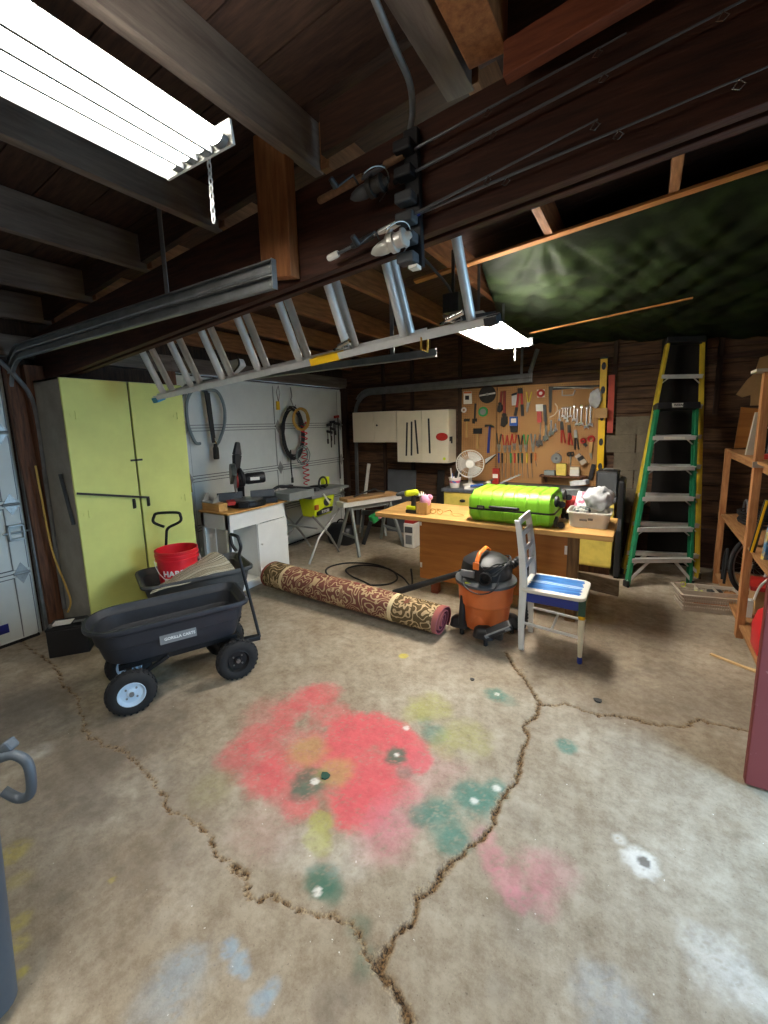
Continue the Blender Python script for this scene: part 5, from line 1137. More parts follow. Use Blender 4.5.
# door panel and odd box stood against the back wall
t=thing('cabinet_door','plain dark grey cupboard door leaning on the back wall below the cabinets','door panel',(-3.0,5.38,0))
m=MB();m.hexa([(-3.24,5.34,0),(-2.77,5.34,0),(-2.77,5.365,0),(-3.24,5.365,0),(-3.24,5.42,.93),(-2.77,5.42,.93),(-2.77,5.445,.93),(-3.24,5.445,.93)]);m.build('panel',M['gray_door'],t,smooth=False,bev=.003)
m=MB();m.bar((-3.1,5.367,.46),(-2.85,5.367,.465),.012,.01);m.build('rail_mark',M['dark_gray'],t,smooth=False)
t=thing('heater','small white box heater on the floor under the bench overhang','heater',(-2.46,4.72,0))
m=MB();m.box(-2.57,-2.42,4.66,4.86,.01,.33);m.build('case_body',M['white_plastic'],t,smooth=False,bev=.008)
m=MB();m.box(-2.54,-2.45,4.655,4.661,.06,.18);m.build('vent_panel',M['mid_gray'],t,smooth=False)
m=MB();m.box(-2.55,-2.44,4.655,4.661,.21,.29);m.build('control_panel',M['dark_gray'],t,smooth=False)
MB().box(-2.56,-2.43,4.67,4.85,.33,.37).build('red_lid',M['red'],t,smooth=False,bev=.006)
m=MB();
tag(MB().bar((-2.40,5.38,.0),(-2.37,5.42,.95),.10,.03,up=(0,1,0)).build('metal_strip',M['iron'],smooth=False,bev=.003),'narrow dark perforated strip leaning on the back wall beside the counter','metal strip')
# ------------------------------------------------------------------ shop vacuum
vc=Vector((-.945,2.985,0))
t=thing('shop_vacuum','orange shop vacuum with black motor head in front of the workbench','vacuum',vc)
m=MB();m.lathe([(.155,.075),(.165,.08),(.185,.25),(.19,.262),(.198,.27),(.205,.40),(.222,.405),(.222,.425),(.20,.425)],vc,n=40);m.build('tank',M['orange'],t)
m=MB();m.lathe([(.07,.135),(.066,.21),(.03,.235),(0,.238)],vc+Vector((-.0,-.13,0)),n=20,sy=.75);m.build('tank_emboss',M['orange'],t)
m=MB();m.lathe([(.226,.42),(.226,.44),(.20,.455),(.17,.462)],vc,n=40);m.build('lid',M['dark_gray'],t)
m=MB();m.lathe([(.185,.455),(.188,.51),(.172,.575),(.12,.612),(.04,.625),(0,.625)],vc+Vector((.0,.015,0)),n=30);m.build('motor_head',M['black_plastic'],t)
m=MB();m.tube([(vc.x-.02,vc.y-.15,.60),(vc.x-.015,vc.y-.11,.655),(vc.x,vc.y+.0,.675),(vc.x+.005,vc.y+.06,.64)],.017,n=10,flat=.6);m.build('carry_handle',M['bright_orange'],t)
m=MB();m.box(vc.x-.045,vc.x-.0,vc.y-.166,vc.y-.15,.545,.60);m.build('latch',M['bright_orange'],t,smooth=False,bev=.005)
m=MB();m.lathe([(.04,-.03),(.046,.03),(.046,.045),(.034,.045),(.034,.0),(0,0)],vc+Vector((.05,-.165,.50)),(.15,-1,0),24);m.build('inlet_port',M['black_metal'],t)
m=MB();m.box(vc.x-.13,vc.x-.03,vc.y-.178,vc.y-.16,.485,.535);m.build('label_plate',M['mid_gray'],t,smooth=False,bev=.003)
m=MB();m.box(vc.x-.09,vc.x-.015,vc.y-.20,vc.y-.195,.43,.452);m.build('yellow_label',M['ryobi'],t,smooth=False)
for a in(-75,30,105,-148):
    p=vc+Vector((.19*math.cos(R(a)),.19*math.sin(R(a)),0))
    m=MB();m.loft([ring(.16,.11,.05,.05,.06,p.x,p.y),ring(.14,.10,.045,.045,.115,p.x,p.y),ring(.08,.06,.025,.025,.14,p.x,p.y)]);m.build('foot',M['black_plastic'],t,ang=60)
    c=MB();c.lathe([(.03,-.014),(.036,0),(.03,.014)],p+Vector((.02,-.02,.036)),(1,.3,0),18);c.build('caster_wheel',M['rubber'],t)
m=MB();q=random.Random(5);pts=[]
for k in range(60):
    a=k*.42;pts.append(vc+Vector((.06+.115*math.cos(a)+q.uniform(-.012,.012),-.02+.145*math.sin(a)+q.uniform(-.012,.012),.56+.045*math.sin(k*.9)-.0*k)))
m.tube(spline(pts,3),.0048,n=6);m.tube(spline([vc+Vector((-.14,-.12,.5)),vc+Vector((-.09,-.225,.44)),vc+Vector((.02,-.24,.40)),vc+Vector((.12,-.20,.43)),vc+Vector((.14,-.12,.52))],6),.0048,n=6)
m.build('mains_lead',M['cord_black'],t)
# stretched hose and tools of the vacuum
t=thing('vacuum_hose','black corrugated hose curled at the right side of the vacuum','hose',(-.63,3.02,0))
m=MB();pts=spline([(-.80,3.16,.50),(-.735,3.21,.55),(-.70,3.21,.48),(-.69,3.19,.33),(-.69,3.16,.16),(-.70,3.12,.06),(-.76,3.10,.045)],16);rs=[.031+.0035*math.sin(i*1.9) for i in range(len(pts))];m.tube(pts,rs,n=14);m.build('hose',M['black_plastic'],t)
t=thing('vacuum_wand','straight black vacuum wand lying between the rug and the bench','vacuum wand',(-1.45,3.0,.3))
m=MB();m.tube([(-1.13,3.02,.44),(-1.72,2.93,.185)],[.022,.027],n=16);m.build('wand',M['black_plastic'],t)
m=MB();m.tube([(-1.10,3.02,.45),(-1.16,3.015,.427)],.03,n=16);m.build('collar',M['black_metal'],t)
t=thing('floor_nozzle','black crevice nozzle standing on the caster at the left of the vacuum','nozzle',(-1.07,2.82,0))
m=MB();m.loft([ring(.05,.04,.015,.015,.10,-1.075,2.83),ring(.045,.032,.012,.012,.2,-1.075,2.835),ring(.028,.018,.006,.006,.325,-1.075,2.84)]);m.build('tube',M['black_plastic'],t,ang=60)
t=thing('floor_nozzle','black angled brush nozzle stuck on the caster at the front of the vacuum','nozzle',(-.76,2.72,0))
m=MB();m.loft([ring(.06,.06,.02,.02,.10,-.775,2.755),ring(.055,.055,.02,.02,.17,-.765,2.74)]);m.build('neck',M['black_plastic'],t,ang=60)
m=MB();m.bar((-.84,2.70,.14),(-.69,2.75,.225),.065,.045,up=(0,-.5,1));m.build('head',M['black_plastic'],t,smooth=False,bev=.01)
m=MB();m.bar((-.845,2.668,.13),(-.69,2.718,.215),.008,.03,up=(0,-.5,1));m.build('edge',M['mid_gray'],t,smooth=False)
# ------------------------------------------------------------------ rolled rug
rm=bpy.data.materials.new('oriental_rug');rm.use_nodes=True;nt=rm.node_tree;N=nt.nodes;L=nt.links;b=N['Principled BSDF'];b.inputs['Roughness'].default_value=.95;b.inputs['Specular IOR Level'].default_value=.1
tc=N.new('ShaderNodeTexCoord');sp=N.new('ShaderNodeSeparateXYZ');L.new(tc.outputs['UV'],sp.inputs[0])
def mth(op,a,b_=None,c=None):
    n=N.new('ShaderNodeMath');n.operation=op
    for i,v in enumerate((a,b_,c)):
        if v is None:continue
        if isinstance(v,(int,float)):n.inputs[i].default_value=v
        else:L.new(v,n.inputs[i])
    return n.outputs[0]
nz=N.new('ShaderNodeTexNoise');nz.inputs['Scale'].default_value=9;nz.inputs['Detail'].default_value=2;L.new(tc.outputs['UV'],nz.inputs['Vector'])
vo=N.new('ShaderNodeTexVoronoi');vo.inputs['Scale'].default_value=5.0;vo.inputs['Randomness'].default_value=.55
wp=N.new('ShaderNodeVectorMath');wp.operation='MULTIPLY_ADD';L.new(nz.outputs['Color'],wp.inputs[0]);wp.inputs[1].default_value=(.05,.05,0);L.new(tc.outputs['UV'],wp.inputs[2]);L.new(wp.outputs[0],vo.inputs['Vector'])
d=vo.outputs['Distance']
# rosettes: petals around each cell centre, rings between
lo=N.new('ShaderNodeVectorMath');lo.operation='SUBTRACT';L.new(wp.outputs[0],lo.inputs[0]);sc_=N.new('ShaderNodeVectorMath');sc_.operation='SCALE';L.new(vo.outputs['Position'],sc_.inputs[0]);sc_.inputs[3].default_value=1.0
L.new(vo.outputs['Position'],lo.inputs[1]);s2=N.new('ShaderNodeSeparateXYZ');L.new(lo.outputs[0],s2.inputs[0])
ang=mth('ARCTAN2',s2.outputs[1],s2.outputs[0]);pet=mth('MULTIPLY',mth('SINE',mth('MULTIPLY',ang,8.0)),.055)
dd=mth('ADD',d,pet)
ringf=mth('SINE',mth('MULTIPLY',dd,30.0))
v2=N.new('ShaderNodeTexVoronoi');v2.inputs['Scale'].default_value=17;L.new(tc.outputs['UV'],v2.inputs['Vector'])
fl=mth('LESS_THAN',v2.outputs['Distance'],.27)
flower=mth('MULTIPLY',mth('LESS_THAN',dd,.40),mth('GREATER_THAN',ringf,-.25))
n3=N.new('ShaderNodeTexNoise');n3.inputs['Scale'].default_value=7.5;n3.inputs['Detail'].default_value=1;L.new(tc.outputs['UV'],n3.inputs['Vector'])
scr=mth('MULTIPLY',mth('LESS_THAN',mth('ABSOLUTE',mth('SINE',mth('MULTIPLY',n3.outputs['Fac'],32.0))),.42),mth('GREATER_THAN',dd,.37))
pat=mth('MAXIMUM',flower,mth('MAXIMUM',scr,mth('MULTIPLY',fl,mth('GREATER_THAN',dd,.5))))
def mixc(f,a,b_):
    x=N.new('ShaderNodeMix');x.data_type='RGBA';L.new(f,x.inputs[0])
    for i,v in((6,a),(7,b_)):
        if isinstance(v,str):x.inputs[i].default_value=srgb(v)+(1,)
        else:L.new(v,x.inputs[i])
    return x.outputs[2]
U=sp.outputs[0]
bord=mth('MAXIMUM',mth('LESS_THAN',U,.26),mth('GREATER_THAN',U,1.47))
stripe=mth('MAXIMUM',mth('LESS_THAN',mth('ABSOLUTE',mth('SUBTRACT',U,.26)),.018),mth('LESS_THAN',mth('ABSOLUTE',mth('SUBTRACT',U,1.47)),.018))
edge_=mth('MAXIMUM',mth('LESS_THAN',U,.03),mth('GREATER_THAN',U,1.84))
fieldc=mixc(bord,'#764a3f','#5d4d34')
cc=mixc(pat,fieldc,'#b79d78');cc=mixc(mth('MULTIPLY',pat,mth('LESS_THAN',dd,.12)),cc,'#8a4a44');cc=mixc(stripe,cc,'#d6c39a');cc=mixc(edge_,cc,'#9a5a52')
L.new(cc,b.inputs['Base Color'])
n2=N.new('ShaderNodeTexNoise');n2.inputs['Scale'].default_value=220;L.new(tc.outputs['UV'],n2.inputs['Vector']);bp=N.new('ShaderNodeBump');bp.inputs['Strength'].default_value=.4;bp.inputs['Distance'].default_value=.004;L.new(n2.outputs['Fac'],bp.inputs['Height']);L.new(bp.outputs['Normal'],b.inputs['Normal'])
back=mat('rug_backing','#6d333d',.95,var=.2,scale=30);redge=mat('rug_edge','#b5626c',.95,var=.2,scale=40)
ra=Vector((-3.08,2.835,.152));rb_=Vector((-1.20,2.765,.125));rd_=(rb_-ra).normalized();rn=rd_.cross(Vector((0,0,1))).normalized();ru=rn.cross(rd_)
turns=3.4
def rad(a): return .150-.036*a/(2*PI)
def rugp(u,v,off=0):
    a=v*turns*2*PI;r=(rad(a)-off)*(1-.14*u);g=R(-140)-a
    sag=1-.10*max(0,math.sin(g))
    jit=.012*math.sin(v*19) if (u in(0,1)) else 0
    return ra+rd_*((rb_-ra).length*u+jit)+rn*(r*math.cos(g))*1.06+ru*(r*math.sin(g))*sag
m=MB();nu,nv=24,150
m.sheet(lambda u,v:rugp(u,v),nu,nv,.0)
n_out=len(m.f);m.m=1
m.sheet(lambda u,v:rugp(u,v,.012),nu,nv,.0)
o=len(m.v)//2;w=nv+1;m.m=1
for uu in(0,nu):
    m.add([],[]);
    for j in range(nv):m.f.append((uu*w+j,uu*w+j+1,o+uu*w+j+1,o+uu*w+j));m.mi.append(2)
for vv in(0,nv):
    for i in range(nu):m.f.append((i*w+vv,(i+1)*w+vv,o+(i+1)*w+vv,o+i*w+vv));m.mi.append(1)
rg_=m.build('rolled_rug',[rm,back,redge],ang=180)
me=rg_.data;uv=me.uv_layers.new(name='UVMap')
Lr=(rb_-ra).length
for lp2 in me.loops:
    i=lp2.vertex_index%o;uv.data[lp2.index].uv=(i//w/nu*Lr,(i%w)/nv*turns*.60)
tag(rg_,'rolled-up red and beige flowered rug lying on the concrete floor','rug')
tag(MB().bar((-2.30,2.95,.03),(-1.62,3.02,.03),.03,.015).build('flat_strip',M['iron'],smooth=False),'thin dark metal strip lying on the floor behind the rug','strip')
# ------------------------------------------------------------------ black cord coiled on the floor
pts=[(-1.78,3.36,.25),(-1.80,3.42,.09),(-1.88,3.52,.012),(-2.1,3.72,.010),(-2.5,3.90,.010),(-2.85,3.80,.010),(-2.95,3.55,.010),(-2.75,3.35,.010),(-2.4,3.30,.010),(-2.12,3.42,.012),(-2.08,3.62,.016),(-2.3,3.82,.020),(-2.62,3.80,.020),(-2.72,3.60,.022),(-2.55,3.45,.022),(-2.3,3.36,.022),(-2.0,3.22,.016),(-1.7,3.10,.010),(-1.5,3.08,.010)]
tag(MB().tube(spline(pts,10),.0085,n=8).build('electric_cable',M['cord_black']),'long black cord lying in loops on the floor left of the workbench','cord')
# ------------------------------------------------------------------ painted chair
t=thing('painted_chair','white painted wooden chair with blue brushed seat and one yellow-banded leg','chair',(-.43,3.02,0))
WP=M['white_paint']
fx0,fx1,fy0,fy1=-.655,-.245,2.845,3.17
# seat with blue brushing
bm_=bpy.data.materials.new('brushed_blue_seat');bm_.use_nodes=True;nt=bm_.node_tree;N=nt.nodes;L=nt.links;b=N['Principled BSDF'];b.inputs['Roughness'].default_value=.5
tc=N.new('ShaderNodeTexCoord');mp=N.new('ShaderNodeMapping');mp.inputs['Scale'].default_value=(3,16,3);L.new(tc.outputs['Object'],mp.inputs[0]);nz=N.new('ShaderNodeTexNoise');nz.inputs['Scale'].default_value=3;nz.inputs['Detail'].default_value=7;L.new(mp.outputs[0],nz.inputs['Vector'])
sx=N.new('ShaderNodeSeparateXYZ');L.new(tc.outputs['Object'],sx.inputs[0])
bx_=mth('ABSOLUTE',mth('SUBTRACT',sx.outputs[0],-.0));by_=mth('ABSOLUTE',mth('SUBTRACT',sx.outputs[1],-.0))
lobes=mth('MULTIPLY',mth('COSINE',mth('MULTIPLY',by_,38.0)),-.010)
ins=mth('MULTIPLY',mth('LESS_THAN',mth('ADD',bx_,mth('MULTIPLY',nz.outputs['Fac'],.05)),.190),mth('LESS_THAN',mth('ADD',by_,mth('MULTIPLY',nz.outputs['Fac'],.03)),.160))
topf=mth('GREATER_THAN',sx.outputs[2],.455)
cr=N.new('ShaderNodeValToRGB');e=cr.color_ramp.elements;e[0].position=.30;e[1].position=.70;e[0].color=srgb('#1f5fae')+(1,);e[1].color=srgb('#4a8fd6')+(1,);L.new(nz.outputs['Fac'],cr.inputs[0])
st=mth('LESS_THAN',mth('ABSOLUTE',mth('SUBTRACT',by_,.012)),mth('MULTIPLY',nz.outputs['Fac'],.02))
col_=mixc(mth('MULTIPLY',ins,topf),'#e6e3d8',mixc(st,cr.outputs['Color'],'#a9c8ea'));L.new(col_,b.inputs['Base Color'])
m=MB();cxs,cys=(fx0+fx1)/2,(fy0+fy1)/2
t.location=(cxs,cys,0);WM[t.name]=Matrix.Translation((cxs,cys,0))
m.loft([[(x,y,z) for x,y in rrect(.41-2*i,.36-2*i,.045,6,cxs-.002,cys)] for i,z in((.006,.438),(0,.444),(0,.462),(.008,.468))]);m.build('seat',bm_,t,ang=50)
m=MB();m.box(fx0+.02,fx1-.02,fy0+.012,fy0+.03,.365,.438);m.build('side_apron',M['navy'],t,smooth=False,bev=.002)
m=MB();m.box(fx0+.02,fx1-.02,fy1-.03,fy1-.012,.365,.438);m.build('side_apron',WP,t,smooth=False,bev=.002)
m=MB();m.box(fx1-.03,fx1-.012,fy0+.02,fy1-.02,.365,.438);m.build('front_apron',M['dark_green'],t,smooth=False,bev=.002)
def fleg(x,y,fancy):
    g=MB();g.box(x-.021,x+.021,y-.021,y+.021,.335,.438)
    o_=g.build('leg',M['dark_green'] if fancy else WP,t,smooth=False,bev=.003)
    MB().lathe([(.019,.31),(.022,.318),(.022,.33),(.020,.336)],(x,y,0),n=18).build('ring_band',M['yellow'] if fancy else WP,o_)
    MB().lathe([(.013,.045),(.016,.12),(.020,.22),(.021,.29),(.017,.312)],(x,y,0),n=18).build('turned_shank',M['cream'] if fancy else WP,o_)
    MB().lathe([(.014,0),(.017,.01),(.016,.035),(.013,.046)],(x,y,0),n=18).build('leg_tip',M['navy'] if fancy else WP,o_)
fleg(fx1-.022,fy0+.022,True);fleg(fx1-.052,fy1-.022,False)
for y in(fy0+.015,fy1-.015):
    m=MB();prof=[(fx0+.012,0,.028),(fx0+.008,.22,.034),(fx0+.015,.45,.042),(fx0+.008,.62,.038),(fx0-.012,.80,.034),(fx0-.035,.93,.030)]
    pts=spline([(a,0,z) for a,z,w in prof],5);rs=[]
    n=len(pts)
    for i,p in enumerate(pts):
        f=i/(n-1)*(len(prof)-1);k=min(int(f),len(prof)-2);w=prof[k][2]*(1-f+k)+prof[k+1][2]*(f-k)
        rs.append([(p.x-w*.62,y-.012,p.z),(p.x+w*.62,y-.012,p.z),(p.x+w*.62,y+.012,p.z),(p.x-w*.62,y+.012,p.z)])
    m.loft(rs);m.build('back_leg',WP,t,bev=.003,ang=30)
def backx(z):return fx0+.012-.046*max(0,(z-.47)/.46)**1.3
for z,h in((.60,.035),(.715,.035),(.83,.04),(.925,.05)):
    m=MB();x=backx(z)+.012;m.bar((x,fy0+.02,z),(x,fy1-.02,z),.016,h);m.build('back_slat',WP,t,smooth=False,bev=.003)
for z in(.66,.775):
    for y in(cys-.07,cys+.07):
        m=MB();m.bar((backx(z-.06)+.012,y,z-.05),(backx(z+.06)+.012,y,z+.055),.012,.03,up=(0,1,0));m.build('back_spindle',WP,t,smooth=False)
for y in(fy0+.02,fy1-.02):MB().tube([(fx0+.03,y,.20),(fx1-.02,y,.18)],.010,n=10).build('stretcher',WP,t)
MB().tube([(cxs,fy0+.02,.19),(cxs,fy1-.02,.19)],.009,n=10).build('stretcher',WP,t)
# ------------------------------------------------------------------ pegboard
PY=5.452   # its front face
pm=bpy.data.materials.new('pegboard_hardboard');pm.use_nodes=True;nt=pm.node_tree;N=nt.nodes;L=nt.links;b=N['Principled BSDF'];b.inputs['Roughness'].default_value=.7
tc=N.new('ShaderNodeTexCoord');sx=N.new('ShaderNodeSeparateXYZ');L.new(tc.outputs['Object'],sx.inputs[0])
fx=mth('SUBTRACT',mth('FRACT',mth('MULTIPLY',sx.outputs[0],1/.0254)),.5);fz=mth('SUBTRACT',mth('FRACT',mth('MULTIPLY',sx.outputs[2],1/.0254)),.5)
hole=mth('LESS_THAN',mth('ADD',mth('MULTIPLY',fx,fx),mth('MULTIPLY',fz,fz)),.030)
nz=N.new('ShaderNodeTexNoise');nz.inputs['Scale'].default_value=3;nz.inputs['Detail'].default_value=6;L.new(tc.outputs['Object'],nz.inputs['Vector'])
cr=N.new('ShaderNodeValToRGB');e=cr.color_ramp.elements;e[0].position=.35;e[1].position=.65;e[0].color=srgb('#9c6e40')+(1,);e[1].color=srgb('#b58853')+(1,);L.new(nz.outputs['Fac'],cr.inputs[0])
L.new(mixc(hole,cr.outputs['Color'],'#4a3018'),b.inputs['Base Color'])
t=thing('pegboard','brown pegboard covering the back wall above the counter, hung with hand tools','pegboard',(-1.23,PY,.83))
for xa,xb in((-2.085,-1.615),(-1.605,-.375)):
    MB().box(xa,xb,PY,PY+.006,.82,2.035).build('panel',pm,t,smooth=False)
for xa,xb in((-2.085,-1.615),(-1.605,-.375)):MB().box(xa,xb,PY+.006,YB-.002,1.99,2.02).build('batten',M['post_wood'],t,smooth=False)
TY=PY-.014
def pg(px,py): q=at(px,py,y=TY);return (q.x,q.z)
def za(u,v): return pg(460+u/9.6,380+v/9.6)
def zb_(u,v): return pg(530+u/9.6,380+v/9.6)
def flat(poly,th=.008,y=None):
    y=TY if y is None else y
    return MB().prism(poly,'y',y-th,y+.004)
def tool(name,label,cat,parts,group=None):
    """parts: (part name, material, list of ('poly',pts,th) / ('rod',p,q,r) / ('disc',c,r,th) shapes in the board's own x,z)"""
    xs=[];zs=[]
    built=[]
    t=thing(name,label,cat,(0,0,0),group=group)
    allp=[]
    for pn,mt,shapes in parts:
        for s in shapes: allp+= s[1] if s[0]=='poly' else [s[1],s[2]] if s[0]=='rod' else [s[1]]
    c=Vector((sum(p[0] for p in allp)/len(allp),TY,min(p[1] for p in allp)));t.location=c;WM[t.name]=Matrix.Translation(c)
    for pn,mt,shapes in parts:
        m=MB()
        for s in shapes:
            if s[0]=='poly':m.prism(s[1],'y',TY-s[2],TY+.004)
            elif s[0]=='rod':
                p,q,r=s[1:4];r1=s[4] if len(s)>4 else r;m.tube([(p[0],TY-r,p[1]),(q[0],TY-r,q[1])],[r,r1],10)
            elif s[0]=='disc':m.lathe([(s[2],0),(s[2],s[3])],(s[1][0],TY+.002,s[1][1]),(0,-1,0),26)
            elif s[0]=='ring':
                c0,r,w=s[1:4];m.tube([(c0[0]+r*math.cos(2*PI*k/22),TY-w,c0[1]+r*math.sin(2*PI*k/22)) for k in range(22)],w,8,closed=True)
        m.build(pn,M[mt] if isinstance(mt,str) else mt,t,smooth=True)
    return t
def quad(p,q,w,w1=None):
    d=Vector((q[0]-p[0],q[1]-p[1])).normalized();n=Vector((-d.y,d.x));w1=w1 or w
    return [(p[0]+n.x*w/2,p[1]+n.y*w/2),(p[0]-n.x*w/2,p[1]-n.y*w/2),(q[0]-n.x*w1/2,q[1]-n.y*w1/2),(q[0]+n.x*w1/2,q[1]+n.y*w1/2)]
# left panel
tool('blister_pack','white blister pack with a dark square at the pegboard top left','pack',[('card','paper',[('poly',[za(35,110),za(35,232),za(115,228),za(112,108)],.004)]),('blister','iron',[('poly',[za(52,150),za(52,190),za(88,190),za(88,150)],.012)]),('header','orange',[('poly',[za(38,112),za(38,130),za(112,128),za(112,110)],.006)])])
c=za(262,138);tool('circular_cutter','large dark circular saw blade hung at the top of the pegboard','saw blade',[('disc','iron',[('disc',c,.112,.003)]),('shiny_band','alu',[('poly',quad((c[0]-.105,c[1]-.012),(c[0]+.105,c[1]+.012),.02),.006)]),('hub','steel',[('disc',c,.02,.008)])])
tool('adjustable_wrench','black adjustable wrench hanging left of the green disc','wrench',[('handle','iron',[('poly',quad(za(148,225),za(142,370),.022),.01)]),('jaw','iron',[('poly',[za(120,372),za(165,368),za(162,405),za(150,390),za(140,418),za(120,415)],.014)])])
tool('grinding_disc','green-rimmed round disc pack under the saw blade','disc',[('rim','green',[('disc',za(222,305),.064,.010)]),('label_face','hose_gray',[('disc',za(222,305),.04,.013)])])
tool('tape_roll','small white roll at the left edge of the pegboard','roll',[('roll','white_plastic',[('ring',za(40,288),.026,.012)])])
def hammer(label,top,head,bot,hw,hh,hm,hmat,claw=False):
    sh=[('poly',[(head[0]-hw,head[1]-hh),(head[0]+hw,head[1]-hh),(head[0]+hw,head[1]+hh),(head[0]-hw,head[1]+hh)],.028)]
    if claw:sh=[('poly',[(head[0]-hw,head[1]-hh),(head[0]-hw,head[1]+hh),(head[0]+hw*.2,head[1]+hh),(head[0]+hw,head[1]-hh*1.2),(head[0]+hw*.8,head[1]-hh*1.6),(head[0]+hw*.1,head[1]-hh*.4)],.026)]
    tool('hammer',label,'hammer',[('head',hm,sh),('handle',hmat,[('poly',quad((head[0]+(bot[0]-head[0])*.0,head[1]-.0),(bot[0],bot[1]),.022,.028),.020)])],group='hammers on the pegboard')
hammer('small hammer with pale wooden handle, lowest at the left edge of the pegboard',None,za(68,385),za(66,552),.035,.018,'iron','handle_wood')
hammer('black rubber mallet on a pale stick, second hammer from the left',None,za(172,490),za(168,660),.055,.036,'rubber','handle_wood')
hammer('claw hammer with dark blue grip, largest hammer on the pegboard',None,za(288,438),za(272,700),.062,.016,'iron','navy',claw=True)
tool('speed_square','aluminium triangular square poking out right of the fan','square',[('plate','alu',[('poly',[za(245,800),za(350,712),za(335,712),za(240,760)],.004)]),('fence','iron',[('poly',quad(za(248,805),za(348,716),.012),.012)])])
def pipe_wrench(label,a,b,sc):
    d=Vector((b[0]-a[0],b[1]-a[1])).normalized()
    tool('pipe_wrench',label,'wrench',[('handle',mat('rusty_red','#8a3426',.6,var=.35,scale=20),[('poly',quad(a,b,.030*sc,.036*sc),.018)]),('hook_jaw','iron',[('poly',[(b[0]-.03*sc,b[1]+.05*sc),(b[0]+.035*sc,b[1]+.06*sc),(b[0]+.04*sc,b[1]-.02*sc),(b[0]-.0,b[1]-.06*sc),(b[0]-.04*sc,b[1]-.045*sc)],.024)]),('adjusting_nut','iron',[('disc',(b[0],b[1]+.075*sc),.024*sc,.028)])],group='rusty red pipe wrenches')
pipe_wrench('shorter rusty red pipe wrench, left of the pair on the pegboard',za(402,108),za(385,275),.8)
pipe_wrench('longer rusty red pipe wrench, right of the pair on the pegboard',za(430,104),za(425,400),1.1)
tool('bolt_cutter','red-armed bolt cutter with black grips at the pegboard top','bolt cutter',[('jaws','iron',[('poly',[za(555,80),za(600,76),za(605,130),za(555,130)],.02)]),('arm','red',[('poly',quad(za(565,125),za(545,270),.026),.016)]),('arm','red',[('poly',quad(za(592,125),za(598,240),.026),.016)]),('grip','black_plastic',[('poly',quad(za(547,262),za(530,345),.030),.022)]),('grip','black_plastic',[('poly',quad(za(597,235),za(602,345),.032),.022)])])
tool('parts_bag','small clear bag of parts left of the red bolt cutter','bag',[('bag','cloth_gray',[('poly',[za(498,150),za(545,130),za(545,240),za(500,245)],.012)]),('header','black_plastic',[('poly',[za(495,135),za(548,118),za(547,140),za(498,155)],.014)])])
tool('snips','yellow-handled tin snips pointing down at the pegboard top','snips',[('handle','dull_yellow',[('rod',za(640,112),za(655,215),.008)]),('handle','dull_yellow',[('rod',za(690,115),za(665,215),.008)]),('blades','steel',[('poly',[za(645,205),za(675,205),za(650,312),za(635,300)],.012)])])
tool('tape_measure','blue tape measure case clipped under the bolt cutter','tape measure',[('case','blue',[('poly',[za(482,352),za(556,350),za(556,440),za(480,438)],.03)]),('lower_case','iron',[('poly',[za(482,440),za(556,440),za(552,500),za(490,500)],.028)]),('label_face','paper',[('poly',[za(495,370),za(545,368),za(545,410),za(495,412)],.032)])])
def pliers(label,u,v0,v1,mt,fn=za,tilt=0,jaw='steel',grp='pliers in a row on the pegboard',up=False):
    """up: jaws above (hung handles down); otherwise handles up"""
    h=(v1-v0)
    if not up:
        a=[('handle',mt,[('rod',fn(u-22,v0),fn(u-8,v0+h*.62),.0095,.007)]),('handle',mt,[('rod',fn(u+22,v0+6),fn(u+6,v0+h*.62),.0095,.007)]),('jaws',jaw,[('poly',[fn(u-18,v0+h*.58),fn(u+16,v0+h*.58),fn(u+10+tilt,v1),fn(u-6+tilt,v1)],.016)])]
    else:
        a=[('handle',mt,[('rod',fn(u-6,v0+h*.34),fn(u-14+tilt,v1),.008,.0095)]),('handle',mt,[('rod',fn(u+6,v0+h*.34),fn(u+22+tilt,v1),.008,.0095)]),('jaws',jaw,[('poly',[fn(u-16,v0+h*.40),fn(u+18,v0+h*.40),fn(u+10,v0),fn(u-18,v0)],.016)])]
    return tool('pliers',label,'pliers',a,group=grp)
for u,v0,v1,mt,lb in((375,512,690,'black_plastic','black-handled lineman pliers, leftmost of the pliers row'),(432,525,695,'red','red-handled pliers, second from the left in the pliers row'),(476,528,692,'red','red-handled pliers, third from the left in the pliers row'),(522,518,672,'red','red wide-open pliers, fourth from the left in the pliers row'),(582,525,690,'black_plastic','dark pliers with closed handles right of the red ones'),(634,520,690,'green','dull green pliers, second last in the pliers row'),(702,515,690,'hose_gray','grey pliers, last at the right end of the pliers row')):
    pliers(lb,u,v0,v1,mt)
SDL=('black','second black','brown','bright green','red','dark green','yellow-brown','orange','black-gripped last','short orange')
for k,(u,mt) in enumerate(((375,'navy'),(408,'black_plastic'),(440,'handle_wood'),(489,'green'),(526,'red'),(562,'dark_green'),(598,'dark_green'),(645,'dull_yellow'),(686,'black_plastic'),(724,'orange'))):
    lb=('navy-handled screwdriver, leftmost in the screwdriver row','black-handled screwdriver, second in the screwdriver row','brown-handled screwdriver, third in the screwdriver row','bright green-handled screwdriver in the row','red-handled screwdriver in the row','dark green screwdriver just right of the red one','dark green screwdriver, left neighbour of the yellow one','dull yellow-handled screwdriver in the row','black-handled screwdriver, second from the right end','short orange screwdriver at the right end of the row')[k]
    e=940 if k<9 else 830
    tool('screwdriver',lb,'screwdriver',[('handle',mt,[('rod',za(u,702),za(u,795 if k<9 else 770),.012,.010)]),('shaft','steel',[('rod',za(u,790 if k<9 else 765),za(u-6+2*k,e),.0035)])],group='screwdrivers in a row on the pegboard')
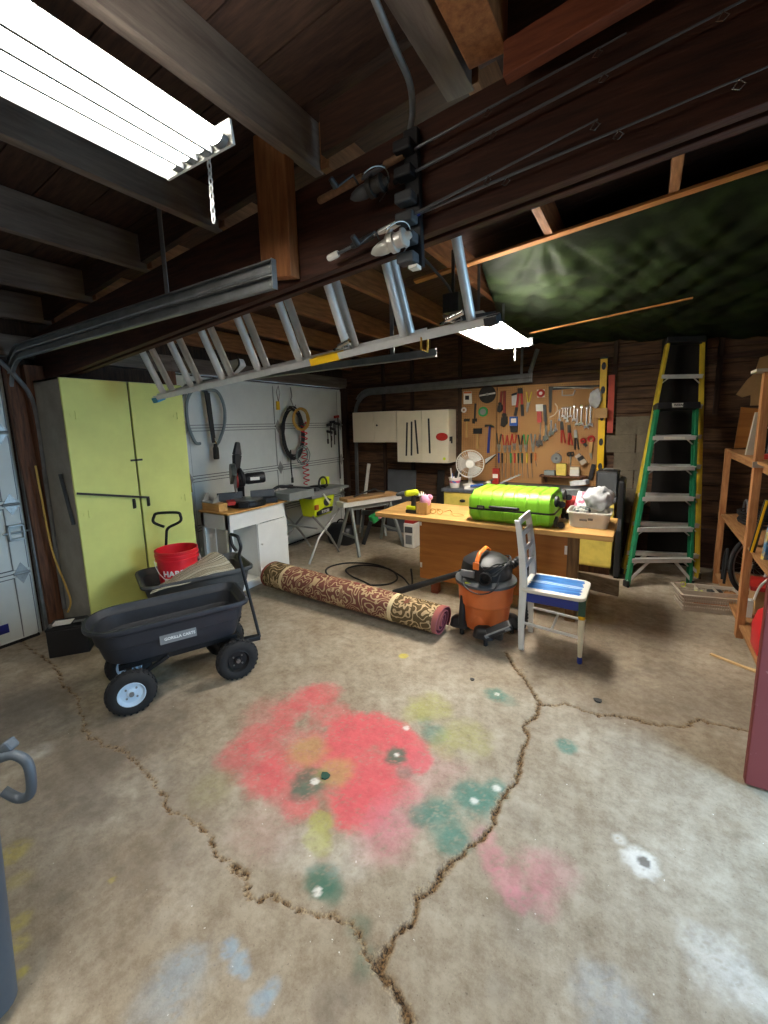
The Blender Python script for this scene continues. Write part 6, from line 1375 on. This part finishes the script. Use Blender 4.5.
# right panel
tool('tape_pack','round red and white tape pack near the pegboard top centre','pack',[('ring','red',[('ring',zb_(105,128),.034,.014)]),('card','paper',[('poly',[zb_(68,95),zb_(140,90),zb_(140,165),zb_(72,168)],.006)])])
tool('framing_square','large dark steel framing square across the pegboard top','square',[('blade','iron',[('poly',[zb_(180,62),zb_(215,60),zb_(205,312),zb_(182,312)],.005)]),('tongue','iron',[('poly',[zb_(215,62),zb_(680,48),zb_(680,62),zb_(215,98)],.005)])])
tool('hacksaw','hacksaw with open metal handle under the framing square','saw',[('frame','steel',[('rod',zb_(225,72),zb_(610,78),.007)]),('handle','steel',[('rod',zb_(310,100),zb_(310,150),.007),('rod',zb_(310,150),zb_(415,145),.007),('rod',zb_(415,145),zb_(435,95),.007)])])
tool('tin_snips','red-bodied tool pack hung at the right panel left edge','snips',[('card','paper',[('poly',[zb_(55,235),zb_(125,232),zb_(125,300),zb_(60,300)],.006)]),('handle','red',[('poly',[zb_(70,300),zb_(110,300),zb_(115,405),zb_(72,410)],.022)])])
tool('pry_bar','dark knife-like pry tool beside the red pack','pry bar',[('handle','black_plastic',[('poly',quad(zb_(140,238),zb_(150,400),.034),.02)]),('blade','iron',[('poly',quad(zb_(150,395),zb_(155,540),.022,.03),.006)])])
pts=[zb_(240,225),zb_(262,255),zb_(262,300),zb_(235,335),zb_(190,358)];pi=[zb_(240,225),zb_(250,258),zb_(250,295),zb_(228,325),zb_(190,350)]
tool('sickle_blade','pale curved wire hook right of the framing square blade','hook',[('blade','cream',[('rod',pts[k],pts[k+1],.005) for k in range(4)])])
tool('nut_driver','thin grey nut driver below the red pack','screwdriver',[('shaft','steel',[('rod',zb_(102,408),zb_(98,570),.005)])])
def awrench(label,a,b,s):
    tool('adjustable_wrench',label,'wrench',[('handle','chrome',[('poly',quad(a,b,.020*s,.026*s),.010)]),('jaw','chrome',[('poly',[(b[0]-.030*s,b[1]+.028*s),(b[0]+.030*s,b[1]+.030*s),(b[0]+.034*s,b[1]-.03*s),(b[0]+.010*s,b[1]-.012*s),(b[0]-.004*s,b[1]-.04*s),(b[0]-.034*s,b[1]-.025*s)],.014)])],group='chrome adjustable wrenches')
awrench('largest chrome adjustable wrench, lowest and leftmost of its group',zb_(98,520),zb_(90,605),1.25)
awrench('chrome adjustable wrench, second of the diagonal group',zb_(155,440),zb_(152,560),1.05)
awrench('chrome adjustable wrench, third of the diagonal group',zb_(205,385),zb_(203,512),.95)
awrench('smallest chrome adjustable wrench, highest and rightmost of its group',zb_(245,415),zb_(245,482),.7)
for k,(u,v0,v1,s) in enumerate(((285,292,385,.7),(318,268,350,.7),(340,268,370,.75),(362,265,400,.8),(390,262,350,.75),(425,248,385,.95),(455,278,430,1.0),(495,252,425,1.05),(545,262,455,1.15),(582,238,435,1.15))):
    a=zb_(u,v0);b_=zb_(u-4,v1)
    tool('combination_wrench',('shortest chrome spanner at the left end of the spanner row','second spanner from the left in the row','third spanner from the left in the row','fourth spanner from the left in the row','fifth spanner from the left in the row','sixth spanner from the left in the row','seventh spanner, fourth from the right end','eighth spanner, third from the right end','long bright spanner second from the right end','longest chrome spanner at the right end of the row')[k],'spanner',[('shank','chrome',[('poly',quad(a,b_,.014*s,.016*s),.008)]),('ring_end','chrome',[('ring',a,.013*s,.005*s)]),('open_end','chrome',[('poly',[(b_[0]-.022*s,b_[1]+.02*s),(b_[0]+.022*s,b_[1]+.02*s),(b_[0]+.026*s,b_[1]-.022*s),(b_[0]+.008*s,b_[1]-.004*s),(b_[0]-.008*s,b_[1]-.004*s),(b_[0]-.022*s,b_[1]-.026*s)],.010)])],group='chrome spanners in a row')
pliers('red and black pliers, leftmost of three below the spanners',308,398,602,'red',zb_,8,grp='pliers below the spanners',jaw='iron',up=True)
pliers('dark red slip-joint pliers, middle of three below the spanners',378,430,622,'red',zb_,8,grp='pliers below the spanners',jaw='iron',up=True)
pliers('dark grey pliers, rightmost of three below the spanners',440,478,668,'iron',zb_,6,grp='pliers below the spanners',jaw='steel',up=True)
tool('hole_saw','dark red round hole saw below the right pliers','hole saw',[('cup','red',[('ring',zb_(510,585),.022,.012)]),('arbor','iron',[('poly',quad(zb_(505,590),zb_(545,635),.03),.02)])])
tool('chisel','red-collared wooden chisel near the right end of the pegboard','chisel',[('handle','red',[('ring',zb_(588,565),.030,.012)]),('shank','handle_wood',[('poly',quad(zb_(590,580),zb_(580,700),.038,.03),.022)]),('tip','steel',[('poly',quad(zb_(580,700),zb_(590,760),.028,.012),.008)])])
tool('chalk_reel','round grey reel hung above the small shelf','reel',[('case','mid_gray',[('disc',zb_(255,752),.060,.022)]),('ring_face','galv_dull',[('disc',zb_(255,752),.036,.026)]),('cap','dark_gray',[('disc',zb_(255,752),.014,.030)]),('hanger','steel',[('rod',zb_(240,700),zb_(285,680),.004)])])
tool('scissors','black-handled scissors pointing down above the small shelf','scissors',[('handles','black_plastic',[('ring',zb_(375,712),.020,.007),('ring',zb_(402,710),.020,.007)]),('blades','steel',[('poly',[zb_(380,730),zb_(398,730),zb_(390,842)],.008)])])
tool('wood_mallet','tan wooden cylinder tool hung at a slant right of the scissors','roller',[('cylinder','tan',[('poly',quad(zb_(455,715),zb_(525,800),.060,.066),.05)]),('band','iron',[('poly',quad(zb_(480,735),zb_(500,765),.064,.066),.054)])])
tool('utility_knife','black slanted handle at the lower right of the pegboard','knife',[('handle','black_plastic',[('poly',quad(zb_(612,808),zb_(575,955),.044),.024)])])
# small shelf at the foot of the board
t=thing('tool_shelf','small dark wooden shelf on the lower part of the pegboard','shelf',(-.78,5.38,.90))
MB().box(-1.04,-.52,5.31,PY-.002,.925,.945).build('board',M['post_wood'],t,smooth=False,bev=.002)
for x in(-.98,-.58):MB().prism([(5.33,.925),(PY-.002,.925),(PY-.002,.84)],'x',x-.01,x+.01).build('bracket',M['post_wood'],t,smooth=False)
tag(MB().box(-.99,-.87,5.34,5.42,.946,1.0).build('tin',M['hose_gray'],smooth=False,bev=.004),'grey-green flat tin on the small pegboard shelf','tin')
tag(MB().box(-.855,-.745,5.35,5.42,.946,1.085).build('carton',M['yellow_cab'],smooth=False,bev=.003),'yellow carton in the middle of the small pegboard shelf','box')
tag(MB().box(-.70,-.60,5.335,5.41,.946,1.02).build('carton',M['white_plastic'],smooth=False,bev=.003),'small white carton on the pegboard shelf right of the yellow one','box')
tag(MB().box(-.70,-.605,5.34,5.405,1.021,1.05).build('carton',M['cream'],smooth=False,bev=.003),'flat cream packet lying on top of the small white carton','box')
# spirit level, glove, brown box, pink strip at the right of the board
t=thing('spirit_level','long yellow spirit level standing upright at the right edge of the pegboard','level',(-.40,5.40,1.0))
m=MB();m.hexa([(-.425,5.405,1.0),(-.355,5.405,1.0),(-.355,5.43,1.0),(-.425,5.43,1.0),(-.445,5.405,2.27),(-.375,5.405,2.27),(-.375,5.43,2.27),(-.445,5.43,2.27)]);m.build('body',M['yellow'],t,smooth=False,bev=.004)
for z in(1.06,1.34,1.62,1.92,2.18):
    x=-.39-.02*(z-1)/1.27;m=MB();m.lathe([(.022,0),(.022,.004)],(x,5.405,z),(0,-1,0),18,sy=1.9);m.build('vial',M['black_plastic'],t)
for z in(.995,2.27):
    x=-.39-.02*(z-1)/1.27;MB().box(x-.038,x+.038,5.402,5.433,z-.012,z+.012).build('end_cap',M['black_plastic'],t,smooth=False,bev=.003)
crumple((-.47,5.37,1.83),(.06,.04,.10),14,'work_glove',M['cloth_gray'],'pale grey work glove hanging over the level at the spanners','glove',amp=.18)
tag(MB().box(-.475,-.345,5.33,5.40,1.61,1.72).build('cardboard_box',M['cardboard'],smooth=False,bev=.004),'small brown cardboard box fixed in front of the yellow level','box')
tag(MB().hexa([(-.345,5.44,1.44),(-.285,5.44,1.44),(-.285,5.452,1.44),(-.345,5.452,1.44),(-.36,5.44,2.08),(-.295,5.44,2.08),(-.295,5.452,2.08),(-.36,5.452,2.08)]).build('foam_strip',mat('salmon_foam','#c0584c',.8,var=.15),smooth=False,bev=.002),'salmon-red flat strip hanging just right of the yellow level','strip')
M['pale_wood']=wood('pale_wood','#e8cc98','#c79f66','x')
# ------------------------------------------------------------------ step ladders leaning on the back wall
def step_ladder(name,label,bl,br,tl,tr,n,rm,capm,depth,lab,brace=True,lastw=.055):
    bl,br,tl,tr=map(Vector,(bl,br,tl,tr));t=thing(name,label,'step ladder',(bl+br)/2)
    ax=(br-bl).normalized();up=((tl+tr)/2-(bl+br)/2).normalized();nb=up.cross(ax).normalized()   # towards the wall
    if nb.y<0: nb=-nb
    bk_=Vector((.02,1,0))*depth
    for a,b in((bl,tl),(br,tr)):
        s=ax if a is bl else -ax
        m=MB();m.bar(a,b,.05,.006,up=ax);m.bar(a+s*.012-nb*.024,b+s*.012-nb*.024,.005,.026,up=ax);m.bar(a+s*.012+nb*.024,b+s*.012+nb*.024,.005,.026,up=ax)
        m.build('side_rail',rm,t,smooth=False,bev=.0015)
        m=MB();m.bar(a-up*.01,a+up*.05,.082,.02,up=ax);m.build('rubber_foot',M['black_plastic'],t,smooth=False,bev=.003)
    for a,b in((bl,tl),(br,tr)):
        s=ax if a is bl else -ax
        a2=a+bk_+s*.0+up*.01;b2=b+bk_*.5+s*.0
        m=MB();m.bar(a2,b2,.03,.02,up=ax);m.build('rear_rail',rm,t,smooth=False,bev=.002)
    for k,f in enumerate(n,1):
        p=bl.lerp(tl,f);q=br.lerp(tr,f);d=(q-p).normalized();p=p+d*.006;q=q-d*.012
        hz=Vector((0,0,1));nn=nb
        m=MB();m.bar(p-nn*.02,q-nn*.02,lastw,.012,up=Vector((0,0,1)));m.bar(p-nn*.02-Vector((0,.026,.016)),q-nn*.02-Vector((0,.026,.016)),.006,.036,up=Vector((0,0,1)))
        st=m.build('step',M['alu'],t,smooth=False,bev=.002)
        if k in lab:
            m=MB();c=p.lerp(q,.5);m.bar(c-d*.09-nn*.02-Vector((0,.0305,.014)),c+d*.09-nn*.02-Vector((0,.0305,.014)),.003,.024,up=Vector((0,0,1)));m.build('label_sticker',M['paper'],st,smooth=False)
        if brace:
            for e,o in((p,1),(q,-1)):
                m=MB();m.tube([e+d*o*.07-Vector((0,.03,.02)),e+d*o*.012-up*.075],.006,n=6);m.build('step_brace',M['alu'],t)
        if False:
            m=MB();p2=(bl+bk_).lerp(tl+bk_*.5,f);q2=(br+bk_).lerp(tr+bk_*.5,f);m.bar(p2+ax*.03+Vector((0,0,.05)),q2-ax*.03+Vector((0,0,.05)),.012,.032);m.build('rear_bar',M['alu'],t,smooth=False)
    for e,o in((bl,1),(br,-1)):
        s=ax*o;f=n[0]
        p=bl.lerp(tl,f);q=br.lerp(tr,f);c=p.lerp(q,.5)
        m=MB();m.bar(e+up*.04-nb*.02,p.lerp(q,.30 if o>0 else .70)-nb*.02-Vector((0,0,.02)),.026,.008,up=nb);m.build('foot_brace',M['alu'],t,smooth=False)
    m=MB();m.bar(tl-ax*.01,tr+ax*.01,.11,.06,up=up);c=m.build('top_cap',capm,t,smooth=False,bev=.008,seg=3)
    return t,tl,tr,ax,up,nb
t,tl,tr,ax,up,nb=step_ladder('step_ladder','green step ladder with aluminium steps, in front of the taller yellow ladder',(-.05,4.49,.01),(.475,4.78,.01),at(656,407,y=4.97),at(697,406,y=5.08),(.15,.32,.49,.66,.83),M['ladder_green'],M['black_plastic'],.10,(5,))
m=MB();c=(tl+tr)/2-nb*.059;m.bar(c-ax*.075,c+ax*.075,.0025,.04,up=up);m.build('name_plate',M['paper'],t,smooth=False)
m=MB();v,f=text_geo('WERNER',.030,.001,.0005);m.T=Matrix.Translation(c-nb*.002)@Matrix((ax,up,ax.cross(up))).transposed().to_4x4();m.add(v,f);m.build('lettering',M['dark_gray'],t,smooth=False)
step_ladder('step_ladder','taller yellow step ladder leaning on the wall behind the green one',(-.10,4.86,.01),(.56,5.06,.01),at(667,341,y=5.22),at(704,340,y=5.27),(.1,.23,.355,.48,.605,.73,.855),M['dull_yellow'],M['black_plastic'],.08,(),brace=True)
# ------------------------------------------------------------------ plastic basket on the floor
t=thing('storage_basket','grey-beige slotted plastic basket with dividers on the floor before the shelf','basket',(.555,4.30,0),rz=R(12));t.scale=(1,1,1.15)
W2,D2_,H2=.46,.29,.125
m=MB(local=True)
def bk(w,d,z):return [(x,y,z) for x,y in rrect(w,d,.02,4)]
m.loft([bk(W2*.92,D2_*.88,.0),bk(W2*.92,D2_*.88,.004),bk(W2*.93,D2_*.9,.03)]);m.build('bottom',M['tan'],t)
for k in range(3):
    z0=.03+.03*k
    m=MB(local=True);f0=.93+.02*k
    m.loft([bk(W2*f0,D2_*(f0-.03),z0+.012),bk(W2*(f0+.008),D2_*(f0-.02),z0+.03),bk(W2*(f0+.008)-.01,D2_*(f0-.02)-.01,z0+.03),bk(W2*f0-.01,D2_*(f0-.03)-.01,z0+.012)],caps=(False,False));m.build('wall_band',M['tan'],t)
for k in range(26):
    for s in(-1,1):
        x=-W2*.44+k*W2*.88/25
        if k%2==0 or s<0:
            m=MB(local=True);m.bar((x,s*D2_*.452,.03),(x*1.04,s*D2_*.475,.11),.006,.005,up=(0,1,0));m.build('wall_rib',M['tan'],t,smooth=False)
m=MB(local=True);m.loft([bk(W2,D2_,.112),bk(W2+.02,D2_+.02,.116),bk(W2+.02,D2_+.02,.125),bk(W2-.02,D2_-.02,.125),bk(W2-.02,D2_-.02,.112)],caps=(False,False));m.build('rim',M['tan'],t)
for x in(-.06,.07):MB(local=True).box(x-.003,x+.003,-.01,D2_*.46,.01,.12).build('divider',M['tan'],t,smooth=False)
MB(local=True).box(-W2*.46,W2*.46,-.013,-.007,.01,.12).build('divider',M['tan'],t,smooth=False)
tag(MB().hexa([(.47,4.32,.05),(.55,4.34,.05),(.54,4.40,.05),(.46,4.38,.05),(.46,4.32,.11),(.53,4.34,.12),(.52,4.37,.12),(.45,4.36,.11)]).build('glove',M['ryobi'],smooth=False,bev=.01),'lime-yellow and black glove lying in the floor basket','glove')
tag(MB().bar((.56,4.40,.10),(.66,4.42,.11),.06,.03).build('hand_tool',M['black_plastic'],smooth=False,bev=.008),'black hand tool lying in the floor basket','tool')
tag(MB().tube([(.45,4.235,.05),(.68,4.27,.055)],.010,n=8).build('orange_handle',M['orange']),'orange stick lying inside the front of the floor basket','stick')
t=thing('key_tag','small lime ring tag hooked on the basket edge by the green ladder foot','tag',(.39,4.30,.12))
m=MB();m.tube([(.385+.018*math.cos(2*PI*k/16),4.40+.004*math.sin(k),.138+.022*math.sin(2*PI*k/16)) for k in range(16)],.004,n=6,closed=True);m.build('ring',M['ryobi'],t)
# ------------------------------------------------------------------ wooden shelf unit along the right wall
t=thing('shelf_unit','wooden shelf unit of rough posts along the right wall','shelf unit',(.95,4.2,0))
SX0,SX1=.665,1.30
for x in(SX0,SX1-.06):
    for y in(3.03,3.80,5.0):
        h=1.88 if y!=5.0 else 1.30
        MB().box(x,x+.045,y-.035,y+.035,0,h).build('post',M['pine_z'],t,smooth=False,bev=.003)
for z,y1 in((.085,5.05),(.67,5.05),(1.27,5.05),(1.85,3.86)):
    MB().box(SX0+.012,SX1-.02,3.0,y1,z,z+.02).build('shelf_board',M['pine_y'],t,smooth=False,bev=.002)
    MB().box(SX0+.046,SX0+.062,3.0,y1,z-.06,z).build('rail',M['pine_y'],t,smooth=False,bev=.002)
MB().box(SX0-.012,SX0+.10,3.755,3.765,1.245,1.285).build('corner_plate',M['galv'],t,smooth=False)
MB().box(SX0-.05,SX1,3.72,3.90,1.88,1.90).build('shelf_board',mat('white_board','#c9c0b0',.7,var=.15),t,smooth=False,bev=.002)
zs=1.291
for k,(x,y0,y1,h,tl_,mt,lb) in enumerate(((.70,4.30,4.46,.33,.08,'tan','pale box-like book leaning at the left of the middle right shelf'),(.735,4.20,4.32,.36,.09,'black_plastic','black box with white print leaning beside the pale one on the shelf'),(.78,4.08,4.2,.34,.09,'dark_gray','dark grey box behind the post on the upper shelf'))):
    o_=MB().hexa([(x,y0,zs),(x+.26,y0,zs),(x+.26,y0+.045,zs),(x,y0+.045,zs),(x+.02,y0-tl_,zs+h),(x+.28,y0-tl_,zs+h),(x+.28,y0-tl_+.045,zs+h),(x+.02,y0-tl_+.045,zs+h)]).build('game_box',M[mt],smooth=False,bev=.002)
    tag(o_,lb,'box')
t=thing('printed_card','small white and grey printed panels on the black shelf box','label',(.73,4.15,1.4))
m=MB();
for z,w in((1.34,.05),(1.40,.04),(1.50,.05),(1.58,.06)):
    yy=4.20-.09*(z-zs)/.36;m.box(.74,.74+w,yy-.003,yy-.0005,z,z+.028)
m.build('print',M['paper'],t,smooth=False)
tag(MB().box(.70,.80,3.90,3.98,zs,zs+.035).build('red_case',M['red'],smooth=False,bev=.006),'small red case at the front edge of the upper shelf','case')
tag(MB().box(.74,.90,3.30,3.40,zs,zs+.10).build('blue_bottle',M['blue'],smooth=False,bev=.01),'blue container on the upper shelf at the picture edge','container')
# hanging cardboard beyond the shelf
t=thing('cardboard_sheet','crumpled tan cardboard piece hanging on the wall above the far shelf end','cardboard',(.85,5.35,1.5))
m=MB();m.prism([(.75,1.80),(.80,1.77),(.86,1.79),(.865,1.69),(.98,1.69),(1.02,1.95),(.96,2.15),(.895,2.13),(.875,2.0),(.82,1.93)],'y',5.34,5.36);m.build('sheet',M['cardboard'],t,smooth=False,bev=.004)
m=MB();m.prism([(.80,1.68),(.93,1.66),(.96,1.30),(.78,1.28)],'y',5.36,5.38);m.build('backing',M['bench_side'],t,smooth=False)
# coiled cable and wheel on the lower shelves
zs=.691
m=MB();q=random.Random(2);pts=[]
for k in range(70):
    a=k*.45;pts.append((.86+.12*math.cos(a)+q.uniform(-.01,.01),4.55+.2*math.sin(a)+q.uniform(-.02,.02),zs+.012+.0015*k))
m.tube(pts,.009,n=6);tag(m.build('cable_pile',M['cord_black']),'tangled black cables piled on the middle shelf','cable')
loopc=Vector((.82,4.72,zs+.0));m=MB();m.tube([(.80+.0*k,4.68+.085*math.cos(2*PI*k/24),zs+.10+.085*math.sin(2*PI*k/24)) for k in range(24)],.008,n=6,closed=True);tag(m.build('wire_loop',M['galv_dull']),'grey wire loop standing at the back of the middle shelf','wire')
t=thing('bicycle_wheel','small spoked wheel with black tyre leaning under the middle shelf','wheel',(.86,4.5,.105))
wc=Vector((.84,4.50,.345));wn=Vector((.72,-.68,.12)).normalized();wu=wn.cross(Vector((0,0,1))).normalized();wv_=wu.cross(wn)
def wp(r,a,o=0):return wc+wu*r*math.cos(a)+wv_*r*math.sin(a)+wn*o
MB().tube([wp(.225,2*PI*k/44) for k in range(44)],.018,n=10,closed=True).build('tyre',M['rubber'],t)
MB().tube([wp(.197,2*PI*k/44) for k in range(44)],.010,n=8,closed=True).build('rim',M['alu'],t)
m=MB()
for k in range(20):
    a=2*PI*k/20;m.tube([wp(.02,a+.3*(-1)**k,.02*(-1)**k),wp(.195,a)],.0014,n=5)
m.build('spokes',M['steel'],t)
m=MB();m.cyl(wc-wn*.03,wc+wn*.03,.02,n=14);m.build('hub',M['steel'],t)
tag(MB().tube(spline([(.70,4.75,.12),(.705,4.78,.3),(.71,4.70,.42),(.70,4.62,.3),(.70,4.64,.12)],6),.011,n=8).build('inner_tube',M['rubber']),'black rubber tube looped left of the spoked wheel','tube')
tag(MB().hexa([(.80,4.02,.106),(1.05,4.02,.106),(1.05,4.24,.106),(.80,4.24,.106),(.80,4.02,.30),(1.05,4.02,.30),(1.05,4.24,.30),(.80,4.24,.30)]).build('cardboard_box',M['cardboard'],smooth=False,bev=.004),'brown cardboard box on the bottom shelf behind the front post','box')
tag(MB().box(.715,.775,3.93,3.99,.106,.24).build('carton',M['paper'],smooth=False,bev=.004),'narrow white carton standing before the cardboard box on the bottom shelf','box')
tag(MB().box(.76,1.1,3.98,4.26,.302,.335).build('folder',M['red'],smooth=False,bev=.004),'flat red folder on top of the cardboard box','folder')
tag(MB().tube(spline([(.78,3.96,.24),(.80,3.95,.34),(.84,3.93,.42),(.90,3.92,.45),(1.0,3.9,.46)],6),.008,n=6).build('white_cable',M['white_plastic']),'white cable rising behind the front shelf post','cable')
t=thing('magazine','blue and yellow magazine leaning on the middle shelf at the picture edge','magazine',(.8,3.55,zs))
m=MB();m.hexa([(.69,3.46,zs),(.70,3.44,zs),(1.0,3.60,zs),(.99,3.62,zs),(.72,3.50,zs+.30),(.73,3.48,zs+.30),(1.02,3.64,zs+.30),(1.01,3.66,zs+.30)]);m.build('cover',mat('magazine_cover','#3a6f9a',.4,col2='#d6b23a',scale=9,contrast=(.42,.56)),t,smooth=False)
t=thing('yellow_ruler','yellow-edged black folding rule leaning beside the magazine','ruler',(.68,3.62,zs))
m=MB();m.bar((.675,3.62,zs),(.72,3.60,zs+.36),.03,.02,up=(0,1,0));m.build('blade',M['black_plastic'],t,smooth=False,bev=.002)
m=MB();m.bar((.669,3.602,zs),(.714,3.582,zs+.36),.012,.006,up=(0,1,0));m.build('edge',M['yellow'],t,smooth=False)
# red jug in front of the bottom shelf
t=thing('fuel_jug','glossy red plastic jug standing behind the red door edge','jug',(.80,3.40,.106))
m=MB();m.loft([[(x,y,z) for x,y in rrect(w,d,.05,5,.805,3.36)] for w,d,z in((.22,.24,.106),(.24,.27,.125),(.245,.28,.26),(.21,.22,.36),(.12,.12,.42),(.09,.09,.44))]);m.build('body',M['red_plastic'],t,ang=60)
m=MB();m.tube(spline([(.78,3.30,.40),(.78,3.28,.46),(.80,3.38,.485),(.80,3.44,.42)],6),.014,n=10);m.build('handle',M['red_plastic'],t)
MB().lathe([(.03,.44),(.032,.47),(.028,.475)],(.81,3.36,0),n=18).build('cap',M['black_plastic'],t)
# scraps on the floor
tag(MB().bar((.48,3.40,.008),(.735,3.26,.008),.022,.012).build('wood_strip',M['pale_wood'],smooth=False,bev=.003),'split pale wood strip lying on the floor near the shelf post','strip')
tag(MB().bar((.60,3.33,.007),(.71,3.30,.007),.014,.010).build('wood_splinter',M['pale_wood'],smooth=False,bev=.002),'short pale splinter lying beside the longer wood strip','splinter')
for k,(x,y,s,mt,nm,lb) in enumerate(((-1.155,1.305,.028,'dark_green','leaf','small green leaf lying on the red paint patch'),(-.82,2.345,.018,'black_plastic','debris_chip','black chip on the floor above the olive paint patch'),(-.127,2.504,.028,'black_plastic','debris_chip','black hexagonal chip on the floor right of the forked crack'))):
    m=MB();q=random.Random(k);pl=[(x+s*math.cos(2*PI*i/7)*(1 if i%2 else .7),y+s*.7*math.sin(2*PI*i/7)) for i in range(7)]
    m.prism(pl,'z',.001,.007);tag(m.build(nm,M[mt],smooth=False),lb,nm.split('_')[-1])
# ------------------------------------------------------------------ wheeled rubbish bin at the left picture edge
t=thing('wheelie_bin','grey-blue wheeled rubbish bin with loop handle at the left picture edge','bin',(-1.7,0,0))
def wb(x0,x1,y0,y1,r,z):return [(x,y,z) for x,y in rrect(x1-x0,y1-y0,r,5,(x0+x1)/2,(y0+y1)/2)]
m=MB();m.loft([wb(-1.93,-1.385,-.24,.262,.05,.04),wb(-1.97,-1.362,-.29,.288,.06,.64),wb(-1.975,-1.36,-.30,.29,.06,.70),wb(-1.99,-1.365,-.31,.30,.06,.705),wb(-1.99,-1.365,-.31,.30,.06,.735)]);m.build('body',M['bin_blue'],t,ang=50)
m=MB();m.loft([wb(-2.0,-1.37,-.32,.31,.06,.735),wb(-2.0,-1.365,-.32,.31,.06,.755),wb(-1.97,-1.40,-.29,.28,.08,.79),wb(-1.85,-1.50,-.2,.2,.08,.805)]);m.build('lid',M['lid_gray'],t,ang=50)
m=MB();m.tube(spline([(-1.37,.30,.77),(-1.345,.32,.775),(-1.315,.335,.755),(-1.305,.335,.71),(-1.315,.33,.665),(-1.345,.315,.65),(-1.375,.295,.675)],6),.012,n=12);m.build('handle',M['bin_blue'],t)
m=MB();m.bar((-1.39,.31,.775),(-1.36,.325,.80),.03,.03);m.build('hinge',M['bin_blue'],t,smooth=False,bev=.006)
for y in(-.2,.2):
    m=MB();m.cyl((-1.90,y-.03,.10),(-1.90,y+.03,.10),.10,n=26);m.build('wheel',M['rubber'],t)
SKY=17.0;EXPO=0.25
# ------------------------------------------------------------------ camera and daylight
cam=bpy.data.cameras.new('camera');co=bpy.data.objects.new('camera',cam);COL.objects.link(co)
cam.sensor_fit='AUTO';cam.sensor_width=36;cam.lens=CF*36/1024;cam.clip_start=.02
cam.shift_x=(384-CCX)/1024;cam.shift_y=(CCY-512)/1024
mt=Matrix((_R,-_D,-_f)).transposed().to_4x4();mt.translation=Vector((0,0,CH));co.matrix_world=mt
SC.camera=co
w=bpy.data.worlds.new('sky');SC.world=w;w.use_nodes=True;bg=w.node_tree.nodes['Background'];bg.inputs['Color'].default_value=(.44,.72,1,1);bg.inputs['Strength'].default_value=SKY
al=bpy.data.lights.new('doorway_daylight','AREA');al.shape='RECTANGLE';al.size=OY[1]-OY[0];al.size_y=2.1;al.cycles.is_portal=True
ao=bpy.data.objects.new('doorway_daylight',al);COL.objects.link(ao);ao.location=(XR+.06,(OY[0]+OY[1])/2,1.05);ao.rotation_euler=(PI/2,0,PI/2)
SC.view_settings.view_transform='Standard';SC.view_settings.look='None';SC.view_settings.gamma=1;SC.view_settings.use_curve_mapping=False
SC.view_settings.exposure=EXPO
SC.cycles.use_denoising=True;SC.cycles.max_bounces=8;SC.cycles.diffuse_bounces=5;SC.cycles.sample_clamp_indirect=6
